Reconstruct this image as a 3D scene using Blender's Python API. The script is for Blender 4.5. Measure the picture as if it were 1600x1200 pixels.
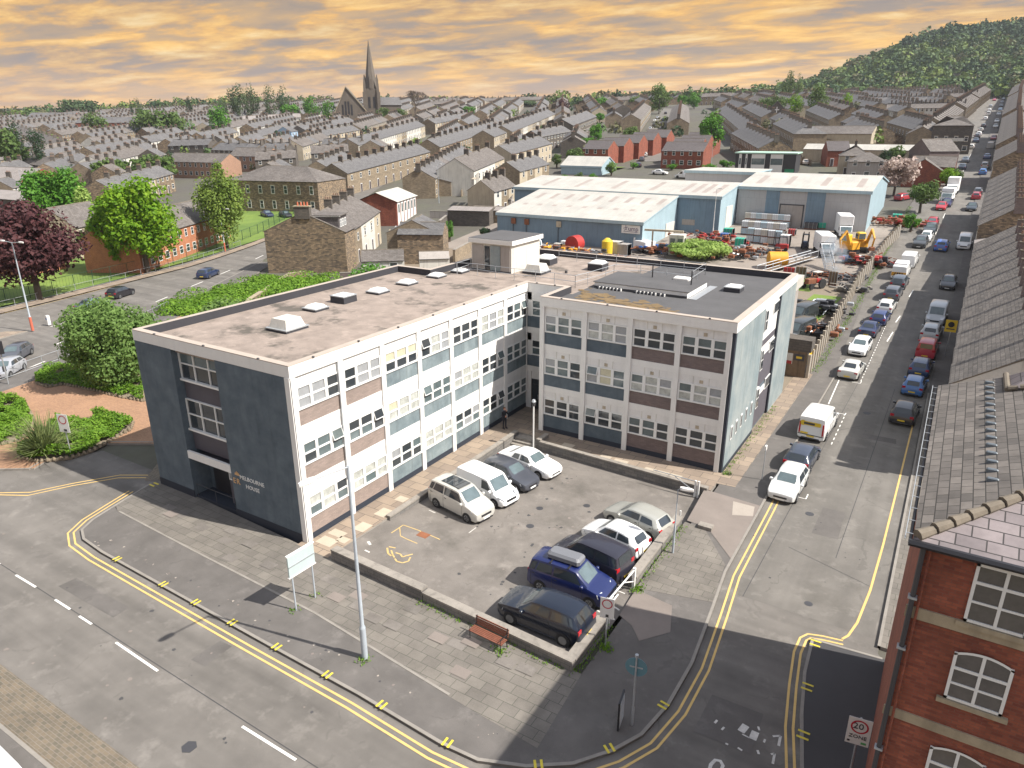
import bpy, math, random
import numpy as np
from math import sin, cos, pi, radians, hypot, atan2, floor
from mathutils import Vector
random.seed(7)
USE_HAZE = True
SC = bpy.context.scene
for o in list(bpy.data.objects): bpy.data.objects.remove(o)

# ---------------------------------------------------------------- camera
F, PITCH, ROLL, YAW = 1116.1, 0.34834, -0.00234, 0.55362
CAM = np.array([27.923, -23.398, 22.0])
def axes():
    fw = np.array([-sin(YAW)*cos(PITCH), cos(YAW)*cos(PITCH), -sin(PITCH)])
    rt = np.array([cos(YAW), sin(YAW), 0.]); up = np.cross(rt, fw)
    return rt*cos(ROLL)+up*sin(ROLL), -rt*sin(ROLL)+up*cos(ROLL), fw
RT, UP, FW = axes()
cd = bpy.data.cameras.new('camera'); cam = bpy.data.objects.new('camera', cd)
SC.collection.objects.link(cam); SC.camera = cam
from mathutils import Matrix
m = Matrix(((RT[0], UP[0], -FW[0], CAM[0]), (RT[1], UP[1], -FW[1], CAM[1]), (RT[2], UP[2], -FW[2], CAM[2]), (0, 0, 0, 1)))
cam.matrix_world = m
cd.sensor_width = 36; cd.lens = F/1600*36; cd.clip_end = 9000; cd.clip_start = .3
SC.render.resolution_x = 1024; SC.render.resolution_y = 768

# ---------------------------------------------------------------- light
SUN_EL, SUN_AZ = radians(47.5), radians(11.5)      # azimuth from +X towards +Y
sd = np.array([cos(SUN_EL)*cos(SUN_AZ), cos(SUN_EL)*sin(SUN_AZ), sin(SUN_EL)])
sl = bpy.data.lights.new('sun', 'SUN'); sl.energy = 4.3; sl.angle = radians(.55); sl.color = (1, .95, .87)
so = bpy.data.objects.new('sun', sl); SC.collection.objects.link(so)
so.rotation_euler = Vector(sd).to_track_quat('Z', 'Y').to_euler(); so.location = (60, 20, 120)
W = bpy.data.worlds.new('World'); SC.world = W; W.use_nodes = True
nt = W.node_tree; nt.nodes.clear(); N = nt.nodes.new; L = nt.links.new
def nd(t, nt=nt, **k):
    n = nt.nodes.new(t)
    for a, b in k.items():
        if a in n.inputs: n.inputs[a].default_value = b
        else: setattr(n, a, b)
    return n
out = nd('ShaderNodeOutputWorld'); bg = nd('ShaderNodeBackground', Strength=.115)
sky = nd('ShaderNodeTexSky', sky_type='NISHITA', sun_disc=False, sun_elevation=SUN_EL, sun_rotation=pi/2-SUN_AZ)
tc = nd('ShaderNodeTexCoord'); sx = nd('ShaderNodeSeparateXYZ'); L(tc.outputs['Generated'], sx.inputs[0])
def M(op, a, b=None, c=None, nt=nt):
    n = nt.nodes.new('ShaderNodeMath'); n.operation = op
    for i, v in enumerate((a, b, c)):
        if v is None: continue
        if isinstance(v, (int, float)): n.inputs[i].default_value = v
        else: nt.links.new(v, n.inputs[i])
    return n.outputs[0]
# cloud deck seen in perspective: direction divided by height
zc = M('MAXIMUM', sx.outputs[2], .0)
zz = M('ADD', zc, .10)
cx_ = M('DIVIDE', sx.outputs[0], zz); cy_ = M('DIVIDE', sx.outputs[1], zz)
cb = nd('ShaderNodeCombineXYZ'); L(cx_, cb.inputs[0]); L(cy_, cb.inputs[1])
mp = nd('ShaderNodeMapping'); mp.inputs['Rotation'].default_value = (0, 0, -YAW); mp.inputs['Scale'].default_value = (1.15, 1.9, 1)
L(cb.outputs[0], mp.inputs[0])
n1 = nd('ShaderNodeTexNoise', Scale=1.25, Detail=9., Roughness=.62, Distortion=.25); L(mp.outputs[0], n1.inputs[0])
n2 = nd('ShaderNodeTexNoise', Scale=.55, Detail=5., Roughness=.55, Distortion=.2); L(mp.outputs[0], n2.inputs[0])
def ramp(src, pts, nt=nt):
    r = nt.nodes.new('ShaderNodeValToRGB'); e = r.color_ramp.elements
    while len(e) < len(pts): e.new(.5)
    for el, (p, c) in zip(e, pts): el.position = p; el.color = (*c, 1)
    nt.links.new(src, r.inputs[0]); return r.outputs[0]
K = 4.7
r1 = ramp(n1.outputs[0], [(.36, (.30, .265, .25)), (.45, (.42, .32, .235)), (.51, (.80, .45, .14)), (.575, (1.08, .65, .18)), (.68, (1.32, .98, .45))])
r2 = ramp(n2.outputs[0], [(.41, (.26, .25, .26)), (.5, (.52, .36, .21)), (.59, (1.05, .60, .15))])
def mix(f, a, b, bt='MIX', nt=nt):
    n = nt.nodes.new('ShaderNodeMix'); n.data_type = 'RGBA'; n.blend_type = bt
    for s, v in ((n.inputs[0], f), (n.inputs[6], a), (n.inputs[7], b)):
        if isinstance(v, (int, float)): s.default_value = v
        elif isinstance(v, tuple): s.default_value = (*v, 1) if len(v) == 3 else v
        else: nt.links.new(v, s)
    return n.outputs[2]
cl = mix(.36, r1, r2)
hz = M('POWER', M('SUBTRACT', 1., M('MULTIPLY', zc, 9., ), ), 2.)
mr = nd('ShaderNodeMapRange', **{'From Min': .0, 'From Max': .075, 'To Min': 1., 'To Max': 0.}); L(zc, mr.inputs[0])
cl = mix(M('MULTIPLY', mr.outputs[0], .55), cl, (1.05, .55, .17))
sc_ = nd('ShaderNodeVectorMath', operation='SCALE'); L(cl, sc_.inputs[0]); sc_.inputs['Scale'].default_value = K
mr2 = nd('ShaderNodeMapRange', **{'From Min': .19, 'From Max': .30, 'To Min': 1., 'To Max': 0.}); L(sx.outputs[2], mr2.inputs[0])
up_ = mix(.45, sky.outputs[0], (4.6, 4.4, 4.1))
L(mix(mr2.outputs[0], up_, sc_.outputs[0]), bg.inputs[0]); L(bg.outputs[0], out.inputs[0])
SC.view_settings.view_transform = 'Standard'; SC.view_settings.look = 'None'; SC.view_settings.gamma = 1
SC.view_settings.exposure = .92

# ---------------------------------------------------------------- terrain
def sm(a, b, x): t = min(1, max(0, (x-a)/(b-a))); return t*t*(3-2*t)
def zt(x, y):
    t = y-45
    r = 0 if t < 0 else (.078*t*t/80 if t < 40 else .078*(t-20))
    if r > 36: r = 36+(r-36)*.12
    if x < -300: r += .014*min(-x-300, 700)
    g = 78*math.exp(-(max(0, -5-x)/135)**2)*sm(600, 1050, y)
    if y > 1150: g *= 1-sm(1150, 1900, y)
    return r+g
def T(px, py, h=0):
    d = FW*F+RT*(px-800)-UP*(py-600); d = d/np.linalg.norm(d); t = 5
    while t < 5000:
        P = CAM+d*t
        if P[2] < zt(P[0], P[1])+h: break
        t *= 1.002
    return float(P[0]), float(P[1])

# ---------------------------------------------------------------- mesh tools
COL = SC.collection
class MB:
    def __init__(s): s.v = []; s.f = []; s.m = []; s.mats = []
    def mi(s, mat):
        if mat not in s.mats: s.mats.append(mat)
        return s.mats.index(mat)
    def add(s, vs, fs, mat):
        b = len(s.v); s.v += [tuple(v) for v in vs]; k = s.mi(mat)
        for f in fs: s.f.append([i+b for i in f]); s.m.append(k)
    def quad(s, a, b, c, d, mat): s.add([a, b, c, d], [[0, 1, 2, 3]], mat)
    def box(s, x0, y0, z0, x1, y1, z1, mat, top=None):
        if x0 > x1: x0, x1 = x1, x0
        if y0 > y1: y0, y1 = y1, y0
        if z0 > z1: z0, z1 = z1, z0
        v = [(x0, y0, z0), (x1, y0, z0), (x1, y1, z0), (x0, y1, z0), (x0, y0, z1), (x1, y0, z1), (x1, y1, z1), (x0, y1, z1)]
        s.add(v, [[0, 3, 2, 1], [0, 1, 5, 4], [1, 2, 6, 5], [2, 3, 7, 6], [3, 0, 4, 7]], mat); s.add(v, [[4, 5, 6, 7]], top or mat)
    def bbox(s, x0, y0, z0, x1, y1, z1, b, mat):      # box with bevelled vertical edges and top
        P = [(x0+b, y0), (x1-b, y0), (x1, y0+b), (x1, y1-b), (x1-b, y1), (x0+b, y1), (x0, y1-b), (x0, y0+b)]
        cx, cy = (x0+x1)/2, (y0+y1)/2
        s.loft([[(x, y, z0) for x, y in P], [(x, y, z1-b) for x, y in P], [(cx+(x-cx)*(1-2*b/(x1-x0)), cy+(y-cy)*(1-2*b/(y1-y0)), z1) for x, y in P]], mat)
    def prism(s, poly, z0, z1, mat, top=None, side=None):
        n = len(poly)
        if sum(poly[i][0]*poly[(i+1) % n][1]-poly[(i+1) % n][0]*poly[i][1] for i in range(n)) < 0: poly = poly[::-1]
        fz = lambda z, p: z(p[0], p[1]) if callable(z) else z
        lo = [(p[0], p[1], fz(z0, p)) for p in poly]; hi = [(p[0], p[1], fz(z1, p)) for p in poly]
        s.add(lo+hi, [[i, (i+1) % n, (i+1) % n+n, i+n] for i in range(n)], side or mat); s.add(hi, [list(range(n))], top or mat)
    def loft(s, rings, mat, caps=True):
        n = len(rings[0]); v = [p for r in rings for p in r]; f = []
        for k in range(len(rings)-1):
            for i in range(n):
                j = (i+1) % n; f.append([k*n+i, k*n+j, (k+1)*n+j, (k+1)*n+i])
        if caps: f += [list(range(n))[::-1], [(len(rings)-1)*n+i for i in range(n)]]
        s.add(v, f, mat)
    def tube(s, pts, r, mat, n=8, caps=True):
        if not isinstance(r, (list, tuple)): r = [r]*len(pts)
        rings = []
        for i, p in enumerate(pts):
            a = Vector(pts[max(0, i-1)]); b = Vector(pts[min(len(pts)-1, i+1)]); d = (b-a).normalized()
            u = d.cross(Vector((0, 0, 1)) if abs(d.z) < .95 else Vector((1, 0, 0))).normalized(); w = d.cross(u)
            rings.append([tuple(Vector(p)+(u*cos(2*pi*k/n)+w*sin(2*pi*k/n))*r[i]) for k in range(n)])
        s.loft(rings, mat, caps)
    def bar(s, a, b, w, mat): s.tube([a, b], w*.7, mat, 4)
    def cyl(s, c, ax, r, h, mat, n=16, r2=None):
        c = Vector(c); a = Vector(ax).normalized(); s.tube([c, c+a*h], [r, r if r2 is None else r2], mat, n)
    def me(s, name, smooth=None, uv=True):
        me = bpy.data.meshes.new(name); me.from_pydata(s.v, [], s.f)
        for m_ in s.mats: me.materials.append(m_)
        me.polygons.foreach_set('material_index', s.m)
        if uv:
            ul = me.uv_layers.new(name='UVMap').data
            vs = me.vertices
            for p in me.polygons:
                n = p.normal
                if abs(n.z) > .985: 
                    for li, vi in zip(p.loop_indices, p.vertices): c = vs[vi].co; ul[li].uv = (c.x, c.y)
                else:
                    l = hypot(n.x, n.y) or 1; ux, uy = -n.y/l, n.x/l
                    wx, wy, wz = -n.z*uy, n.z*ux, n.x*uy-n.y*ux
                    for li, vi in zip(p.loop_indices, p.vertices): c = vs[vi].co; ul[li].uv = (c.x*ux+c.y*uy, c.x*wx+c.y*wy+c.z*wz)
        if smooth is not None:
            me.polygons.foreach_set('use_smooth', [True]*len(me.polygons)); me.set_sharp_from_angle(angle=radians(smooth))
        me.update(); return me
    def ob(s, name, parent=None, smooth=None, uv=True, loc=None, rz=0):
        return put(name, s.me(name, smooth, uv), parent, loc, rz)
def put(name, me, parent=None, loc=None, rz=0):
    o = bpy.data.objects.new(name, me); COL.objects.link(o)
    if parent: o.parent = parent
    if loc is not None: o.location = loc
    if rz: o.rotation_euler.z = rz
    return o
def tag(o, label=None, cat=None, group=None, kind=None):
    if label: o['label'] = label
    if cat: o['category'] = cat
    if group: o['group'] = group
    if kind: o['kind'] = kind
    return o
def thing(name, label, cat, loc=(0, 0, 0), rz=0, group=None):
    o = bpy.data.objects.new(name, None); COL.objects.link(o); o.location = loc; o.rotation_euler.z = rz; o.empty_display_size = .2
    return tag(o, label, cat, group)
def copy_tree(o, parent=None):
    kids = list(o.children); c = o.copy(); COL.objects.link(c)
    if parent: c.parent = parent
    for k in kids: copy_tree(k, c)
    return c

# ---------------------------------------------------------------- materials
def mat(name, col, rough=.8, var=.18, scale=.6, fine=12., bump=.0, pat=None, metal=0., spec=None, col2=None, tint=None, coat=0, mortar=None, pw=1., ph=1., msz=.02, stain=0., streak=0., band=0., crack=0.):
    m = bpy.data.materials.new(name); m.use_nodes = True; nt = m.node_tree; b = nt.nodes['Principled BSDF']
    b.inputs['Roughness'].default_value = rough; b.inputs['Metallic'].default_value = metal
    if spec is not None: b.inputs['Specular IOR Level'].default_value = spec
    if coat: b.inputs['Coat Weight'].default_value = coat; b.inputs['Coat Roughness'].default_value = .05
    tc = nd('ShaderNodeTexCoord', nt); geo = None
    vec = tc.outputs['Object']
    cur = None
    if pat:
        br = nd('ShaderNodeTexBrick', nt, Scale=1.); br.inputs['Brick Width'].default_value = pw; br.inputs['Row Height'].default_value = ph
        br.inputs['Mortar Size'].default_value = msz; br.inputs['Mortar Smooth'].default_value = .3; br.inputs['Bias'].default_value = 0
        br.offset = .5; nt.links.new(tc.outputs['UV'], br.inputs['Vector'])
        c2 = col2 or tuple(c*.72 for c in col); mo = mortar or tuple(c*.5 for c in col)
        br.inputs['Color1'].default_value = (*col, 1); br.inputs['Color2'].default_value = (*c2, 1); br.inputs['Mortar'].default_value = (*mo, 1)
        cur = br.outputs['Color']; pf = br.outputs['Fac']
    if var:
        n = nd('ShaderNodeTexNoise', nt, Scale=scale, Detail=5., Roughness=.62); nt.links.new(vec, n.inputs[0])
        f = nd('ShaderNodeTexNoise', nt, Scale=fine, Detail=3., Roughness=.6); nt.links.new(vec, f.inputs[0])
        k = M('ADD', M('MULTIPLY', M('SUBTRACT', n.outputs[0], .5, nt=nt), var*4.2, nt=nt), M('MULTIPLY', M('SUBTRACT', f.outputs[0], .5, nt=nt), var*1.6, nt=nt), nt=nt)
        k = M('ADD', k, 1., nt=nt)
        base = cur if cur is not None else None
        if tint and base is None:
            base = mix(M('MULTIPLY', M('SUBTRACT', n.outputs[0], .35, nt=nt), 3., nt=nt), col, tint, nt=nt)
        vm = nt.nodes.new('ShaderNodeVectorMath'); vm.operation = 'SCALE'
        if base is not None: nt.links.new(base, vm.inputs[0])
        else: vm.inputs[0].default_value = col
        nt.links.new(k, vm.inputs['Scale']); cur = vm.outputs[0]
        if crack:
            vo = nd('ShaderNodeTexVoronoi', nt, Scale=.3); vo.feature = 'DISTANCE_TO_EDGE'; wn = nd('ShaderNodeTexNoise', nt, Scale=1.1, Detail=5.); nt.links.new(vec, wn.inputs[0])
            av = nt.nodes.new('ShaderNodeVectorMath'); av.operation = 'MULTIPLY_ADD'; nt.links.new(wn.outputs[1], av.inputs[0]); av.inputs[1].default_value = (1.4, 1.4, 0); nt.links.new(vec, av.inputs[2]); nt.links.new(av.outputs[0], vo.inputs[0])
            ml = M('MULTIPLY', M('LESS_THAN', vo.outputs[0], .013, nt=nt), M('GREATER_THAN', n.outputs[0], .56, nt=nt), nt=nt); cur = mix(M('MULTIPLY', ml, crack*.5, nt=nt), cur, tuple(c*.35 for c in col), nt=nt)
            lt = nd('ShaderNodeTexNoise', nt, Scale=.8, Detail=8., Roughness=.7); nt.links.new(vec, lt.inputs[0]); cur = mix(M('MINIMUM', M('MULTIPLY', M('MAXIMUM', M('SUBTRACT', lt.outputs[0], .55, nt=nt), 0., nt=nt), 3.5, nt=nt), .5, nt=nt), cur, tuple(min(.8, c*1.75) for c in col), nt=nt)
        if band:
            mb_ = nd('ShaderNodeMapping', nt); mb_.inputs['Scale'].default_value = (.012, .55, 1) if band > 0 else (.55, .012, 1); nt.links.new(vec, mb_.inputs[0])
            sb = nd('ShaderNodeTexNoise', nt, Scale=1.6, Detail=3.); nt.links.new(mb_.outputs[0], sb.inputs[0])
            vb = nt.nodes.new('ShaderNodeVectorMath'); vb.operation = 'SCALE'; nt.links.new(cur, vb.inputs[0]); nt.links.new(M('ADD', 1., M('MULTIPLY', M('SUBTRACT', sb.outputs[0], .5, nt=nt), abs(band)*5, nt=nt), nt=nt), vb.inputs['Scale']); cur = vb.outputs[0]
        if streak:
            mpp = nd('ShaderNodeMapping', nt); mpp.inputs['Scale'].default_value = (1.2, 1.2, .12); nt.links.new(vec, mpp.inputs[0])
            s2 = nd('ShaderNodeTexNoise', nt, Scale=2.4, Detail=4.); nt.links.new(mpp.outputs[0], s2.inputs[0])
            cur = mix(M('MULTIPLY', M('MAXIMUM', M('SUBTRACT', s2.outputs[0], .5, nt=nt), 0., nt=nt), streak*5, nt=nt), cur, tuple(c*.45 for c in col), nt=nt)
        if stain:
            s3 = nd('ShaderNodeTexNoise', nt, Scale=.33, Detail=6., Roughness=.65); nt.links.new(vec, s3.inputs[0])
            cur = mix(M('MINIMUM', M('MULTIPLY', M('MAXIMUM', M('SUBTRACT', s3.outputs[0], .54, nt=nt), 0., nt=nt), stain*8, nt=nt), .8, nt=nt), cur, (.06, .055, .045), nt=nt)
    if cur is not None: nt.links.new(cur, b.inputs['Base Color'])
    else: b.inputs['Base Color'].default_value = (*col, 1)
    if bump:
        bn = nd('ShaderNodeBump', nt, Strength=min(1, bump), Distance=.02)
        if pat: nt.links.new(M('SUBTRACT', 1., pf, nt=nt), bn.inputs['Height'])
        else:
            f2 = nd('ShaderNodeTexNoise', nt, Scale=fine*2, Detail=3.); nt.links.new(vec, f2.inputs[0]); nt.links.new(f2.outputs[0], bn.inputs['Height'])
        nt.links.new(bn.outputs[0], b.inputs['Normal'])
    return m
asphalt = mat('asphalt', (.143, .131, .118), .93, .2, .5, 34, .4, band=.2, stain=.12, crack=.35)
asphalt_street = mat('asphalt_street', (.146, .135, .121), .93, .2, .35, 30, .4, band=-.14, stain=.25, crack=.5)
asphalt_pave = mat('asphalt_pave', (.118, .108, .10), .93, .2, .6, 32, .4, stain=.2, crack=.4)
asphalt_dark = mat('asphalt_dark', (.06, .058, .06), .93, .12, .4, 30, .3)
asphalt_park = mat('asphalt_park', (.165, .148, .132), .93, .28, .45, 24, .4, stain=.35, crack=.5)
patch_m = mat('patch', (.20, .17, .15), .93, .14, .5, 22, .2)
patch2_m = mat('patch_light', (.33, .29, .25), .93, .14, .5, 22, .2)
slab = mat('slab', (.178, .16, .138), .9, .22, .6, 18, .3, stain=.3, pat=1, col2=(.142, .128, .112), mortar=(.075, .075, .06), pw=.78, ph=.52, msz=.014)
slab_warm = mat('slab_warm', (.30, .235, .175), .9, .14, .5, 18, .25, pat=1, col2=(.21, .165, .13), mortar=(.10, .085, .07), pw=1.2, ph=.8, msz=.02)
slab_pale = mat('slab_pale', (.42, .36, .28), .9, .1, 1., 18)
setts = mat('setts', (.17, .135, .095), .85, .18, .5, 14, .6, pat=1, col2=(.115, .10, .075), mortar=(.22, .19, .155), pw=.28, ph=.15, msz=.012)
blockpave = mat('block_paving', (.37, .215, .125), .88, .12, .4, 14, .3, pat=1, col2=(.29, .165, .10), mortar=(.2, .13, .09), pw=.2, ph=.1, msz=.006)
kerb_m = mat('kerb_stone', (.24, .22, .195), .85, .15, 1.5, 20)
white_line = mat('white_line', (.72, .70, .66), .7, .08, 3, 30)
worn_line = mat('worn_line', (.58, .56, .52), .8, .22, 4, 20)
yellow_line = mat('yellow_line', (.62, .42, .15), .75, .10, 3, 30)
yellow_worn = mat('yellow_worn', (.50, .36, .15), .8, .22, 4, 20)
yellow_bright = mat('yellow_bright', (.62, .50, .05), .7, .2, 5, 30)
conc = mat('concrete', (.26, .235, .205), .9, .16, .8, 16, .2, streak=.5)
conc_wall = mat('concrete_wall', (.19, .175, .16), .9, .2, .8, 10, .4, pat=1, col2=(.13, .125, .12), mortar=(.08, .08, .07), pw=.45, ph=.22, msz=.012)
white = mat('white_paint', (.70, .69, .665), .6, .05, .7, 8, streak=.08)
white_w = mat('white_panel', (.68, .67, .65), .55, .07, 1.2, 8, streak=.16)
frame_w = mat('white_frame', (.70, .70, .68), .4, 0)
blue_wall = mat('blue_render', (.078, .105, .13), .85, .14, .9, 7, .4, tint=(.105, .132, .155), streak=.2)
blue_pale = mat('grey_blue_render', (.20, .25, .265), .85, .14, .5, 6, .3, tint=(.26, .285, .28), streak=.3)
blue_panel = mat('blue_grey_panel', (.155, .20, .22), .85, .2, .9, 7, .3, tint=(.20, .24, .25), streak=.35)
purple_wall = mat('purple_grey_panel', (.085, .078, .092), .8, .08, .9, 8)
base_dark = mat('dark_base', (.022, .028, .042), .7, .1)
pinkbrick = mat('pink_brick', (.30, .235, .205), .9, .1, 1., 12, .4, pat=1, col2=(.24, .19, .165), mortar=(.21, .175, .155), pw=.3, ph=.09, msz=.01, streak=.0)
brownbrick = mat('brown_brick', (.20, .15, .14), .9, .12, 1., 12, .4, pat=1, col2=(.15, .115, .11), mortar=(.13, .11, .105), pw=.3, ph=.09, msz=.01)
roof_felt = mat('roof_felt', (.265, .215, .182), .95, .27, .7, 12, .5, stain=1.1, crack=.3)
roof_dark = mat('roof_dark', (.085, .083, .085), .9, .16, .5, 12, .2)
roof_edge = mat('parapet_top', (.40, .34, .29), .85, .09, 1, 12)
upstand = mat('roof_upstand', (.035, .035, .042), .8, .1)
moss_rust = mat('moss_rust', (.17, .115, .055), .95, .25, .8, 10)
slate = mat('slate', (.17, .15, .133), .75, .3, .8, 5, .7, pat=1, col2=(.098, .087, .078), mortar=(.038, .034, .03), pw=.46, ph=.27, msz=.016)
slate_b = mat('slate_blue', (.15, .145, .143), .7, .24, .25, 3, .4, pat=1, col2=(.098, .094, .094), mortar=(.06, .057, .058), pw=.5, ph=.3, msz=.02)
slate_c = mat('slate_brown', (.165, .148, .136), .8, .26, .25, 3, .4, pat=1, col2=(.105, .09, .08), mortar=(.06, .053, .048), pw=.5, ph=.3, msz=.02)
slate_p = mat('slate_purple', (.235, .20, .20), .75, .24, .9, 6, .7, pat=1, col2=(.165, .14, .143), mortar=(.04, .035, .035), pw=.62, ph=.36, msz=.018)
tile_dk = mat('tile_dark', (.115, .10, .10), .8, .14, .4, 6, .3, pat=1, pw=.3, ph=.3, msz=.02)
ridge_m = mat('ridge_tile', (.155, .13, .10), .9, .22, 2, 9, .4)
stone = mat('stone_wall', (.31, .225, .14), .92, .3, 1.6, 7, .6, pat=1, col2=(.10, .08, .062), mortar=(.14, .11, .08), pw=.5, ph=.19, msz=.02)
stone_l = mat('stone_light', (.285, .225, .155), .92, .22, .5, 7, .4, pat=1, col2=(.19, .15, .105), mortar=(.15, .125, .09), pw=.45, ph=.2, msz=.014)
stone_d = mat('stone_dark', (.125, .107, .09), .92, .18, .3, 5, .4, pat=1, col2=(.085, .075, .066), mortar=(.07, .062, .055), pw=.5, ph=.22, msz=.02)
redbrick = mat('red_brick', (.29, .085, .046), .88, .26, .8, 7, .5, streak=.3, pat=1, col2=(.17, .045, .03), mortar=(.17, .075, .05), pw=.235, ph=.085, msz=.008)
orangebrick = mat('orange_brick', (.46, .185, .09), .88, .13, .9, 9, .4, pat=1, col2=(.35, .13, .07), mortar=(.3, .16, .1), pw=.235, ph=.085, msz=.008)
tanbrick = mat('tan_brick', (.36, .21, .14), .88, .12, .9, 9, .3, pat=1, col2=(.29, .165, .11), mortar=(.25, .17, .12), pw=.235, ph=.085, msz=.008)
render_w = mat('white_render', (.56, .54, .49), .85, .12, .6, 8, streak=.35)
render_c = mat('cream_render', (.41, .35, .26), .85, .14, .6, 8, streak=.35)
render_b = mat('blue_house_render', (.30, .42, .56), .85, .08)
render_g = mat('grey_render', (.33, .30, .275), .88, .1, .6, 8, streak=.3)
sandstone = mat('sandstone_trim', (.33, .275, .19), .9, .15, 2, 12, streak=.4)
lead = mat('lead_vent', (.105, .125, .145), .5, .12, 4, 12)
glass = mat('glass', (.035, .042, .048), .06, 0, spec=.8)
glass_b = mat('glass_greenish', (.10, .13, .135), .08, .25, 1.5, 4, spec=.8)
glass_l = mat('glass_blind', (.29, .30, .31), .25, .12, 2.5, 6, spec=.6)
glass_c = mat('glass_curtain', (.40, .41, .38), .2, .3, 3, 16, spec=.7)
glass_y = mat('glass_cream_blind', (.50, .47, .34), .3, .1, 3, 6)
black_m = mat('black_metal', (.02, .02, .024), .4, .05)
dark_m = mat('dark_grey', (.05, .05, .055), .6, .1)
galv = mat('galvanised', (.42, .44, .46), .45, .1, 3, 12, metal=.5)
post_g = mat('painted_grey_post', (.36, .40, .44), .5, .08, 3, 12)
rubber = mat('rubber', (.02, .02, .021), .75, .05)
alloy = mat('alloy', (.24, .245, .25), .35, 0, metal=.6)
carglass = mat('car_glass', (.03, .038, .045), .04, 0, spec=.9)
carglass_l = mat('car_windscreen', (.10, .135, .145), .05, .3, .9, 3, spec=.9)
red_l = mat('tail_red', (.42, .012, .02), .25, 0); head_l = mat('headlight', (.55, .57, .6), .12, 0, metal=.3)
plate_w = mat('plate_white', (.75, .75, .72), .4, 0); plate_y = mat('plate_yellow', (.78, .56, .05), .4, 0)
blue_sheet = mat('blue_cladding', (.15, .225, .29), .5, .12, .4, 5, streak=.3, pat=1, col2=(.135, .205, .27), mortar=(.10, .16, .215), pw=1.0, ph=9., msz=.02)
pale_sheet = mat('pale_blue_cladding', (.33, .44, .49), .5, .08, .4, 5, streak=.15, pat=1, col2=(.31, .415, .47), mortar=(.25, .35, .4), pw=1.0, ph=9., msz=.015)
grey_sheet = mat('grey_cladding', (.36, .36, .365), .5, .06, .4, 5, pat=1, col2=(.34, .34, .345), mortar=(.26, .26, .27), pw=1.0, ph=9., msz=.02)
roof_sheet = mat('pale_roof_sheet', (.45, .43, .385), .6, .14, .25, 5, pat=1, col2=(.40, .385, .35), mortar=(.31, .295, .27), pw=1.05, ph=3.6, msz=.02)
rooflight = mat('roof_light_sheet', (.33, .28, .25), .6, .1)
corrug = mat('asbestos_roof', (.29, .26, .245), .9, .15, .4, 8, pat=1, col2=(.25, .225, .21), mortar=(.16, .14, .13), pw=.35, ph=30, msz=.05)
grass = mat('grass', (.10, .17, .028), .95, .22, .12, 4, .3, tint=(.15, .21, .035))
dirt = mat('dirt', (.23, .18, .13), .95, .2, .15, 4, .2, tint=(.17, .145, .11))
yardm = mat('yard_ground', (.24, .205, .175), .95, .2, .12, 5, .2, stain=.4)
town_g = mat('town_ground', (.105, .095, .083), .95, .3, .06, .8, tint=(.075, .075, .05))
hill_g = mat('hill_ground', (.05, .075, .03), .95, .2, .05, 1)
wood_m = mat('bench_wood', (.20, .075, .045), .6, .2, 4, 14)
wood_f = mat('timber_hoarding', (.17, .12, .075), .9, .25, 1.5, 9, streak=.6)
rust = mat('rusty_metal', (.20, .075, .035), .85, .3, 1.5, 9)
bark = mat('bark', (.085, .065, .05), .95, .25, 2, 10, .5)
def plain(name, c, r=.5, v=.06, **k): return mat(name, c, r, v, 1.2, 9, **k)
ORANGE = plain('orange_paint', (.62, .30, .02), .6, .15); RED = plain('red_paint', (.36, .025, .02), .6, .2); GREENP = plain('green_plastic', (.02, .36, .24)); YEL = plain('yellow_paint', (.66, .46, .03)); BLUEP = plain('blue_paint', (.03, .10, .32))
def leafmat(name, c, c2, tr=.35):
    m = bpy.data.materials.new(name); m.use_nodes = True; nt = m.node_tree; b = nt.nodes['Principled BSDF']; b.inputs['Roughness'].default_value = .65
    b.inputs['Specular IOR Level'].default_value = .25
    g = nd('ShaderNodeNewGeometry', nt); tcn = nd('ShaderNodeTexCoord', nt); n = nd('ShaderNodeTexNoise', nt, Scale=.7, Detail=2.); nt.links.new(tcn.outputs['Object'], n.inputs[0])
    f = M('ADD', M('MULTIPLY', g.outputs['Random Per Island'], .6, nt=nt), M('MULTIPLY', M('SUBTRACT', n.outputs[0], .3, nt=nt), .9, nt=nt), nt=nt)
    c_ = mix(f, c, c2, nt=nt); nt.links.new(c_, b.inputs['Base Color'])
    t = nd('ShaderNodeBsdfTranslucent', nt); nt.links.new(c_, t.inputs[0]); ms = nd('ShaderNodeMixShader', nt); ms.inputs[0].default_value = tr
    nt.links.new(b.outputs[0], ms.inputs[1]); nt.links.new(t.outputs[0], ms.inputs[2]); nt.links.new(ms.outputs[0], nt.nodes['Material Output'].inputs[0])
    return m
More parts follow.
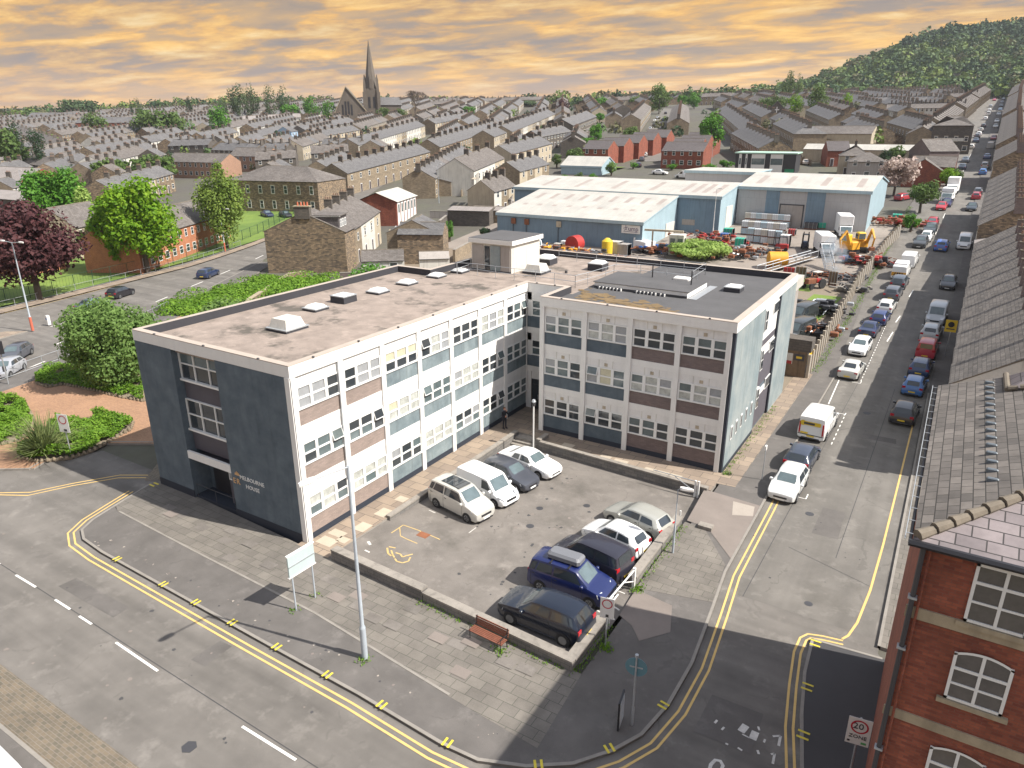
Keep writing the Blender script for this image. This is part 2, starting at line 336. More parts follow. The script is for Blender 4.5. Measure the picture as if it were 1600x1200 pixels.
LF = dict(lime=leafmat('leaf_lime', (.085, .22, .012), (.27, .42, .025), .45), green=leafmat('leaf_green', (.045, .15, .015), (.13, .30, .03)), mid=leafmat('leaf_mid', (.06, .115, .025), (.15, .22, .06)),
          dark=leafmat('leaf_dark', (.018, .045, .02), (.05, .095, .035)), purple=leafmat('leaf_purple', (.035, .012, .016), (.12, .045, .045), .2), pale=leafmat('leaf_pale', (.20, .32, .06), (.42, .54, .16), .45),
          grey=leafmat('leaf_greygreen', (.085, .17, .035), (.25, .37, .11), .45), blossom=leafmat('leaf_blossom', (.42, .33, .30), (.62, .52, .45)), birch=leafmat('leaf_birch', (.12, .20, .035), (.26, .34, .07), .4),
          bed=leafmat('leaf_bed', (.08, .19, .018), (.23, .38, .04), .4), far=leafmat('leaf_far', (.045, .085, .04), (.11, .16, .06)), flax=leafmat('leaf_flax', (.06, .10, .03), (.30, .34, .13), .2), bare=leafmat('leaf_bare', (.10, .075, .06), (.2, .16, .13), .1))

# ---------------------------------------------------------------- ground and roads
RZ = -.12          # road surface below the pavement
def struct(name, mb, smooth=None): return tag(mb.ob(name, smooth=smooth), kind='structure')
def gbase(x, y):
    z = zt(x, y)-.17
    if -14 < x < 18 and -1 < y < 39: z -= 1.3
    return z
def axis(a, b, segs):
    r = [a]
    for e, st in segs:
        while r[-1] < e-1e-6: r.append(min(e, r[-1]+st))
    return r
gx = axis(-3400, 1500, [(-900, 250), (-260, 40), (-130, 13), (-16, 3), (20, 2), (60, 5), (200, 20), (1500, 130)])
gy = axis(-500, 3000, [(-100, 100), (-40, 10), (130, 3), (300, 10), (600, 20), (1300, 35), (3000, 170)])
g = MB(); nx = len(gx)
g.add([(x, y, gbase(x, y)) for y in gy for x in gx], [[j*nx+i, j*nx+i+1, (j+1)*nx+i+1, (j+1)*nx+i] for j in range(len(gy)-1) for i in range(nx-1)], town_g)
struct('ground', g, 60)
def strip(mb, Ls, Rs, off, mt, step=3.):
    """terrain-following band between two polylines with the same number of points"""
    pts = []
    for k in range(len(Ls)-1):
        n = max(1, int(hypot(Ls[k+1][0]-Ls[k][0], Ls[k+1][1]-Ls[k][1])/step))
        for i in range(n+(k == len(Ls)-2)):
            t = i/n; pts.append([(a[0]+(b[0]-a[0])*t, a[1]+(b[1]-a[1])*t) for a, b in ((Ls[k], Ls[k+1]), (Rs[k], Rs[k+1]))])
    v = []; 
    for a, b in pts:
        for s in (0, .25, .5, .75, 1):
            x, y = a[0]+(b[0]-a[0])*s, a[1]+(b[1]-a[1])*s; v.append((x, y, zt(x, y)+off))
    f = [[5*i+j, 5*i+j+1, 5*i+j+6, 5*i+j+5] for i in range(len(pts)-1) for j in range(4)]
    mb.add(v, f, mt)
def flat(mb, poly, z, mt):
    n = len(poly)
    if sum(poly[i][0]*poly[(i+1) % n][1]-poly[(i+1) % n][0]*poly[i][1] for i in range(n)) < 0: poly = poly[::-1]
    mb.add([(x, y, z) for x, y in poly], [list(range(n))], mt)
def slabp(mb, poly, mt, top=0., bot=-1.6, kerb=False): mb.prism(poly, bot, top, kerb_m, top=mt)
def line(mb, pts, w, off, mt, close=False):
    """painted line of width w along points, following the ground"""
    P = []
    for k in range(len(pts)-1):
        n = max(1, int(hypot(pts[k+1][0]-pts[k][0], pts[k+1][1]-pts[k][1])/6))
        P += [(pts[k][0]+(pts[k+1][0]-pts[k][0])*i/n, pts[k][1]+(pts[k+1][1]-pts[k][1])*i/n) for i in range(n)]
    P.append(pts[-1]); A, B = [], []
    for i, p in enumerate(P):
        a, b = P[max(0, i-1)], P[min(len(P)-1, i+1)]; l = hypot(b[0]-a[0], b[1]-a[1]); n = (-(b[1]-a[1])/l*w/2, (b[0]-a[0])/l*w/2)
        A.append((p[0]+n[0], p[1]+n[1])); B.append((p[0]-n[0], p[1]-n[1]))
    v = [(x, y, zt(x, y)+off) for ab in zip(A, B) for x, y in ab]
    mb.add(v, [[2*i, 2*i+1, 2*i+3, 2*i+2] for i in range(len(P)-1)], mt)
def arc(cx, cy, r, a0, a1, n=10): return [(cx+r*cos(radians(a0+(a1-a0)*i/n)), cy+r*sin(radians(a0+(a1-a0)*i/n))) for i in range(n+1)]
def offp(pts, d):
    R_ = []
    for i, p in enumerate(pts):
        a, b = pts[max(0, i-1)], pts[min(len(pts)-1, i+1)]; l = hypot(b[0]-a[0], b[1]-a[1]); R_.append((p[0]-(b[1]-a[1])/l*d, p[1]+(b[0]-a[0])/l*d))
    return R_
# main front road, side street, dual road on the left
r = MB(); flat(r, [(-70, -16), (60, -16), (60, -4), (35, -3), (28.2, 7), (28, 45), (20, 45), (20, -2), (10, -6.5), (-12, -6), (-12, 1), (-22, 1), (-26, -6), (-45, -3), (-70, -6)], RZ, asphalt); struct('main_road', r)
r = MB(); strip(r, [(19.6, 44), (18.6, 92), (20.2, 150), (21.3, 330), (27, 560)], [(28.1, 44), (29, 92), (29.6, 150), (31.5, 330), (36, 560)], RZ+.005, asphalt_street); flat(r, [(20, 8), (27.9, 8), (28.1, 45), (19.8, 45)], RZ+.004, asphalt_street); struct('side_street_road', r)
r = MB(); strip(r, [(-72, -30), (-70, 5), (-72, 17), (-74, 26), (-79.5, 49), (-87.6, 72), (-108, 115), (-150, 190)], [(-40, -30), (-42, 0), (-46.6, 11.2), (-52, 22), (-60, 34.4), (-75, 61.6), (-97, 105), (-139, 180)], RZ+.008, asphalt); struct('left_road', r)
# block paved square with its kerbs, service road, slab pavements
p = MB()
flat_poly = [(-44, 1), (-46.4, 10.5), (-51.5, 21), (-56, 28), (-42, 28), (-14.2, 12), (-14.2, 5), (-20, 3.4), (-24.8, .5), (-23, -3.2), (-25.5, -5), (-36, -6)]
slabp(p, flat_poly, blockpave, -.004); struct('paved_square', p)
p = MB(); slabp(p, [(-44.2, -3), (-46.8, 10.4), (-52, 21.4), (-75.4, 62), (-72, 62), (-48.2, 22), (-43.2, 11.5), (-41, 2)], asphalt_pave, .004); struct('left_pavement', p)
p = MB(); strip(p, [(-72.3, 0), (-74, 16), (-76.4, 26), (-81.7, 49.3), (-90, 73), (-110, 116)], [(-70.1, 0), (-72.1, 17), (-74.1, 26), (-79.6, 49), (-87.7, 72), (-108, 115)], .0, slab_warm); struct('far_pavement', p)
p = MB(); front_in = [(-12.4, -3.6), (-4, -3.95), (4.9, -4.25), (13.5, -5.1), (17.9, -5.45)]
front_out = [(-14.2, -.3), (-13.9, -1.4), (-13.4, -3.2), (-12.9, -4.9), (-12.3, -5.9), (-11.2, -6.4), (-9, -6.6), (-3.5, -6.72), (4, -6.88), (10.3, -6.98), (14.6, -7.2), (16.3, -7.1), (18, -6.4), (19.4, -5.4), (20.4, -4.1), (21.05, -2.8), (21.4, -.8), (21.45, 2), (21.1, 6), (20.75, 9.5), (20.7, 17), (20.55, 27), (20.6, 45.2)]
inner = [(17.6, 45.2), (17.6, 20), (17.6, -1.1), (17.9, -5.45)]
slabp(p, front_out[2:]+inner+front_in[::-1][1:]+[(-13.2, -3.3)], asphalt_pave, .0); struct('tarmac_pavement', p)
p = MB(); slabp(p, [(-14.05, -.3), (-13.2, -3.25)]+front_in+[(17.6, -1.12), (2., -.45), (-13.9, .3)], slab, .004); struct('slab_pavement', p)
p = MB(); slabp(p, [(17.25, 5.7), (17.25, 13.2), (18.5, 13), (20.5, 10.1), (20.9, 6.6)], slab, .012, -.05); slabp(p, [(17.3, 18.9), (17.3, 45), (18.7, 45), (18.6, 19)], slab_warm, .014, -.05); struct('street_slabs', p)
p = MB(); flat(p, [(17.3, 13.4), (17.0, 17.7), (20.55, 17.4), (20.6, 10.8), (18.6, 13.2)], .016, patch_m); flat(p, [(19.4, 15.4), (19, 17.1), (20.3, 17.1), (20.5, 15.9)], .020, patch2_m)
flat(p, [(17.4, 3.3), (17.3, 5.6), (19.3, 5.3), (19.9, 3.4), (18.9, 2.1), (18.2, 2.9)], .016, patch_m); struct('pavement_patch', p)
p = MB(); slabp(p, [(-14.2, .3), (-14.25, 12), (-15.5, 12), (-18.2, 6), (-17.0, 2.4), (-15, -.2)], setts, -.004, -1); struct('service_strip', p)
p = MB(); flat(p, [(-60, -13.75), (8, -13.75), (40, -13.6), (40, -15.45), (-60, -15.45)], RZ+.006, setts); struct('setts_strip', p)
p = MB(); slabp(p, [(-60, -15.45), (40, -15.45), (40, -22), (-60, -22)], asphalt_pave, .0); struct('near_pavement', p)
# right hand pavement of the side street
p = MB(); slabp(p, [(25.55, 6.3), (28.45, 6.6), (30.5, 6.6), (30.5, -9), (26.9, -9), (26.55, -1.3), (25.9, 2)], asphalt_dark, .0); struct('corner_pavement', p)
p = MB(); slabp(p, [(28.15, 7.4), (29.7, 7.4), (29.7, 45.1), (28.15, 45.1)], slab, .004); struct('right_pavement', p)
p = MB(); strip(p, [(28.15, 45), (29, 92), (29.6, 150), (31.5, 330), (36, 560)], [(31, 45), (31.5, 92), (32.2, 150), (34, 330), (39, 560)], .0, asphalt_pave)
strip(p, [(17.3, 45), (17.0, 92), (18.6, 150), (19.7, 330), (25, 560)], [(20.3, 45), (18.7, 92), (20.3, 150), (21.4, 330), (27, 560)], .0, asphalt_pave); struct('street_pavement', p)
p = MB(); flat(p, [(29.7, 7.2), (45, 7.2), (45, 27.5), (29.7, 27.5)], -.06, dirt); struct('back_yard_ground', p)
# kerb stones
k = MB()
def kerb(pts, top=.012, w=.14, side=1):
    q = offp(pts, w*side)
    for a, b, c, d in zip(pts[:-1], pts[1:], q[1:], q[:-1]): k.prism([a, b, c, d], -.4, top, kerb_m)
kerb(front_out); kerb([(x, y+.02) for x, y in front_in[:-1]], .02, .12); kerb([(-60, -15.42), (40, -15.42)], .012, .14, -1)
kerb([(-26, -5.2), (-23.3, -3.4), (-25.2, .7), (-20.2, 3.6), (-16.6, 5.9), (-14.3, 7)], .02, .13, -1)
kerb([(25.5, 6.35), (25.6, 4), (25.95, 1.5), (26.5, -1.3), (26.85, -9)], .015, .13); kerb([(25.5, 6.4), (28.4, 6.65)], .015, .13, -1); kerb([(28.12, 7.4), (28.12, 45)], .015, .13, -1)
kerb([(-44, 1), (-46.6, 10.6), (-51.8, 21.2), (-74.8, 61.2)], .02, .14, -1)
struct('kerb', k)
# car park surface falls slightly to the back
CP = lambda x, y: .0-.03*max(0, y+.2)
p = MB(); pts = []
ny = 9; ys = [-.6+i*(18.7+.6)/ny for i in range(ny+1)]
for y in ys: pts += [(1.4, y, CP(1, y)-.004), (17.35, y, CP(17, y)-.004)]
p.add(pts, [[2*i, 2*i+1, 2*i+3, 2*i+2] for i in range(ny)], asphalt_park); struct('car_park_ground', p)
# raised walkways in front of the two wings
p = MB(); slabp(p, [(-.4, -.45), (2.0, -.5), (2.0, 16.5), (1.9, 19.3), (3.3, 19.3), (4.4, 18.45), (17.4, 17.75), (17.4, 20.6), (3.2, 20.6), (3.2, 24.3), (-.4, 24.3)], slab_warm, .006); struct('raised_walkway', p)
p = MB()
for x, y, w, h in [(.25, .3, 1.1, .75), (.2, 1.3, 1.0, .6), (1.05, 2.4, .8, .9), (1.0, 4.3, .8, .9), (1.1, 1.0, .7, .5), (.9, 6.3, .7, .6), (9.2, 18.4, .8, .6), (10.3, 18.3, 1., .6), (12.6, 18.2, .8, .55), (13.5, 18.2, .8, .55), (14.4, 18.2, .8, .55), (6.0, 18.7, .9, .7)]:
    flat(p, [(x, y), (x+w, y), (x+w, y+h), (x, y+h)], .011, slab_pale)
rs = random.Random(3)
for _ in range(26):
    x = rs.uniform(-11, 16); y = rs.uniform(-3.6, -1.6) if x < 12 else rs.uniform(-4.2, -2.2)
    flat(p, [(x, y), (x+.85, y), (x+.85, y+.55), (x, y+.55)], .008+.0012*_, patch_m if rs.random() < .2 else asphalt_park)
struct('replaced_slabs', p)
# road markings
mk = MB(); Z1 = RZ+.012
YO = offp(front_out, -.38); YI = offp(front_out, -.68)
line(mk, YO[1:20], .10, Z1, yellow_line); line(mk, YI[1:20], .10, Z1, yellow_line); line(mk, YO[19:22], .10, Z1, yellow_line); line(mk, YI[19:22], .10, Z1, yellow_line)
line(mk, [(27.56, 37), (27.5, 25.6), (27.44, 16.7), (27.34, 11.8), (27.13, 8.8), (26.9, 7.6), (26.7, 7.2)], .11, Z1, yellow_line)
ya = [(26.75, 7.1), (25.9, 6.95), (25.3, 6.75), (25.05, 6.3), (25.0, 5.2), (25.25, 3), (25.6, .6), (26.2, -2), (26.6, -9)]
line(mk, ya, .10, Z1, yellow_line); line(mk, offp(ya, .28), .10, Z1, yellow_line)
line(mk, [(-21.9, -6.4), (-19.8, -5.0), (-18.7, -2.9), (-17.2, -.6), (-15.2, .6)], .1, RZ+.012, yellow_line); line(mk, [(-22, -6.7), (-19.5, -5.3), (-18.4, -3.1), (-16.9, -.9), (-15, .3)], .1, RZ+.012, yellow_line)
for a, b in [((-40, -9.6), (-37, -9.6)), ((-32, -9.7), (-29, -9.7)), ((-26, -9.8), (-23, -9.8)), ((-18.8, -9.95), (-16.2, -9.95)), ((-15.5, -9.98), (-12.7, -10)), ((-10.9, -10.05), (-8.9, -10.05)), ((-7, -10.08), (-5.6, -10.1)), ((-4.7, -10.15), (-3.6, -10.17)), ((-1.4, -10.3), (1.9, -10.4)), ((7.5, -10.5), (10.5, -10.5)), ((14, -10.5), (17, -10.5))]: line(mk, [a, b], .11, Z1, white_line)
for i, (a, b) in enumerate([((23.5, 60), (23.7, 64)), ((23.6, 68), (23.8, 71)), ((24, 80), (24.2, 83.5)), ((24.6, 120), (24.7, 124)), ((25, 135), (25.1, 140)), ((25.3, 150), (25.5, 158)), ((25.6, 165), (25.7, 172)), ((26, 180), (26, 188)), ((26.2, 200), (26.4, 210)), ((26.6, 225), (27, 240))]): line(mk, [a, b], .12, RZ+.02, white_line)
y = 29.5
while y < 100: # parking bay dashes
    if not 36.6 < y < 44.8: line(mk, [(22.75+(y-30)*.0, y), (22.75, y+.45)], .07, RZ+.02, white_line)
    y += .95
line(mk, [(22.7, 36.3), (21.7, 36.3)], .07, Z1, white_line); line(mk, [(22.7, 36.3), (22.7, 36)], .08, Z1, white_line); line(mk, [(21.2, 38), (21.0, 45)], .09, Z1+.003, white_line); line(mk, [(20.7, 45), (22.8, 44.9), (22.8, 45.6)], .09, RZ+.02, white_line); line(mk, [(22.3, 20.0), (22.75, 20.0), (22.75, 20.7)], .07, Z1, white_line)
# yellow kerb blips (pairs)
for i, (x, y) in enumerate([(-7.6, -6.67), (-3.4, -6.74), (-.7, -6.8), (2.1, -6.86), (5.2, -6.92), (8.4, -6.98), (11.5, -7.05), (14.9, -7.18), (18.4, -6.2), (20.35, -4.15), (21.35, -1.0)]):
    q = min(range(len(front_out)-1), key=lambda j: hypot((front_out[j][0]+front_out[j+1][0])/2-x, (front_out[j][1]+front_out[j+1][1])/2-y)); a, b = front_out[q], front_out[q+1]; l = hypot(b[0]-a[0], b[1]-a[1]); d = ((b[0]-a[0])/l, (b[1]-a[1])/l); n = (-d[1], d[0])
    for s in (-.12, .12):
        c = (x+d[0]*s, y+d[1]*s); flat(mk, [(c[0]+d[0]*t+n[0]*u, c[1]+d[1]*t+n[1]*u) for t, u in ((-.05, -.04), (.05, -.04), (.05, .36), (-.05, .36))], .024, yellow_bright)
for x, y in [(25.55, 6.1), (25.75, 3.1), (26.1, .4), (26.5, -2)]:
    for s in (-.16, .16): flat(mk, [(x-.04, y+s-.05), (x+.4, y+s-.05), (x+.4, y+s+.05), (x-.04, y+s+.05)], .024, yellow_bright)
for x, y in [(-13.6, -.35)]:
    for s in (-.15, .15): flat(mk, [(x-.4, y+s-.06), (x+.1, y+s-.06), (x+.1, y+s+.06), (x-.4, y+s+.06)], .024, yellow_bright)
# broken-up marking remains near the junction mouth
WPX = [((1158, 1140), (1166, 1131), .28), ((1176, 1153), (1181, 1141), .28), ((1117, 1127), (1121, 1122), .09), ((1128, 1137), (1132, 1133), .08), ((1134, 1158), (1138, 1161), .08), ((1153, 1166), (1160, 1170), .08), ((1184, 1170), (1186, 1176), .09), ((1194, 1157), (1196, 1152), .08), ((1185, 1132), (1187, 1138), .08), ((1208, 1147), (1220, 1147), .09), ((1220, 1147), (1217, 1163), .1), ((1205, 1176), (1211, 1174), .08), ((1211, 1174), (1208, 1190), .09), ((1160, 1144), (1172, 1150), .06)]
for a, b, w in WPX: line(mk, [T(*a), T(*b)], w, Z1, worn_line)
line(mk, [T(*p_) for p_ in [(1108, 1204), (1111, 1192), (1118, 1185), (1126, 1186), (1130, 1193), (1127, 1202), (1119, 1208)]], .13, Z1, worn_line)
# left road lane lines
for a, b in [((-52.5, 13.5), (-53.4, 15.3)), ((-55, 18), (-56.2, 20.5)), ((-58, 24), (-59.2, 26.5)), ((-61.5, 31), (-62.8, 33.6)), ((-66, 39.5), (-67.5, 42.6)), ((-70, 47.5), (-71.5, 50.6)), ((-75.5, 59), (-77, 62)), ((-64.5, 45), (-66, 48))]: line(mk, [a, b], .16, RZ+.02, white_line)
line(mk, [(-71.4, 10), (-72.8, 22), (-76, 34), (-80, 47.5)], .1, RZ+.02, yellow_worn); line(mk, [(-44.2, 2.5), (-47.4, 9.8)], .16, RZ+.02, white_line)
line(mk, [(-60.5, 17), (-61.5, 22)], .12, RZ+.02, white_line)
seam = [[(-60, -9.75), (-12, -9.98), (40, -10.75)], [(22.0, 8), (22.6, 45), (22.8, 100)], [(25.4, 14), (25.6, 45)], [(20.2, 29), (24.2, 34.5)], [(23, 13.8), (27.3, 12.2)]]
for s_ in seam: line(mk, s_, .035, RZ+.009, asphalt_dark)
struct('road_marking', mk)
# car park paint: loading-bay outline, half-worn wheel shape, bay ticks
mk = MB()
def lcp(pts, w, mt):
    for a, b in zip(pts[:-1], pts[1:]):
        l = hypot(b[0]-a[0], b[1]-a[1]); n = (-(b[1]-a[1])/l*w/2, (b[0]-a[0])/l*w/2)
        mk.add([(x, y, CP(x, y)+.006) for x, y in ((a[0]+n[0], a[1]+n[1]), (a[0]-n[0], a[1]-n[1]), (b[0]-n[0], b[1]-n[1]), (b[0]+n[0], b[1]+n[1]))], [[0, 1, 2, 3]], mt)
def pk(*a): return [T(560+x/4, 650+y/4) for x, y in a]
lcp(pk((205, 725), (280, 670), (370, 700), (510, 762)), .07, yellow_worn); lcp(pk((258, 690), (262, 742)), .05, yellow_worn); lcp(pk((262, 742), (300, 762), (368, 788)), .06, yellow_worn)
q = pk((180, 820), (185, 855), (205, 870)); lcp(q, .1, yellow_worn); lcp(pk((190, 812), (232, 820)), .09, yellow_worn); lcp(pk((205, 835), (215, 865), (225, 880)), .09, yellow_worn); lcp(pk((232, 850), (262, 858), (275, 880), (300, 870), (340, 858)), .09, yellow_worn); lcp(pk((228, 890), (240, 908), (275, 918), (312, 905), (325, 880)), .09, yellow_worn)
lcp(pk((440, 572), (480, 588)), .06, worn_line); lcp(pk((60, 780), (75, 800)), .15, worn_line); lcp(pk((40, 835), (70, 850)), .1, worn_line); lcp(pk((690, 715), (735, 680)), .05, worn_line)
lcp([(15.8, 7.7), (17, 7.6)], .07, worn_line); lcp([(15.6, 5.3), (16.9, 5.2)], .07, worn_line); lcp([(15.6, 10.4), (16.9, 10.3)], .07, worn_line); lcp([(16.3, 3.2), (17.3, 3.0)], .1, worn_line); lcp([(16.6, 4.0), (17.2, 3.8)], .1, worn_line)
struct('car_park_marking', mk)
mk = MB(); brs = random.Random(31)
def blob(x, y, r_, z, mt): mk.add([(x+r_*brs.uniform(.6, 1.1)*cos(k*pi/6), y+r_*brs.uniform(.6, 1.1)*sin(k*pi/6), z) for k in range(12)], [list(range(12))], mt)
for i in range(60):
    x, y = brs.choice([(brs.uniform(7.6, 9), brs.uniform(6, 16)), (brs.uniform(10.5, 12), brs.uniform(1, 12)), (brs.uniform(3, 16), brs.uniform(1, 17))]); blob(x, y, brs.uniform(.03, .13), CP(x, y)+.003+i*.00004, brs.choice([asphalt_dark, asphalt_dark, patch_m]))
for i in range(40): x, y = brs.uniform(20.8, 27.2), brs.uniform(8, 44); blob(x, y, brs.uniform(.02, .07), RZ+.0115+i*.00004, asphalt_dark)
for i in range(70): x, y = brs.uniform(-30, 24), brs.uniform(-13.4, -7.6); blob(x, y, brs.uniform(.02, .12), RZ+.0085+i*.00004, brs.choice([asphalt_dark, patch_m]))
for i in range(60): x, y = brs.uniform(-12, 20), brs.uniform(-6.3, -5.6); blob(x, y, brs.uniform(.02, .08), .006+i*.00004, brs.choice([asphalt_dark, patch2_m, patch_m]))
struct('ground_stain', mk)
mk = MB()
for i, (x0_, y0_, x1_, y1_, m_) in enumerate([(-8, -9.4, -3.2, -8.5, asphalt_pave), (9.5, -13.2, 12.2, -11.8, asphalt_pave), (2.5, -9.2, 3.4, -7.7, asphalt_pave), (23.8, 16, 25.2, 19.5, asphalt_pave), (21.3, 29, 22.2, 31, asphalt_pave), (24.4, 32, 26.8, 33, asphalt_pave), (-24, -9.2, -19, -8.4, asphalt_pave), (22.6, -1.5, 24.8, .8, asphalt_pave)]): flat(mk, [(x0_, y0_), (x1_, y0_+.05), (x1_-.08, y1_), (x0_+.06, y1_-.04)], RZ+.0078+i*.0001, m_)
struct('road_patch', mk)
mk = MB(); mk.cyl((9.5, 8.4, CP(9.5, 8.4)+.002), (0, 0, 1), .24, .006, dark_m, 14)
for x, y in [(11.2, 12.5), (8.9, 10.6)]: mk.cyl((x, y, CP(x, y)+.002), (0, 0, 1), .22, .006, dark_m, 14)
qx, qy = pk((405, 732))[0]; mk.box(qx-.35, qy-.25, CP(qx, qy), qx+.35, qy+.25, CP(qx, qy)+.01, rust)
mk.cyl((6.6, -12.2, RZ+.006), (0, 0, 1), .3, .006, dark_m, 6); mk.box(19.9, -7.0, RZ, 20.5, -6.6, RZ+.02, dark_m); mk.cyl((24.2, 37.5, RZ+.006), (0, 0, 1), .3, .006, dark_m, 14); mk.cyl((23.3, 18.2, RZ+.006), (0, 0, 1), .25, .006, dark_m, 14); mk.cyl((24.9, 9.1, RZ+.006), (0, 0, 1), .2, .006, dark_m, 14)
struct('manhole_cover', mk)
# grassed areas and gravel / yard
p = MB(); strip(p, [(-150, -20), (-160, 30), (-150, 70), (-130, 110)], [(-72.6, -20), (-76.6, 26), (-90.5, 74), (-112, 116)], .0, grass); struct('park_grass', p)
p = MB(); slabp(p, [(-60.5, 14.5), (-62.3, 13), (-69, 2), (-71, -9), (-60, -9), (-58, 2)], slab_warm, .01); flat(p, [(-62.6, 11), (-67.8, 2), (-69, -8), (-62, -8), (-60.4, 2)], .03, grass); struct('traffic_island', p)
p = MB(); strip(p, [(-14, 24.6), (-30, 45), (-47, 60), (-52, 80)], [(17.3, 24.6), (17.6, 45), (17.2, 60), (17.2, 83)], -.02, dirt, 4); struct('rear_ground', p)
p = MB(); strip(p, [(-52, 80), (-54, 104), (-58, 126)], [(17, 82), (18.6, 104), (19.8, 130)], .0, yardm, 3); struct('yard_ground', p)
p = MB(); strip(p, [(12.6, 62), (12.4, 68), (13.2, 76)], [(15.6, 62), (16.2, 68), (16.6, 76)], .02, grass, 3); strip(p, [(9.5, 77), (9.5, 84)], [(12.5, 77), (12.0, 84)], .02, grass, 3); struct('yard_grass', p)

# ---------------------------------------------------------------- office building
OB = thing('office_building', 'three-storey L-shaped flat-roofed office block with dark blue end wall and white window bands', 'office building')
H3 = 10.44; LEV = [0, 3.22, 6.44]
w = MB()
w.box(-13.5, .0, -.3, -9.96, 24.4, 9.76, blue_wall); w.box(-5.97, .0, -.3, -.36, .6, 9.76, blue_wall)       # end wall piers
w.box(-9.96, .55, 3.2, -5.97, .9, 9.76, purple_wall)
w.box(-9.96, 1.3, -.3, -5.97, 1.5, 3.3, blue_wall); w.box(-9.96, .3, 2.72, -5.97, 1.3, 2.8, purple_wall)
w.box(-9.96, .9, 3.3, -5.97, 24.4, 9.76, blue_wall); w.box(-5.97, .6, -.3, -.30, 24.4, 9.76, blue_wall)
w.box(-10, 24.4, -.3, 17.1, 38.6, 9.76, blue_wall); w.box(3.5, 20.75, -.3, 16.95, 24.4, 9.76, blue_wall); w.box(-.3, 24.2, -.3, 3.5, 24.4, 9.76, white_w)
w.ob('wall', OB)
# street-side wall of the right wing: pale grey-blue piers with a recessed panel between
w = MB()
w.box(16.95, 20.75, -.3, 17.27, 28.3, 9.76, blue_pale); w.box(17.1, 33.2, -.3, 17.3, 38.65, 9.76, blue_pale)
w.box(17.04, 20.53, -.3, 17.24, 20.75, 9.76, base_dark); w.box(17.1, 33.0, -.3, 17.26, 33.2, 9.76, base_dark)
tag(w.ob('side_wall', OB), 'pale grey blue rendered street-side wall')
w = MB()
for z in LEV: w.box(17.0, 28.3, z+3.1-.55, 17.16, 33.0, z+3.0, white); w.box(17.0, 28.3, z+.15, 17.13, 33.0, z+2.55, purple_wall)
w.box(17.0, 28.3, 9.44, 17.145, 33, 9.76, white); w.box(17.0, 28.3, 7.1, 17.145, 33, 8.98, white); w.box(17.0, 28.3, 6.22, 17.12, 33, 6.6, white)
w.ob('side_panel', OB)
# roof, parapets
r = MB()
poly = [(-13.4, .3), (-.36, .3), (-.36, 24.4), (3.55, 24.4), (3.55, 20.85), (16.94, 20.85), (16.94, 38.5), (-9.9, 38.5), (-9.9, 24.45), (-13.4, 24.45)]
r.prism(poly, 9.5, 9.92, roof_felt)
rf = r.ob('roof', OB)
r = MB(); flat(r, [(3.5, 20.8), (16.7, 20.8), (16.7, 38.3), (5.5, 38.3), (5.5, 33), (3.9, 31), (3.9, 24.2), (3.5, 24.2)], 9.93, roof_dark)
mrs = random.Random(12)
for i in range(150):
    t = mrs.random(); x = 4.2+8*t+mrs.gauss(0, .5); y = 24.7-2.2*t+mrs.gauss(0, .75); s = mrs.uniform(.08, .42); 
    if y > 20.95: flat(r, [(x+s*1.5*mrs.uniform(.5, 1.1)*cos(k*pi/4), y+s*mrs.uniform(.5, 1.1)*sin(k*pi/4)) for k in range(8)], 9.934+i*.00015, moss_rust)
r.ob('dark_felt', rf)
r = MB(); WW = .42
def para(a, b, w=WW, inner=1):
    """parapet from a to b, outer face on the line, body to the left of travel"""
    ax, ay = a; bx, by = b; l = hypot(bx-ax, by-ay); n = (-(by-ay)/l, (bx-ax)/l); q = [a, b, (bx+n[0]*w, by+n[1]*w), (ax+n[0]*w, ay+n[1]*w)]
    r.prism(q, 9.9, 10.40, upstand); 
    q2 = [(x, y) for x, y in q]; r.prism(q2, 10.40, H3, roof_edge)
pp = [(-13.55, 0), (.03, 0), (.03, 24.15), (3.2, 24.15), (3.2, 20.42), (17.3, 20.42), (17.3, 38.7), (-10.0, 38.7), (-10.0, 24.6), (-13.55, 24.6)]
n = len(pp); ins = []
for i in range(n):
    a, b, c = pp[i-1], pp[i], pp[(i+1) % n]
    d1 = ((b[0]-a[0]), (b[1]-a[1])); d2 = ((c[0]-b[0]), (c[1]-b[1])); l1 = hypot(*d1); l2 = hypot(*d2)
    n1_ = (-d1[1]/l1, d1[0]/l1); n2_ = (-d2[1]/l2, d2[0]/l2); ins.append((b[0]+(n1_[0]+n2_[0])*WW, b[1]+(n1_[1]+n2_[1])*WW))
for i in range(n):
    j = (i+1) % n; a, b, c, d = pp[i], pp[j], ins[j], ins[i]
    r.add([(a[0], a[1], H3), (b[0], b[1], H3), (c[0], c[1], H3), (d[0], d[1], H3)], [[0, 1, 2, 3]], roof_edge)
    r.add([(c[0], c[1], H3), (d[0], d[1], H3), (d[0], d[1], 9.92), (c[0], c[1], 9.92)], [[0, 1, 2, 3]], upstand)
    r.add([(a[0], a[1], H3-.05), (b[0], b[1], H3-.05), (b[0], b[1], H3), (a[0], a[1], H3)], [[0, 1, 2, 3]], roof_edge)
    r.add([(a[0], a[1], 9.74), (b[0], b[1], 9.74), (b[0], b[1], H3-.05), (a[0], a[1], H3-.05)], [[0, 1, 2, 3]], white)
    r.add([(a[0], a[1], 9.74), (b[0], b[1], 9.74), (b[0]+(c[0]-b[0]), b[1]+(c[1]-b[1]), 9.74), (d[0], d[1], 9.74)], [[3, 2, 1, 0]], white)
r.ob('fascia', OB)
r = MB(); rs = random.Random(5)
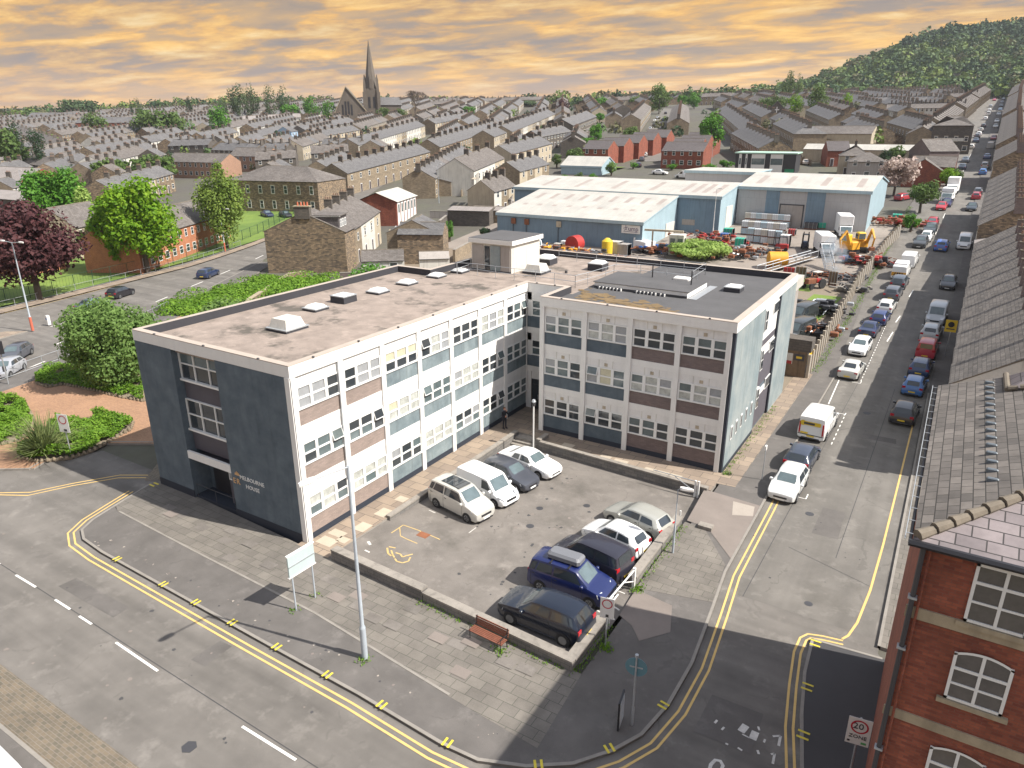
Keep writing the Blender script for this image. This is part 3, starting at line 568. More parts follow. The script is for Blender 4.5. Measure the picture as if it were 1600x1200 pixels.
for a, b in ((pp[0], pp[1]), (pp[1], pp[2]), (pp[4], pp[5]), (pp[2], pp[3])):
    l = hypot(b[0]-a[0], b[1]-a[1]); k_ = max(2, int(l/3.4))
    for i in range(k_):
        t = (i+.5)/k_; x, y = a[0]+(b[0]-a[0])*t, a[1]+(b[1]-a[1])*t; r.bbox(x-.06, y-.06, H3, x+.06, y+.06, H3+.07, .015, dark_m)
tag(r.ob('roof_bolt', OB), kind='stuff')

def window(y0, cols, z, axis, at, out, panes, op=None, rows=((.0, .48), (.60, 1.08))):
    """frame + panes on plane axis=at, facing 'out'; y0.. along the wall"""
    a0 = cols[0][0]-.1; a1 = cols[-1][1]+.1
    def bx(mb, u0, z0, u1, z1, d0, d1, m_):
        if axis == 'x': mb.box(at+out*d0, u0, z0, at+out*d1, u1, z1, m_)
        else: mb.box(u0, at+out*d0, z0, u1, at+out*d1, z1, m_)
    f = MB(); D = .07
    bx(f, a0, z-.09, a1, z, 0, D+.04, frame_w); bx(f, a0, z+1.12, a1, z+1.2, 0, D, frame_w); bx(f, a0, z+.50, a1, z+.60, 0, D-.01, frame_w)
    xs = [(a0, cols[0][0])]+[(cols[i][1], cols[i+1][0]) for i in range(len(cols)-1)]+[(cols[-1][1], a1)]
    for u0, u1 in xs: bx(f, u0, z, u1, z+1.12, 0, D+.004, frame_w)
    fo = f.ob('window', OB)
    for ci, (u0, u1) in enumerate(cols):
        for ri, (z0, z1) in enumerate(((0, .5), (.60, 1.12))):
            g_ = MB(); m_ = panes[(ci+ri*len(cols)) % len(panes)]
            if op is not None and ri == 1 and ci == op:
                zz0, zz1 = z+z0, z+z1; k = .2
                P = [(u0, zz0, k), (u1, zz0, k), (u1, zz1, .02), (u0, zz1, .02)]
                fr = [(at+out*p_[2], p_[0], p_[1]) if axis == 'x' else (p_[0], at+out*p_[2], p_[1]) for p_ in P]
                g_.add(fr, [[0, 1, 2, 3]], m_); s_ = g_.ob('open_pane', fo)
                e = MB()
                for i in range(4): e.bar(fr[i], fr[(i+1) % 4], .045, frame_w)
                e.ob('casement', s_)
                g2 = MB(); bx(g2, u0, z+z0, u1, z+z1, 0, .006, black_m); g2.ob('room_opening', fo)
            else: bx(g_, u0, z+z0, u1, z+z1, 0, .012, m_); g_.ob('pane', fo)
    return fo
G_, GB, GL, GC, GY = glass, glass_b, glass_l, glass_c, glass_y
BAY = 3.45
# panes per floor (top, middle, ground) for the seven long bays, lower row then upper row
LP = [ # top floor
 [[GL, GL, G_, GL, GL, G_], [G_, GL, GL, G_, GL, GL], [G_, G_, G_, GY, GY, GY], [G_, GC, GL, G_, GC, GL], [G_, G_, G_, G_, G_, G_], [GC, GL, GC, GC, GL, GC], [G_, G_, G_, G_, GB, GB]],
 [[G_, GB, GB, GB, GB, GB], [GB, GB, G_, G_, G_, G_], [GC, GC, GC, GY, GC, GC], [GB, GB, GB, GB, GB, GB], [GC, GC, GC, GL, GC, GC], [G_, G_, GB, G_, G_, GB], [GB]*6],
 [[GB, GC, GB, GC, GC, G_], [GC, GB, GC, GC, GC, GC], [G_, G_, G_, GL, G_, GB], [GC, GC, GC, GC, GC, GC], [GB, GL, GB, G_, G_, GL], [GB, G_, GB, G_, G_, G_], [GB]*6]]
OPN = {(1, 0): 2, (1, 1): 2, (0, 6): 2, (1, 5): 2, (1, 3): 0, (0, 3): 0, (2, 5): 2}
pan = MB(); spn = MB(); pil = MB(); pnb = MB()
for b in range(7):
    y0 = .07+b*BAY
    pil.box(-.3, y0-.05, -.3, 0., y0+.33, 9.745, white); pil.ob('pillar', OB); pil = MB()
    for fi, lv in enumerate((6.44, 3.22, 0.)):
        cols = [(y0+.45, y0+1.26), (y0+1.45, y0+2.34), (y0+2.55, y0+3.32)]
        window(0, cols, lv+1.47, 'x', -.12, 1, LP[fi][b], OPN.get((fi, b)))
        spn.box(-.3, y0+.33, lv+2.66, -.10, y0+BAY-.05, lv+3.24+(.07 if lv > 6 else 0), white_w); spn.box(-.3, y0+.33, lv+.0+(.0 if lv else .22), -.085, y0+BAY-.05, lv+.46 if lv else .36, white if lv else base_dark)
        spn.box(-.3, y0+.33, lv+1.30, -.13, y0+BAY-.05, lv+2.7, frame_w)
        pan = MB(); pan.box(-.3, y0+.33, lv+(.46 if lv else .36), -.10, y0+BAY-.05, lv+1.32, pinkbrick if b < 2 else blue_panel); pan.ob('brick_panel' if b < 2 else 'painted_panel', OB)
        if lv == 0: spn.box(-.3, y0+.33, -.3, -.07, y0+BAY-.05, .30, base_dark)
        spn.ob('spandrel', OB); spn = MB()
pil.box(-.3, 24.1, -.3, 0., 24.3, 9.745, white)
pil.ob('pillar', OB); pil = MB(); pil.box(-.36, -.03, -.02, .0, .07, 9.745, white)
pil.ob('pillar', OB); pil = MB()
# corner piece with the door
pn2 = MB(); sp2 = MB()
for lv in (6.44, 3.22):
    window(0, [(.5, 1.15), (1.25, 1.9)] if lv > 4 else [(.5, 1.9)], lv+1.47, 'y', 24.16, -1, [GB, G_], 1 if lv > 4 else None)
    pn2 = MB(); pn2.box(.05, 24.05, lv+.46, 3.2, 24.2, lv+1.34, blue_wall); pn2.ob('painted_panel', OB); sp2.box(.05, 24.06, lv-.02, 3.2, 24.2, lv+.46, white)
sp2.box(.05, 24.1, 7.0+2.1, 3.2, 24.19, 9.76, white_w); sp2.box(.05, 24.1, 4.3+1.5, 3.2, 24.19, 6.44, white_w); sp2.box(1.98, 24.1, 0, 3.2, 24.19, 9.7, white_w); sp2.box(.05, 24.1, 0, .4, 24.19, 9.7, white_w)
sp2.ob('corner_spandrel', OB)
d = MB(); d.box(.45, 24.08, 0, 1.95, 24.16, 2.55, black_m); do = d.ob('door', OB)
d = MB(); d.box(.57, 24.05, .15, 1.15, 24.075, 2.1, glass); d.box(1.25, 24.05, .15, 1.83, 24.075, 2.1, glass); d.box(.57, 24.05, 2.18, 1.83, 24.075, 2.48, glass); d.ob('door_glass', do)
d = MB(); d.tube([(1.12, 24.0, .9), (1.12, 24.0, 1.3)], .02, galv, 6); d.ob('handle', do)
# right wing facade, four bays
RP = [[[GB, GB, G_, GL, GB, GB], [GC, GC, GL, GL, GC, GL], [G_]*6, [G_, G_, G_, GB, GB, GB]], [[GB, GB, G_, GL, GB, G_], [GL, GY, GB, GB, GY, GB], [GC, GC, GC, GB, GC, GL], [GC, GC, GC, GB, GC, GL]], [[G_]*6, [G_, G_, G_, GB, G_, G_], [G_, GB, G_, GB, GB, G_], [G_]*6]]
ROP = {(1, 1): 0, (2, 1): 0}
pan = MB(); pnb = MB(); spn = MB(); vent = MB()
for b in range(4):
    x0 = 3.35+b*3.41
    pil.box(x0-.15, 20.45, -.3, x0+.2, 20.8, 9.745, white); pil.ob('pillar', OB); pil = MB()
    for fi, lv in enumerate((6.44, 3.22, 0.)):
        cols = [(x0+.32, x0+1.10), (x0+1.33, x0+2.16), (x0+2.37, x0+3.14)]
        window(0, cols, lv+1.47, 'y', 20.62, -1, RP[fi][b], ROP.get((fi, b)))
        x1 = x0+3.26
        spn.box(x0+.2, 20.6, lv+2.66, x1, 20.8, lv+3.24+(.07 if lv > 6 else 0), white_w); spn.box(x0+.2, 20.57, lv+(.0 if lv else .2), x1, 20.8, lv+.46 if lv else .36, white if lv else base_dark)
        spn.box(x0+.2, 20.64, lv+1.30, x1, 20.8, lv+2.7, frame_w)
        for q in (x0+1.2, x0+2.25): spn.box(q-.02, 20.585, lv+2.68, q+.02, 20.61, lv+3.2, render_w)
        pan = MB(); pan.box(x0+.2, 20.6, lv+(.46 if lv else .36), x1, 20.8, lv+1.32, blue_wall if b < 2 else brownbrick); pan.ob('painted_panel' if b < 2 else 'brick_panel', OB)
        if lv == 0: spn.box(x0+.2, 20.56, -.3, x1, 20.8, .30, base_dark)
        spn.ob('spandrel', OB); spn = MB(); vent = MB(); vent.box(x0+1.62, 20.57, lv+2.78, x0+1.86, 20.60, lv+3.0, render_c); vent.ob('wall_vent', OB)
pil.box(16.72, 20.45, -.3, 17.04, 20.8, 9.745, white)
pil.ob('pillar', OB)
# end wall windows (two big ones) + small entrance window, lintel, recessed doorway
for z0, z1 in ((7.85, 9.72), (4.62, 6.55)):
    f = MB(); X0, X1 = -9.96, -5.97
    f.box(X0, .30, z0-.1, X1, .56, z0+.02, frame_w); f.box(X0, .42, z1-.06, X1, .55, z1, frame_w); f.box(X0, .42, z0+.93, X1, .54, z0+1.0, frame_w)
    for u in (X0, X0+1.32, X0+2.66, X1-.08): f.box(u, .415, z0+.02, u+.08, .545, z1-.06, frame_w)
    fo = f.ob('window', OB)
    for i in range(3):
        for j in range(2):
            g_ = MB(); u = X0+.08+i*1.33; v = z0+.02+j*.98; g_.box(u, .49, v, min(u+1.25, X1-.08), .53, v+(.9 if j == 0 else z1-.06-v), GB if z0 > 6 and j else G_); g_.ob('pane', fo)
f = MB(); f.box(-9.96, -.02, 2.76, -5.97, .12, 3.26, white); f.ob('entrance_lintel', OB)
f = MB(); f.box(-6.95, .5, 1.86, -6.0, .62, 2.76, frame_w); fo = f.ob('window', OB); g_ = MB(); g_.box(-6.85, .46, 1.98, -6.08, .5, 2.68, glass_l); g_.ob('pane', fo)
f = MB(); f.box(-7.1, .62, -.3, -5.97, 1.35, 2.72, purple_wall); f.box(-9.96, .1, -.3, -5.97, 1.3, .16, base_dark); f.box(-9.5, 1.22, .16, -7.6, 1.31, 2.4, black_m); f.ob('entrance', OB)
f = MB(); f.tube([(-9.7, .06, .16), (-9.7, .06, 1.0), (-6.1, .06, 1.0), (-6.1, .06, .16)], .022, dark_m, 6); f.tube([(-7.9, .06, .16), (-7.9, .06, 1.0)], .02, dark_m, 6); f.ob('entrance_rail', OB)
for q_ in ((-13.52, -.02, -.3, -9.96, .03, .5), (-5.97, -.02, -.3, -.37, .03, .42), (17.2, 20.8, -.3, 17.29, 28.3, .3)): f = MB(); f.box(*q_, base_dark); f.ob('plinth', OB)
# five little windows and bigger casements on the street side
for y in (21.9, 23.1, 24.35, 25.65, 27.1):
    f = MB(); f.box(17.25, y-.22, 1.95, 17.31, y+.22, 2.95, frame_w); fo = f.ob('window', OB); g_ = MB(); g_.box(17.30, y-.13, 2.06, 17.322, y+.13, 2.84, dark_m); g_.ob('pane', fo)
for z in (2.0, 5.0, 8.0):
    f = MB(); f.box(17.14, 28.35, z-.1, 17.32, 29.1, z+1.5, frame_w); fo = f.ob('window', OB); g_ = MB(); g_.box(17.30, 28.42, z, 17.34, 29.0, z+.65, glass); g_.box(17.30, 28.42, z+.75, 17.34, 29.0, z+1.4, glass); g_.ob('pane', fo)
    f = MB(); f.box(17.14, 31.4, z+.5, 17.2, 33, z+1.4, frame_w); fo = f.ob('window', OB); g_ = MB(); g_.box(17.19, 31.5, z+.58, 17.215, 32.9, z+1.32, glass); g_.ob('pane', fo)
# wall lettering
def text(s, size, mt, parent, loc, rot, name='lettering', ext=.012, align='LEFT', sp=1.):
    c = bpy.data.curves.new('t', 'FONT'); c.body = s; c.size = size; c.extrude = ext; c.align_x = align; c.space_character = sp; c.resolution_u = 2
    o = bpy.data.objects.new('t', c); COL.objects.link(o); dg = bpy.context.evaluated_depsgraph_get(); me = bpy.data.meshes.new_from_object(o.evaluated_get(dg)); bpy.data.objects.remove(o)
    me.materials.clear(); me.materials.append(mt); ob = put(name, me, parent, loc); ob.rotation_euler = rot; return ob
gold = plain('gold_letter', (.62, .38, .18), .4); letw = plain('letter_white', (.72, .72, .7), .5)
text('MELBOURNE', .36, letw, OB, (-5.2, -.02, 2.62), (pi/2, 0, 0), sp=1.02); text('HOUSE', .36, letw, OB, (-4.75, -.02, 2.12), (pi/2, 0, 0), sp=1.02)
text('E R', .5, gold, OB, (-5.85, -.02, 2.2), (pi/2, 0, 0), sp=.85); text('II', .2, gold, OB, (-5.52, -.025, 2.3), (pi/2, 0, 0))
c_ = MB()
c_.prism([(-5.62, -.03), (-5.22, -.03), (-5.22, 0), (-5.62, 0)], 2.78, 2.84, gold)
for i in range(5): x = -5.58+i*.08; c_.cyl((x+.0, -.015, 2.84), (.0, 0, 1), .032, .1+.05*(2-abs(2-i)), gold, 6, .012)
c_.ob('crown_emblem', OB)
# rooflights
def skylight(x, y, s=1.5, kerb=.25, h=.25, big=0, up=upstand):
    o = MB(); a = s/2; o.loft([[(x-a, y-a, 9.9), (x+a, y-a, 9.9), (x+a, y+a, 9.9), (x-a, y+a, 9.9)], [(x-a*.97, y-a*.97, 9.9+kerb), (x+a*.97, y-a*.97, 9.9+kerb), (x+a*.97, y+a*.97, 9.9+kerb), (x-a*.97, y+a*.97, 9.9+kerb)]], up)
    so_ = o.ob('roof_light', rf); o = MB(); z = 9.9+kerb
    o.box(x-a*1.03, y-a*1.03, z, x+a*1.03, y+a*1.03, z+.06, galv)
    b_ = .62 if not big else .66; o.loft([[(x+sx_*a*k_, y+sy_*a*k_, zz_) for sx_, sy_ in ((-1, -1), (1, -1), (1, 1), (-1, 1))] for k_, zz_ in ((.85, z+.06), (b_, z+h))], white if not big else render_w); o.ob('cover', so_)
skylight(-7.0, 6.2, 1.85, .16, .62, 1); skylight(-9.2, 10.7, 1.3, .16, .24); skylight(-9.25, 13.5, 1.35, .48, .12); skylight(-9.1, 17, 1.3, .14, .24); skylight(-9.2, 20.6, 1.3, .14, .24); skylight(-8.9, 24.1, 1.25, .14, .22); skylight(-8.4, 26.8, 1.2, .16, .2)
skylight(-2.6, 30.1, 1.85, .2, .6, 1); skylight(-3.9, 34.2, 1.5, .55, .3); skylight(1.4, 34, 1.4, .6, .25); skylight(14, 31.6, 1.25, .35, .16)
# lift motor room
hm = MB(); hm.box(-8.3, 28.5, 9.9, -4.2, 33.4, 12.35, render_w); ho = hm.ob('motor_room', OB)
hm = MB(); hm.box(-8.5, 28.25, 12.35, -3.95, 33.6, 12.72, white); hm.box(-8.45, 28.3, 12.72, -4.0, 33.55, 12.76, roof_dark); hm.ob('motor_room_roof', ho)
hm = MB(); hm.box(-8.2, 28.44, 10.2, -7.05, 28.52, 12.2, render_g); hm.box(-6.9, 28.43, 10.1, -6.4, 28.51, 12.1, glass); hm.box(-6.3, 28.42, 10.0, -5.3, 28.50, 12.2, blue_pale); hm.box(-5.25, 28.44, 10.0, -4.35, 28.52, 12.2, render_g); hm.box(-8.3, 28.40, 9.92, -4.2, 28.48, 10.06, dark_m); hm.ob('door_panel', ho)
# raised roof deck
hm = MB(); hm.box(4.3, 27.2, 9.92, 11.8, 31.9, 10.38, white, top=roof_dark); hm.box(4.2, 27.15, 10.38, 11.9, 31.95, 10.42, roof_dark); hm.box(4.3, 27.17, 9.92, 11.8, 27.2, 10.1, dark_m); pl_ = hm.ob('raised_deck', OB)
hm = MB(); hm.box(11.9, 27.1, 9.92, 12.5, 32.4, 9.96, galv); hm.ob('flashing', pl_)
hm = MB()
for x in (4.6, 4.9, 5.2, 5.5, 5.8, 6.1, 6.4, 7.7, 8.0, 8.3, 8.6, 8.9, 9.2, 9.6, 9.9): hm.cyl((x, 27.0, 10.0), (1, 0, 0), .1, .22, black_m, 8); hm.box(x+.2, 26.9, 9.9, x+.27, 27.1, 10.12, white)
hm.ob('duct', pl_)
for x, y in ((7.6, 31), (11.2, 29.8)): hm = MB(); hm.tube([(x, y, 10.4), (x, y, 11.5)], .05, black_m, 8); hm.ob('vent_pipe', pl_)
hm = MB(); hm.bbox(9.3, 31, 10.42, 10.6, 31.8, 10.62, .08, white); hm.ob('roof_light', pl_)
hm = MB(); hm.cyl((-.3, 31.2, 9.92), (0, 0, 1), .12, .22, dark_m, 10); hm.ob('vent_pipe', rf)
# handrails
def rail(pts, name='handrail', h=1.0):
    o = MB()
    for a, b in zip(pts[:-1], pts[1:]):
        for z in (h, h*.52): o.tube([(*a, 9.92+z), (*b, 9.92+z)], .022, galv, 6)
    for x, y in pts: o.tube([(x, y, 9.92), (x, y, 9.92+h)], .022, galv, 6)
    o.ob(name, OB)
rail([(-8.1, 26.0), (-6.3, 26.4), (-4.4, 26.3), (-2.5, 26.2), (-.6, 26.4), (1.2, 26.3), (3.1, 26.2)]); rail([(3.1, 26.2), (3.4, 27.8), (3.7, 30.6), (3.8, 32.0)]); rail([(-8.0, 25.8), (-8.2, 28.2)])
rail([(-3.9, 36.6), (-2, 36.6), (0, 36.6), (2, 36.6), (4, 36.6), (6.2, 36.6), (8.3, 36.6), (10.2, 36.6)]); rail([(10.2, 36.6), (10.3, 34.2), (10.4, 32.3)]); rail([(3.8, 32), (5.7, 33.2), (8, 33.2), (10.3, 33.2)])
hm = MB(); hm.box(-.02, 3.4, 2.5, .02, 3.46, 9.7, galv); hm.ob('downpipe', OB)

# ---------------------------------------------------------------- low walls round the car park
def wallp(name, label, pts, h0, h1, th=.42, mt=conc_wall, cap=conc, bot=-.8, group=None, cat='low wall'):
    o = thing(name, label, cat, (pts[0][0], pts[0][1], 0), 0, group); b = MB(); c = MB(); ox, oy = pts[0]
    for i, (a, d) in enumerate(zip(pts[:-1], pts[1:])):
        l = hypot(d[0]-a[0], d[1]-a[1]); n = (-(d[1]-a[1])/l*th/2, (d[0]-a[0])/l*th/2); t = ((d[0]-a[0])/l*(th/2 if i < len(pts)-2 else 0), (d[1]-a[1])/l*(th/2 if i < len(pts)-2 else 0)); s = .03
        q = [(a[0]+n[0]-ox, a[1]+n[1]-oy), (a[0]-n[0]-ox, a[1]-n[1]-oy), (d[0]-n[0]+t[0]-ox, d[1]-n[1]+t[1]-oy), (d[0]+n[0]+t[0]-ox, d[1]+n[1]+t[1]-oy)]
        z1 = h0+(h1-h0)*i/max(1, len(pts)-2) if len(pts) > 2 else h0
        b.prism(q, bot, z1-.09-.004*i, mt); n = (n[0]*1.16, n[1]*1.16)
        q = [(a[0]+n[0]-ox, a[1]+n[1]-oy), (a[0]-n[0]-ox, a[1]-n[1]-oy), (d[0]-n[0]+t[0]-ox, d[1]-n[1]+t[1]-oy), (d[0]+n[0]+t[0]-ox, d[1]+n[1]+t[1]-oy)]
        c.prism(q, z1-.09-.004*i, z1-.004*i, cap)
    b.ob('wall', o); c.ob('coping', o); return o
wallp('low_wall', 'low concrete block wall with coping along the front pavement, near the notice board', [(2.3, -.25), (8.7, -.52)], .62, .62)
wallp('low_wall', 'stepped-down concrete block wall behind the bench, turning the corner beside the navy car', [(8.75, -.52), (17.0, -.98), (17.0, 2.2)], .5, .5)
wallp('low_wall', 'low concrete wall with coping between the car park and the side street pavement', [(16.95, 5.9), (16.95, 12.9)], .5, .5)
wallp('retaining_wall', 'stone retaining wall with coping under the right wing walkway', [(4.5, 18.4), (17.2, 17.75)], .18, .18, .3, conc_wall, conc, -1.2)
wallp('retaining_wall', 'low stone retaining wall beside the long wing walkway behind the parked vans', [(2.05, 4.4), (2.05, 16.0), (2.0, 19.2)], .16, .16, .3, conc_wall, conc, -1.2)
o = MB()
for i in range(3): o.box(2.2, 18.6-i*.3, -1.2, 4.3, 18.9-i*.3+(.6 if i == 0 else 0), -.13-.15*i, conc)
tag(o.ob('step', loc=None), 'three concrete steps from the walkway down to the car park by the camera pole', 'steps')
wallp('step_wall', 'short stub wall beside the steps at the foot of the camera pole', [(4.4, 18.3), (4.4, 19.6)], .3, .3, .3)

# ---------------------------------------------------------------- vehicles
PAINT = {}
def paint(c, metal=.0):
    k = (c, metal)
    if k not in PAINT: PAINT[k] = mat('car_paint', c, .32, .03, 1.5, 10, metal=metal, coat=.8)
    return PAINT[k]
# profile: (t, top z, belt z, half width factor, roof half width factor)   t along length from nose
PROF = {
 'hatch': [(0, .36, .36, .70, .60), (.012, .44, .44, .84, .74), (.05, .50, .50, .93, .84), (.12, .56, .56, .98, .88), (.24, .635, .635, 1, .88), (.27, .665, .655, 1, .86), (.42, .955, .66, 1, .70), (.50, .995, .665, 1, .72), (.62, 1.0, .67, 1, .72), (.78, .97, .68, 1, .71), (.88, .925, .69, .99, .69), (.965, .66, .655, .96, .80), (.985, .52, .52, .94, .84), (1, .34, .34, .86, .80)],
 'estate': [(0, .36, .36, .70, .60), (.012, .44, .44, .84, .74), (.05, .50, .50, .93, .84), (.12, .56, .56, .98, .88), (.25, .63, .63, 1, .88), (.28, .66, .65, 1, .86), (.41, .95, .66, 1, .70), (.5, .99, .66, 1, .72), (.7, 1.0, .67, 1, .72), (.88, .975, .68, .99, .70), (.93, .95, .68, .99, .69), (.985, .64, .63, .96, .82), (.992, .5, .5, .95, .84), (1, .34, .34, .86, .8)],
 'saloon': [(0, .36, .36, .68, .58), (.012, .44, .44, .82, .72), (.05, .50, .50, .92, .83), (.12, .56, .56, .98, .88), (.26, .63, .63, 1, .88), (.29, .655, .645, 1, .85), (.42, .95, .65, 1, .68), (.52, 1.0, .655, 1, .70), (.64, .98, .66, 1, .69), (.70, .94, .665, .99, .67), (.83, .70, .68, .98, .80), (.86, .685, .675, .98, .84), (.975, .64, .64, .93, .82), (.99, .5, .5, .9, .8), (1, .34, .34, .82, .74)],
 'mpv': [(0, .32, .32, .72, .62), (.012, .42, .42, .86, .76), (.05, .48, .48, .95, .85), (.14, .56, .56, .99, .88), (.20, .60, .60, 1, .88), (.225, .62, .61, 1, .86), (.38, .95, .62, 1, .76), (.46, .99, .62, 1, .78), (.7, 1.0, .63, 1, .78), (.90, .975, .635, .99, .77), (.95, .94, .64, .98, .76), (.98, .64, .63, .96, .84), (.99, .45, .45, .95, .85), (1, .3, .3, .88, .82)],
 'suv': [(0, .42, .42, .74, .64), (.012, .50, .50, .87, .77), (.05, .55, .55, .95, .86), (.12, .60, .60, .99, .89), (.25, .65, .65, 1, .89), (.28, .68, .665, 1, .86), (.41, .95, .67, 1, .71), (.5, .99, .675, 1, .73), (.68, 1.0, .68, 1, .73), (.84, .975, .70, .99, .71), (.90, .93, .71, .98, .70), (.97, .68, .67, .96, .82), (.985, .52, .52, .95, .85), (1, .36, .36, .87, .8)],
 'van': [(0, .25, .25, .74, .64), (.012, .34, .34, .87, .77), (.05, .40, .40, .95, .86), (.12, .48, .48, .99, .90), (.17, .52, .52, 1, .90), (.19, .545, .53, 1, .88), (.33, .95, .54, 1, .86), (.38, .985, .54, 1, .88), (.6, 1.0, .54, 1, .89), (.9, .995, .54, .99, .89), (.97, .98, .54, .985, .88), (.99, .95, .54, .98, .87), (.995, .45, .45, .97, .92), (1, .24, .24, .93, .88)]}
DIM = dict(hatch=(4.15, 1.76, 1.46), estate=(4.6, 1.8, 1.48), saloon=(4.6, 1.8, 1.44), mpv=(4.3, 1.78, 1.74), suv=(4.45, 1.86, 1.62), van=(5.0, 1.94, 1.97), smallvan=(4.15, 1.76, 1.72), coupe=(4.6, 1.85, 1.37), small=(3.8, 1.68, 1.46))
BASE = dict(smallvan='van', coupe='saloon', small='hatch')
CARM = {}
def prof_at(P, t):
    for a, b in zip(P[:-1], P[1:]):
        if a[0] <= t <= b[0]: k = (t-a[0])/(b[0]-a[0]); return [a[i]+(b[i]-a[i])*k for i in range(1, 5)]
    return P[-1][1:]
def car_meshes(kind):
    if kind in CARM: return CARM[kind]
    L_, W_, H_ = DIM[kind]; P = PROF[BASE.get(kind, kind)]; hw = W_/2; isv = BASE.get(kind, kind) == 'van'
    ts = sorted(set([p_[0] for p_ in P]+[.34, .56, .68, .74, .92, .08, .19])); rings = []
    X = lambda t: (.5-t)*L_
    def sec(t):
        zt_, zb, f, fr = prof_at(P, t); zt_ *= H_; zb *= H_; w = hw*f; wr = hw*fr; z0 = .17+(.10 if t < .03 or t > .97 else 0)
        zb = min(zb, zt_-.02)
        cab = zt_-zb > .06
        return [(w*.86, z0), (w*.965, z0+.07), (w, z0+(zb-z0)*.45), (w*.985, zb-.05), (w*.955, zb), (wr if cab else min(wr, w*.93), zt_-.045 if cab else zt_-.012), (wr*.9 if cab else wr*.8, zt_-.008), (wr*.45, zt_+.018), ]
    for t in ts:
        s = sec(t); ring = [(X(t), y, z) for y, z in s]+[(X(t), -y, z) for y, z in reversed(s)]; rings.append(ring)
    b = MB(); pm = white; b.loft(rings, pm); body = b.me('body', 28)
    def side(t, v, off=.012):       # point on the glasshouse side
        s = sec(t); a, c = s[4], s[5]; y = a[0]+(c[0]-a[0])*v+off; z = a[1]+(c[1]-a[1])*v; return y, z
    wt = [p_ for p_ in P]
    t0, t1 = P[5][0], P[6][0]                                  # windscreen
    tr0, tr1 = (P[-4][0], P[-3][0]) if kind not in ('saloon', 'coupe') else (P[9][0], P[10][0])
    def sidewin(segs, m_, nm, s0):
        g_ = MB()
        for s_ in (s0,):
            for poly in segs:
                n_ = 5; v = []
                for i in range(n_+1):
                    k = i/n_; lo = poly[0][0]+(poly[1][0]-poly[0][0])*k; hi = poly[3][0]+(poly[2][0]-poly[3][0])*k
                    for tt, vv in ((lo, .10), (hi, .86)):
                        # keep top of sloping corner inside the glasshouse
                        y, z = side(tt, vv); v.append((X(tt), y*s_, z))
                f = [[2*i, 2*i+2, 2*i+3, 2*i+1] if s_ < 0 else [2*i, 2*i+1, 2*i+3, 2*i+2] for i in range(n_)]; g_.add(v, f, m_)
        return g_.me(nm, 30)
    te = tr0-.01
    if isv: segs = [[(t1-.085,), (t1+.11,), (t1+.11,), (t1+.0,)]]
    else:
        mid = (t1+te)/2+.0
        segs = [[(t1-.09,), (mid-.012,), (mid-.012,), (t1+.0,)], [(mid+.012,), (min(te+.01, mid+.22),), (min(te-.02, mid+.18),), (mid+.012,)]]
        if kind in ('estate', 'mpv', 'suv', 'saloon'): segs.append([(min(te+.01, mid+.22)+.015,), (te+.03,), (te-.005,), (min(te-.02, mid+.18)+.02,)])
    sw = [sidewin(segs, carglass, 'side_window', q) for q in (1, -1)]
    def topq(a, b_, m_, nm, ins=.86):
        g_ = MB(); v = []
        for i in range(4):
            t = a+(b_-a)*(.07+.86*i/3); s = sec(t); y = s[6][0]*ins/.9*.93; z = s[6][1]
            za, zb_ = sec(a)[6][1], sec(b_)[6][1]; d = hypot(X(a)-X(b_), za-zb_); nxx = (zb_-za)/d*.012; nz = abs(X(a)-X(b_))/d*.012
            if t > .5: nxx = -(za-zb_)/d*.012
            for yy, dz in ((-y*1.0, .0), (-y*.5, .014), (y*.5, .014), (y, 0)): v.append((X(t)+nxx, yy, z+nz+dz*1.+.008))
        f = [[4*i+j, 4*i+j+1, 4*i+5+j, 4*i+4+j] for i in range(3) for j in range(3)]
        g_.add(v, [q[::-1] for q in f] if True else f, m_); return g_.me(nm, 40)
    ws = topq(t0, t1, carglass_l, 'windscreen'); rw = topq(tr0, tr1, carglass, 'rear_window', .80)
    # wheels
    R_ = .33 if kind in ('suv', 'van') else .31
    wx = (.5-.185)*L_ if not isv else (.5-.17)*L_; wx2 = -(.5-.185)*L_
    wheel = MB(); wheel.cyl((0, -.09, 0), (0, 1, 0), R_, .18, rubber, 20); tyre = wheel.me('tyre', 40)
    rim = MB(); rim.cyl((0, -.10, 0), (0, 1, 0), R_*.64, .20, alloy, 16)
    for k in range(5): a = k*2*pi/5; rim.box(-.0, 0, 0, 0, 0, 0, alloy) if False else rim.tube([(R_*.18*cos(a+.6), -.104, R_*.18*sin(a+.6)), (R_*.52*cos(a+.6), -.104, R_*.52*sin(a+.6))], [.03, .045], dark_m, 4)
    rimm = rim.me('rim', 40)
    arch = MB()
    for x in (wx, wx2):
        for s_ in (1, -1): arch.cyl((x, s_*(hw*.955), R_), (0, s_, 0), R_*1.13, hw*.052, black_m, 18)
    am = arch.me('wheel_arch', 40)
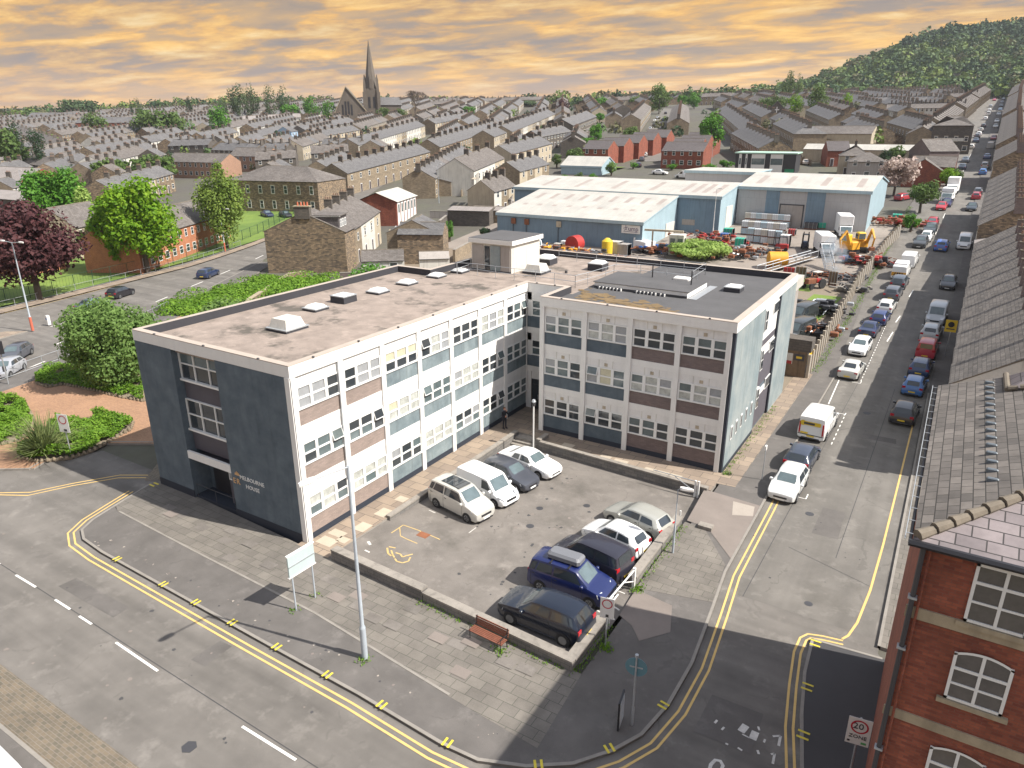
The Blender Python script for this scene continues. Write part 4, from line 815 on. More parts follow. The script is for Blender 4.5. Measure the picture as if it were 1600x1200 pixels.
    def lamps(front, s0):
        o = MB(); 
        t = .045 if front else .955
        for s_ in (s0,):
            if front: o.loft([[(X(.012)+.0, s_*hw*.80, .40*H_), (X(.012), s_*hw*.50, .395*H_), (X(.012), s_*hw*.50, .335*H_), (X(.012), s_*hw*.78, .325*H_)], [(X(.10), s_*hw*.975, .50*H_), (X(.075), s_*hw*.55, .512*H_+.0), (X(.05), s_*hw*.5, .42*H_), (X(.085), s_*hw*.985, .40*H_)]], head_l)
            else:
                z0, z1 = (.46, .62) if kind not in ('mpv', 'van', 'smallvan') else (.42, .64)
                if kind in ('saloon', 'coupe'): z0, z1 = .47, .60
                o.bbox(X(.992), min(s_*hw*.60, s_*hw*.90), z0*H_, X(.93), max(s_*hw*.60, s_*hw*.90), z1*H_, .03, red_l) if False else o.box(X(.93), s_*hw*.62, z0*H_, X(.986), s_*hw*.925, z1*H_, red_l)
        return o.me('headlight' if front else 'tail_light', 40)
    hl, tl = [lamps(1, 1), lamps(1, -1)], [lamps(0, 1), lamps(0, -1)]
    gr = MB(); gr.box(X(.0)-.05, -hw*.46, .30*H_*.9, X(0)+.012, hw*.46, .345*H_, black_m); gr.box(X(0)-.05, -hw*.6, .17, X(0)+.008, hw*.6, .24, black_m); grm = gr.me('grille')
    bp = MB(); bp.box(X(1)-.012, -hw*.66, .24, X(1)+.06, hw*.66, .33, dark_m); bpm = bp.me('bumper_trim')
    pf = MB(); pf.box(X(0)+.005, -.26, .27 if not isv else .34, X(0)+.025, .26, .38 if not isv else .45, plate_w); pfm = pf.me('number_plate')
    pr = MB(); zr = .40 if kind not in ('hatch', 'small', 'suv') else .44; pr.box(X(1)-.03, -.26, zr, X(1)-.012 if 0 else X(1)-.028-.012, .26, zr+.11, plate_y); prm = pr.me('number_plate')
    mims = []
    for s_ in (1, -1): mi = MB(); mi.bbox(X(t0+.05)-.09, s_*(hw+.06)-.09, .60*H_+(.0 if not isv else -.05), X(t0+.05)+.07, s_*(hw+.06)+.09, .60*H_+.14+(.0 if not isv else -.05), .03, white); mims.append(mi.me('mirror', 40))
    ds = MB(); te2 = te if not isv else .62
    for s_ in (1, -1):
        for t in (t1-.10, (t1+te2)/2, te2+.0):
            q_ = sec(t); ds.tube([(X(t), s_*(q_[k_][0]+.003), q_[k_][1]) for k_ in (1, 2, 3, 4)], .009, black_m, 4, False)
        for t in ((t1+te2)/2-.03, te2-.02):
            q_ = sec(t); ds.box(X(t)-.02, s_*(q_[3][0]-.01), q_[3][1]-.09, X(t)+.14, s_*(q_[3][0]+.022), q_[3][1]-.055, black_m)
        q_ = sec(.5); ds.tube([(X(.24), s_*(hw*.972), .24), (X(.78), s_*(hw*.972), .24)], .03, black_m, 4)
    dsm = ds.me('door_trim')
    CARM[kind] = dict(body=body, sw=sw, ws=ws, rw=rw, tyre=tyre, rim=rimm, arch=am, hl=hl, tl=tl, gr=grm, bp=bpm, ds=dsm, pf=pfm, pr=prm, mi0=mims[0], mi1=mims[1], R=R_, wx=wx, wx2=wx2, hw=hw, L=L_, H=H_)
    return CARM[kind]
BC = {}
def colored(kind, part, m_):
    k = (kind, part, m_.name)
    if k not in BC: me = CARM[kind][part].copy(); me.materials[0] = m_; me.name = part.rstrip('01').replace('mi', 'mirror'); BC[k] = me
    return BC[k]
def car(kind, col, label, pos, ang, cat='car', name='parked_car', group=None, metal=0., z=None, detail=2):
    """pos world xy, ang = heading of the nose in degrees"""
    c = car_meshes(kind); x, y = pos
    z = zt(x, y)+RZ+.01 if z is None else z
    o = thing(name, label, cat, (x, y, z), radians(ang), group); pm = paint(col, metal)
    sl_ = atan2(zt(x+cos(radians(ang)), y+sin(radians(ang)))-zt(x-cos(radians(ang)), y-sin(radians(ang))), 2); o.rotation_euler = (0, -sl_, radians(ang))
    b = put('body', colored(kind, 'body', pm), o)
    put('windscreen', c['ws'], o); [put('side_window', q, o) for q in c['sw']]
    if not (kind in ('van', 'smallvan')): put('rear_window', c['rw'], o)
    for x_ in (c['wx'], c['wx2']):
        for s in (1, -1):
            w_ = put('wheel', c['tyre'], o, (x_, s*(c['hw']-.075), c['R']))
            if detail > 1: put('rim', c['rim'], w_)
    [put('headlight', q, o) for q in c['hl']]; [put('tail_light', q, o) for q in c['tl']]
    if detail > 0: put('wheel_arch', c['arch'], o); put('mirror', colored(kind, 'mi0', pm), o); put('mirror', colored(kind, 'mi1', pm), o); put('number_plate', c['pf'], o); put('number_plate', c['pr'], o); put('grille', c['gr'], o); put('bumper_trim', c['bp'], o); put('door_trim', c['ds'], o)
    return o
WH = (.78, .78, .77); SI = (.50, .50, .48); SG = (.42, .44, .45); BK = (.018, .019, .024); DG = (.07, .075, .09); NV = (.012, .022, .07); BL = (.02, .045, .22); MB_ = (.05, .14, .36); RD = (.38, .015, .03); DB = (.02, .035, .06)
CG = 'cars in the office car park'
def cpz(x, y): return CP(x, y)+.0
def pcar(kind, col, label, x, y, a, **k): return car(kind, col, label, (x, y), a, group=CG, z=cpz(x, y), **k)
c = pcar('mpv', (.55, .54, .50), 'silver compact people carrier with dark panelled roof, parked nearest the loading box', 4.95, 7.85, -11, metal=.3)
o = MB(); o.box(-1.2, -.5, 1.745, .35, .5, 1.775, carglass); 
for x_ in (-.85, -.45, -.05): o.box(x_-.02, -.5, 1.775, x_+.02, .5, 1.785, black_m)
o.ob('sunroof', c)
c = pcar('smallvan', WH, 'small white panel van between the silver people carrier and the dark grey hatchback', 5.3, 10.25, -11, cat='van', name='parked_van')
pcar('hatch', (.055, .06, .075), 'dark grey hatchback facing out between the white van and the white coupe', 5.35, 12.75, -10)
c = pcar('coupe', WH, 'white coupe parked by the steps, nose towards the side street', 5.5, 15.2, -9)
pcar('hatch', (.44, .44, .40), 'pale silver hatchback furthest back in the right-hand row', 14.9, 11.75, 167, metal=.3)
pcar('small', WH, 'white small hatchback parked beside the pale silver hatchback', 14.6, 9.15, 169)
pcar('mpv', (.022, .022, .035), 'black people carrier squeezed between the white hatchback and the blue car with roof box', 14.4, 6.5, 171)
c = pcar('mpv', (.006, .014, .085), 'dark blue people carrier with a grey roof box', 14.5, 4.0, 1)
o = MB(); o.bbox(-1.25, -.42, 1.80, .55, .42, 2.12, .12, plain('roof_box_grey', (.16, .165, .18), .4)); o.box(-.9, -.75, 1.72, -.84, .75, 1.80, black_m); o.box(.1, -.75, 1.72, .16, .75, 1.80, black_m); o.ob('roof_box', c)
pcar('suv', (.004, .009, .022), 'navy blue sport utility car in the front corner behind the bench wall', 14.7, .95, 179)
# left road
car('estate', (.02, .035, .085), 'dark blue estate car driving away on the left road', (-70, 45.5), 118, name='moving_car')
car('saloon', (.10, .14, .16), 'grey-green liftback driving along the road by the grass park', (-64.8, 24.5), 108, name='moving_car')
car('hatch', (.015, .015, .02), 'black car mostly hidden behind the grey-green liftback', (-68.6, 30.5), 112, name='moving_car')
car('small', (.42, .43, .46), 'silver three-door hatchback waiting by the railings at the left edge', (-46.3, 6.0), 128-180, metal=.3, name='moving_car')
car('hatch', DG, 'dark grey car next to the silver hatchback at the left edge', (-50.8, 8.8), -50, name='moving_car')
# side street, left-hand line of parked cars
SGp = 'cars parked along the side street'
def T7(px, py): return T(px, py, .75)
street = [
 (1233, 748, 'hatch', (.60, .61, .60), -92, 'white hatchback with its bonnet towards the camera at the mouth of the side street'),
 (1254, 707, 'hatch', (.035, .045, .07), 88, 'dark blue-black hatchback tucked behind the white hatchback at the street mouth'),
 (1332, 571, 'saloon', (.52, .52, .49), 87, 'silver saloon first in the long left-hand line beside the concrete fence'),
 (1345, 537, 'hatch', WH, -93, 'white hatchback facing the camera just beyond the silver saloon'),
 (1360, 509, 'saloon', NV, 87, 'navy saloon third in the left-hand line'),
 (1376, 492, 'hatch', (.015, .03, .12), 87, 'royal blue hatchback fourth in the left-hand line'),
 (1386, 475, 'hatch', (.62, .62, .60), 87, 'off-white hatchback with its tail to us, fifth in the left-hand line'),
 (1396, 455, 'suv', DG, 87, 'charcoal sport utility car beyond the off-white hatchback'),
 (1406, 438, 'suv', (.05, .06, .075), 87, 'slate grey car just below the chevron-backed van'),
 (1439, 376, 'suv', (.05, .055, .06), -93, 'dark grey car facing us beyond the two white vans'),
 (1448, 367, 'hatch', WH, -93, 'white hatchback between two dark cars beyond the white vans'),
 (1454, 356, 'suv', (.04, .05, .055), -93, 'blackish green car in front of the small red car'),
 (1457.5, 345, 'hatch', RD, -93, 'small red car at the top of the first group beyond the vans'),
 (1472, 320, 'saloon', (.42, .02, .03), -93, 'bright red saloon near the white lorry'),
 (1480, 315, 'hatch', (.02, .02, .08), -93, 'dark blue car between the red saloon and the white lorry'),
 (1415, 638, 'hatch', BK, 87, 'black hatchback nearest the camera in the shaded right-hand line'),
 (1430, 597, 'small', (.05, .15, .38), 87, 'light blue hatchback behind the black one in the shade'),
 (1440, 568, 'hatch', (.015, .04, .12), 87, 'dark blue hatchback between the light blue and the red cars'),
 (1450, 541, 'mpv', (.42, .03, .05), 87, 'red people carrier in the shaded right-hand line'),
 (1456, 515, 'suv', SG, 87, 'silver-grey sport utility car between the red people carrier and the white van'),
]
for px, py, kd, col, a, lab in street:
    x, y = T7(px, py); car(kd, col, lab, (x, y), a, group=SGp)
v = car('van', WH, 'white works van with yellow lettering panel on its back doors', T(1280, 654, .9), 87, 'van', 'parked_van', group='vans parked along the side street')
o = MB(); o.box(-2.515, -.62, 1.28, -2.49, .62, 1.56, YEL); o.box(-2.525, -.2, 1.34, -2.51, .55, 1.5, dark_m); o.cyl((-2.50, .62, 1.42), (-1, 0, 0), .2, .02, YEL, 16); o.ob('door_sign', v)
o = MB(); o.box(-2.52, -.86, .62, -2.47, -.76, 1.5, red_l); o.box(-2.52, .76, .62, -2.47, .86, 1.5, red_l); o.box(-2.52, -.9, .52, -2.49, .9, .57, dark_m); o.box(-2.53, .2, .60, -2.49, .72, .72, plate_y); o.ob('tail_trim', v)
v = car('van', WH, 'white highway van with orange and black chevrons across its back', T(1409, 420, .9), 87, 'van', 'parked_van', group='vans parked along the side street')
o = MB(); o.box(-2.53, -.9, .6, -2.49, .9, 1.1, ORANGE)
for i in range(-2, 4):
    for s in (1, -1): o.add([(-2.54, s*(.27*i+.0), .62), (-2.54, s*(.27*i+.13), .62), (-2.54, s*(.27*i-.10), 1.08), (-2.54, s*(.27*i-.23), 1.08)] if 0 <= .27*i-.23+.23 < .8 else [(-2.54, 0, .62), (-2.54, .01, .62), (-2.54, .01, .63), (-2.54, 0, .63)], [[0, 1, 2, 3]], black_m)
o.ob('chevron_panel', v)
o = MB(); o.box(-1.6, -.8, 2.0, .5, .8, 2.14, WHM := plain('white_plastic', (.7, .7, .7))); o.ob('roof_rack', v)
car('van', WH, 'plain white van parked beyond the chevron van', T(1422, 403, .9), 87, 'van', 'parked_van', group='vans parked along the side street')
car('van', (.40, .42, .43), 'light grey van with black bonnet parked on the shaded side', T(1465, 488, .9), -93, 'van', 'parked_van', group='vans parked along the side street')
car('van', WH, 'white van with dark windscreen driving towards us in mid street', T(1508, 376, .9), -92, 'van', 'moving_van')
car('hatch', (.035, .04, .05), 'dark grey car driving towards us beside the terraces', T7(1483, 438), -92, name='moving_car')
car('suv', (.04, .12, .42), 'bright blue car driving up the middle of the side street', T7(1472, 381), 88, name='moving_car')
car('saloon', (.03, .04, .05), 'black saloon on the shaded side beyond the white van', T7(1519, 321), -92, name='moving_car')
far = [(1526, 304, 'hatch', (.30, .015, .03), 'maroon car parked in the shade beyond the black saloon'), (1529, 297, 'hatch', DG, 'grey car just behind the maroon one'), (1536, 267, 'hatch', (.03, .14, .38), 'sky blue car in the bright gap beyond the crossing street'), (1539, 258, 'mpv', SG, 'grey people carrier directly behind the sky blue car'), (1543, 243, 'saloon', (.04, .08, .2), 'mid blue saloon alone in the road past the grey people carrier'),
 (1548, 227, 'van', (.55, .55, .55), 'silver van parked below the distant maroon car'), (1553, 214, 'hatch', (.25, .02, .04), 'distant maroon car beyond the silver van'), (1556, 196, 'hatch', SI, 'pale car first in the distant shaded line'), (1558, 188, 'hatch', (.6, .6, .6), 'whitish car second in the distant shaded line'), (1561, 177, 'hatch', SG, None), (1563, 170, 'saloon', (.05, .08, .14), None), (1564.5, 164, 'hatch', (.04, .05, .07), None), (1566, 159, 'hatch', (.05, .05, .07), None), (1568, 154, 'hatch', (.06, .07, .09), None), (1570, 149, 'hatch', (.07, .08, .1), None),
 (1504, 259, 'saloon', (.03, .05, .08), 'dark blue car below the garden wall in the left line up the hill'), (1509, 248, 'saloon', (.14, .17, .2), 'steel blue car just past the dark blue one up the hill'), (1518, 228, 'hatch', (.62, .60, .56), 'cream car beside the stone corner building'), (1525, 218, 'saloon', (.06, .09, .14), 'slate blue car parked by the end of the corner building'), (1527.5, 211, 'hatch', DG, None), (1530, 208, 'hatch', WH, None), (1533, 202, 'hatch', (.5, .49, .45), None), (1537, 195, 'hatch', DG, None), (1540, 184, 'hatch', WH, None), (1544.5, 177, 'mpv', WH, None), (1546, 171, 'hatch', WH, None), (1548, 165, 'hatch', SG, None), (1554, 155, 'hatch', (.4, .03, .08), 'pink-red car near the top of the hill street'), (1556, 148, 'hatch', (.05, .05, .08), None)]
FO = 'first second third fourth fifth sixth seventh eighth ninth tenth eleventh twelfth thirteenth fourteenth fifteenth sixteenth seventeenth eighteenth'.split(); fl_, fr2 = iter(FO), iter(FO)
for px, py, kd, col, lab in far: car(kd, col, lab or f'{next(fr2) if px > 1557 else next(fl_)} tiny distant car up the {"right" if px > 1557 else "left"} kerb of the upper hill street', T7(px, py), -92 if px > 1550 else 88, group='distant cars parked up the hill street', detail=0)
# second street cars between the red houses
for i, (px, py) in enumerate([(998, 256), (1003, 247), (1008, 240), (1008, 223), (1011, 213), (1014, 205), (1016, 200), (1030, 221), (1031, 214), (1033, 205), (1034, 198), (1036, 192), (1037, 186), (1022, 194), (1023, 188), (1040, 176), (1027, 183)]):
    car('hatch', [BK, DG, SI, WH, SI, BK, SG, (.25, .01, .03), BK, DG, SI, DG, BL, DG, WH, BK, SG][i], f'{FO[i]} small distant car in the street between the red brick houses, nearest rows first', T(px, py, .75), 109, group='distant cars in the street between the red brick houses', detail=0)
for px, py, kd, col, a, lab in [(417, 333, 'saloon', (.015, .025, .06), -20, 'navy car parked in front of the big stone corner house'), (446, 334, 'hatch', BK, -20, 'black car half hidden behind the chimney of the stone gable house'), (1031, 268, 'saloon', WH, -5, 'white car behind the long pale shed roof'), (1412, 306, 'hatch', (.35, .03, .04), 60, 'dark red car behind the big shed by the green sheeting'), (1259, 252, 'saloon', (.5, .45, .38), 100, 'beige car on the bend beside the black and white building'), (940+205, 240, 'hatch', DG, 20, None)]:
    if lab: car(kd, col, lab, T(px, py, .7), a, detail=0)
car('van', WH, 'large white van parked behind the long pale shed roof', T(1070, 272, 1), 175, 'van', 'parked_van', detail=1)
# dark vans behind the office
for px, py, lab in [(1253, 487, 'black van nearest the fence corner behind the office'), (1247, 512, 'dark grey van parked in front of the black van behind the office')]:
    car('van', (.03, .035, .035), lab, T(px, py, 1), -105, 'van', 'parked_van')
# lorries
def lorry(label, pos, ang, boxcol=WH, cabcol=WH, L=5.2, hh=2.9, cat='lorry', luton=True, lw=2.2):
    x, y = pos; o = thing('box_lorry', label, cat, (x, y, zt(x, y)-.02), radians(ang)); w = lw/2
    b = MB(); b.bbox(-L/2, -w, .75, L/2-1.5, w, .75+hh-.5, .08, plain('lorry_box', boxcol, .5)); 
    if luton: b.bbox(L/2-1.5, -w, 2.15, L/2-.6, w, .75+hh-.5, .08, plain('lorry_box', boxcol, .5))
    b.ob('box_body', o)
    b = MB(); b.loft([[(L/2-1.5, -w*.95, .5), (L/2-1.5, w*.95, .5), (L/2-1.5, w*.95, 2.15), (L/2-1.5, -w*.95, 2.15)], [(L/2-.3, -w*.95, .45), (L/2-.3, w*.95, .45), (L/2-.3, w*.9, 1.9), (L/2-.3, -w*.9, 1.9)], [(L/2+.25, -w*.88, .4), (L/2+.25, w*.88, .4), (L/2+.25, w*.85, 1.15), (L/2+.25, -w*.85, 1.15)]], plain('lorry_cab', cabcol, .4)); cb_ = b.ob('cab', o)
    b = MB(); b.add([(L/2+.265, -w*.76, 1.2), (L/2+.265, w*.76, 1.2), (L/2-.27, w*.8, 1.88), (L/2-.27, -w*.8, 1.88)], [[0, 1, 2, 3]], carglass_l); b.ob('windscreen', cb_)
    b = MB()
    for s in (1, -1): b.add([(L/2-1.1, s*w*.965, 1.25), (L/2-.35, s*w*.965, 1.25), (L/2-.45, s*w*.955, 1.85), (L/2-1.1, s*w*.965, 1.85)], [[0, 1, 2, 3]], carglass)
    b.ob('side_window', cb_)
    b = MB(); b.box(L/2+.2, -w*.6, .42, L/2+.29, w*.6, .8, dark_m); b.ob('grille', cb_)
    for x_ in (L/2-.6, -L/2+.9):
        for s in (1, -1): q = MB(); q.cyl((x_, s*w*.88-.13, .4), (0, 1, 0), .4, .26, rubber, 14); q.ob('wheel', o, 40)
    return o
lorry('white box lorry parked furthest up by the crossing', T(1489, 292, 1.5), -93, hh=3.3, luton=False)
lorry('white lorry with dark windscreen in front of the box lorry on the side street', T(1481, 306, 1.2), -93, hh=2.6, L=4.6)
lorry('white motorhome parked in the yard beside the yellow diggers', T(1288, 382, 1.4), -70, L=6.2, hh=2.9, cat='motorhome')
lorry('white removals lorry standing against the pale blue shed', T(1319, 352, 1.8), -75, L=6, hh=3.4)
lorry('light commercial truck with open flat back by the blue shed', T(832, 382, 1), -40, L=4, hh=1.3, luton=False)
lorry('white truck cab beside the crane cabin in the yard', T(1003, 382, 1), 150, L=4.5, hh=1.5, luton=False)
# near-camera white roof just entering the lower left corner
car('van', WH, 'white van roof just entering the lower left corner of the picture', (2.2, -17.45), 178, 'van', 'parked_van', z=0)

# ---------------------------------------------------------------- person by the long wing
def person(x, y, z):
    o = thing('person', 'person in black jacket and trousers by the white wing, one hand raised', 'person', (x, y, z), radians(-20))
    skin = mat('skin', (.50, .27, .19), .6, .05); cloth = mat('black_clothing', (.014, .015, .022), .9, .1, 3, 20); hair = mat('hair', (.08, .035, .015), .8, .1)
    V = []; E_ = []; R_ = []
    def v(p, r, par=None):
        V.append(p); R_.append(r)
        if par is not None: E_.append((par, len(V)-1))
        return len(V)-1
    pel = v((0, 0, .92), .145); wa = v((0, 0, 1.08), .13, pel); ch = v((0, 0, 1.27), .165, wa); nk0 = v((0, 0, 1.42), .12, ch); nk = v((.01, 0, 1.50), .055, nk0)
    for s in (1, -1):
        h = v((0, s*.10, .86), .10, pel); kn = v((.02, s*.11, .49), .068, h); an = v((0, s*.12, .11), .05, kn); v((.13, s*.13, .04), .045, an)
        sh = v((0, s*.19, 1.38), .075, nk0)
        if s > 0: el = v((.05, .27, 1.12), .052, sh); wr = v((.20, .12, 1.30), .042, el); v((.18, .06, 1.44), .036, wr)
        else: el = v((.04, -.27, 1.10), .052, sh); wr = v((.22, -.17, 1.06), .042, el); v((.29, -.13, 1.07), .036, wr)
    me = bpy.data.meshes.new('body'); me.from_pydata(V, E_, []); b = bpy.data.objects.new('body', me); COL.objects.link(b); b.parent = o
    m_ = b.modifiers.new('skin', 'SKIN'); 
    for i, r in enumerate(R_): me.skin_vertices[0].data[i].radius = (r, r) if me.skin_vertices else None
    me.skin_vertices[0].data[0].use_root = True
    b.modifiers.new('sub', 'SUBSURF').levels = 2; b.modifiers['sub'].render_levels = 2
    me.materials.append(cloth)
    q = MB(); rings = []
    for k in range(9):
        a = -pi/2+pi*k/8; r = .1*cos(a)+.002; zc_ = 1.635+.125*sin(a); rings.append([(.015+r*1.08*cos(t), r*.86*sin(t), zc_) for t in [2*pi*i/12 for i in range(12)]])
    q.loft(rings, skin); q.tube([(.10, 0, 1.645), (.135, 0, 1.61)], [.012, .02], skin, 6)
    for s in (1, -1): q.cyl((.0, s*.085, 1.63), (0, s, 0), .03, .02, skin, 8); q.cyl((.09, s*.035, 1.65), (1, 0, 0), .012, .02, black_m, 6)
    q.box(.095, -.025, 1.565, .112, .025, 1.575, mat('lips', (.35, .12, .1), .6, 0))
    hd = q.ob('head', o, 50)
    q = MB(); rings = []
    for k in range(5):
        a = -.15+(pi/2+.15)*k/4; r = .112*cos(a)+.003; rings.append([(-.008+r*1.05*cos(t), r*.88*sin(t), 1.655+.12*sin(a)) for t in [2*pi*i/12 for i in range(12)]])
    q.loft(rings, hair); q.ob('hair', hd, 50)
    for (hx, hy, hz), nm in (((.175, .045, 1.47), 0), ((.31, -.12, 1.07), 1)):
        q = MB(); q.bbox(hx-.02, hy-.038, hz-.02, hx+.025, hy+.038, hz+.07, .012, skin)
        for i in range(4): yy = hy-.03+.02*i; q.tube([(hx, yy, hz+.06), (hx+.01, yy, hz+.10), (hx-.015, yy, hz+.125+.006*(1.5-abs(1.5-i)))], [.0085, .008, .006], skin, 6)
        q.tube([(hx, hy+.038, hz), (hx+.01, hy+.062, hz+.03), (hx+.005, hy+.062, hz+.06)], [.011, .010, .007], skin, 6); q.ob('hand', o, 50)
    for s in (1, -1): q = MB(); q.bbox(-.07, s*.125-.045, 0, .19, s*.125+.045, .09, .02, black_m); q.ob('shoe', o, 50)
person(.85, 19.3, .01)

# ---------------------------------------------------------------- street furniture
def lamp(label, pos, h, head=(-1, 0), arm=.8, basecol=None, pm=post_g, group=None, double=False, z=None, r=.1):
    x, y = pos; o = thing('street_lamp', label, 'street lamp', (x, y, zt(x, y) if z is None else z), 0, group)
    b = MB(); b.tube([(0, 0, 0), (0, 0, 1.6)], r*1.25, basecol or pm, 10); b.tube([(0, 0, 1.6), (0, 0, 1.75), (0, 0, h*.55)], [r*1.25, r*.8, r*.7], pm, 10); b.tube([(0, 0, h*.55), (0, 0, h)], [r*.62, r*.5], pm, 8); b.ob('pole', o, 40)
    for s in ((1, -1) if double else (1,)):
        hx, hy = head[0]*s, head[1]*s; l = hypot(hx, hy); hx /= l; hy /= l
        b = MB(); b.tube([(0, 0, h-.05), (hx*arm*.5, hy*arm*.5, h+.03), (hx*arm, hy*arm, h+.07)], r*.33, galv, 6); a_ = b.ob('arm', o, 40)
        b = MB(); b.loft([[(hx*t+(-hy)*w_*k1, hy*t+hx*w_*k1, h+.07+zz_) for k1, zz_ in ((-1, 0), (-.7, .10), (.7, .10), (1, 0), (.7, -.06), (-.7, -.06))] for t, w_ in ((arm, .07), (arm+.15, .15), (arm+.5, .14), (arm+.7, .05))], white); b.ob('lamp_head', a_, 40)
    return o
lamp('tall grey street lamp on the front pavement with its shadow across the tarmac', (9.05, -5.2), 9.35, (-.12, -1), 1.6, r=.11, group=None)
lamp('slim grey lamp post by the low wall of the car park', (17.75, 9.7), 3.9, (.8, .1), .1, r=.05)
lamp('tall twin-armed street lamp with red painted base on the traffic island', (-60.1, 14.9), 10, (1, .15), 1.2, basecol=plain('red_base', (.5, .13, .08)), double=True, r=.12)
lamp('street lamp behind the railings in front of the birch and brick houses', T(352, 393), 7.6, (1, .1), 1.6, basecol=plain('red_base', (.5, .13, .08)), r=.1)
lamp('tall thin lamp post against the scaffolded gable house', T(686, 318), 9, (1, 0), .5, r=.07)
lamp('tall white pole lamp in the yard in front of the blue shed', T(1113, 372), 8.4, (1, 0), .3, r=.07, pm=white)
lamp('thin lamp post in front of the brick houses at right centre', T(1111, 262), 7, (1, 0), .4, r=.06)
lamp('street lamp halfway down the bend behind the copper beech', T(39, 310), 8, (1, 0), 1, r=.08)
lamp('street lamp by the closed depot with red sign', T(38, 312+3), 4, (1, 0), .5, r=.06)
o = thing('camera_pole', 'white pole with dome camera at the top of the steps', 'camera pole', (4.45, 17.5, -.55)); b = MB(); b.tube([(0, 0, 0), (0, 0, 4.1)], .055, white, 8); b.ob('pole', o, 40); b = MB(); b.cyl((0, 0, 4.1), (0, 0, 1), .17, .16, galv, 12, .1); b.cyl((0, 0, 3.8), (0, 0, 1), .11, .2, dark_m, 12, .13); b.ob('camera', o, 40)
o = thing('marker_post', 'slim white post on the pavement by the white hatchback', 'post', (19.8, 21.0, 0)); b = MB(); b.tube([(0, 0, 0), (0, 0, 2.2)], .035, galv, 6); b.ob('pole', o); b = MB(); b.box(-.05, -.14, 2.15, .05, .14, 2.45, white); b.ob('plate', o)
def plate_sign(label, pos, z0, w, h, pole, face, ring=True, extra=None, rz=0., tiltm=white):
    x, y = pos; o = thing('road_sign', label, 'road sign', (x, y, 0), radians(rz)); b = MB(); b.tube([(0, .03, 0), (0, .03, z0+h)], .035, pole, 8); b.ob('pole', o, 40)
    b = MB(); b.box(-w/2, -.02, z0, w/2, 0, z0+h, tiltm); pl = b.ob('plate', o)
    if ring:
        b = MB(); R_ = w*.38; cz = z0+h-w*.48
        for i in range(24):
            a0, a1 = 2*pi*i/24, 2*pi*(i+1)/24; b.add([(R_*cos(a0), -.028, cz+R_*sin(a0)), (R_*cos(a1), -.028, cz+R_*sin(a1)), (R_*.8*cos(a1), -.028, cz+R_*.8*sin(a1)), (R_*.8*cos(a0), -.028, cz+R_*.8*sin(a0))], [[0, 1, 2, 3]], plain('sign_red', (.45, .02, .04)) if i == 0 else b.mats[0])
        b.ob('ring', pl)
    return o, pl
o, pl = plate_sign('white square sign with a red ring beside the car park entrance, small dark symbol below', (17.75, .95), 1.55, .62, 1.05, galv, None, rz=12)
b = MB(); b.box(-.05, -.03, 1.62, .08, -.021, 1.76, dark_m); b.ob('symbol', pl)
o, pl = plate_sign('white sign with a red ring standing in the planted bed by the paved square', (-22.6, -.9), 1.9, .85, 1.35, galv, None, rz=18)
b = MB(); b.box(-.05, -.03, 1.98, .2, -.021, 2.15, dark_m); b.ob('symbol', pl)
o, pl = plate_sign('white 20 ZONE speed limit sign beside the red brick building', (28.05, -1.6), 2.35, .72, 1.1, galv, None, rz=8)
text('20', .34, dark_m, pl, (-.21, -.024, 3.02), (pi/2, 0, 0)); text('ZONE', .2, dark_m, pl, (-.28, -.024, 2.62), (pi/2, 0, 0)); b = MB(); b.box(-.3, -.03, 2.43, -.22, -.021, 2.5, dark_m); b.box(.12, -.03, 2.42, .28, -.021, 2.5, plain('sign_green', (.1, .35, .12))); b.ob('symbol', pl)
def round_back(label, pos, h, r=.38, rz=0):
    x, y = pos; o = thing('road_sign', label, 'road sign', (x, y, 0), radians(rz)); b = MB(); b.tube([(0, 0, 0), (0, 0, .9), (0, 0, .95), (0, 0, h+r+.1)], [.055, .055, .04, .035], galv, 8); b.cyl((0, 0, h+r+.1), (0, 0, 1), .07, .1, galv, 8); b.ob('pole', o, 40)
    b = MB(); b.cyl((0, .045, h), (0, 1, 0), r, .02, plain('sign_back_teal', (.10, .20, .24)), 24); pl = b.ob('disc', o, 40); b = MB(); b.box(-.25, .03, h-.03, .25, .045, h+.03, galv); b.ob('bracket', pl); return o
round_back('back of a round road sign on a pole beside the leaning advertising board', (20.5, -2.55), 2.75, .42, 12)
round_back('back of a round road sign at the bottom edge by the brick building', (27.95, -3.6), 2.0, .42, 10)
o = thing('advertising_board', 'dark framed folding board leaning by the round sign pole', 'board', (20.1, -2.8, 0), radians(100)); b = MB(); b.box(-.4, -.04, .05, .4, .03, 1.4, black_m); b.ob('frame', o); b = MB(); b.box(-.33, .031, .15, .33, .045, 1.3, plain('poster', (.55, .58, .6), .4, .5)); b.box(-.33, -.055, .15, .33, -.041, 1.3, plain('poster', (.55, .58, .6), .4, .5)); b.ob('poster', o)
# notice board seen from behind
o = thing('notice_board', 'pale glazed notice board on two posts beside the front pavement', 'notice board', (4.0, -3.9, 0), radians(88)); 
for s in (-.6, .6): b = MB(); b.tube([(s, 0, 0), (s, 0, 3.1)], .04, post_g, 8); b.ob('post', o, 40)
b = MB(); b.box(-.78, -.06, 1.95, .78, .02, 3.1, plain('board_grey', (.42, .5, .5), .4)); bd = b.ob('board', o); b = MB(); b.box(-.82, -.075, 3.06, .82, .04, 3.13, white); b.box(-.82, -.075, 1.9, .82, .04, 1.95, white); b.box(-.78, -.085, 2.48, .78, -.06, 2.53, galv); b.ob('frame', bd)
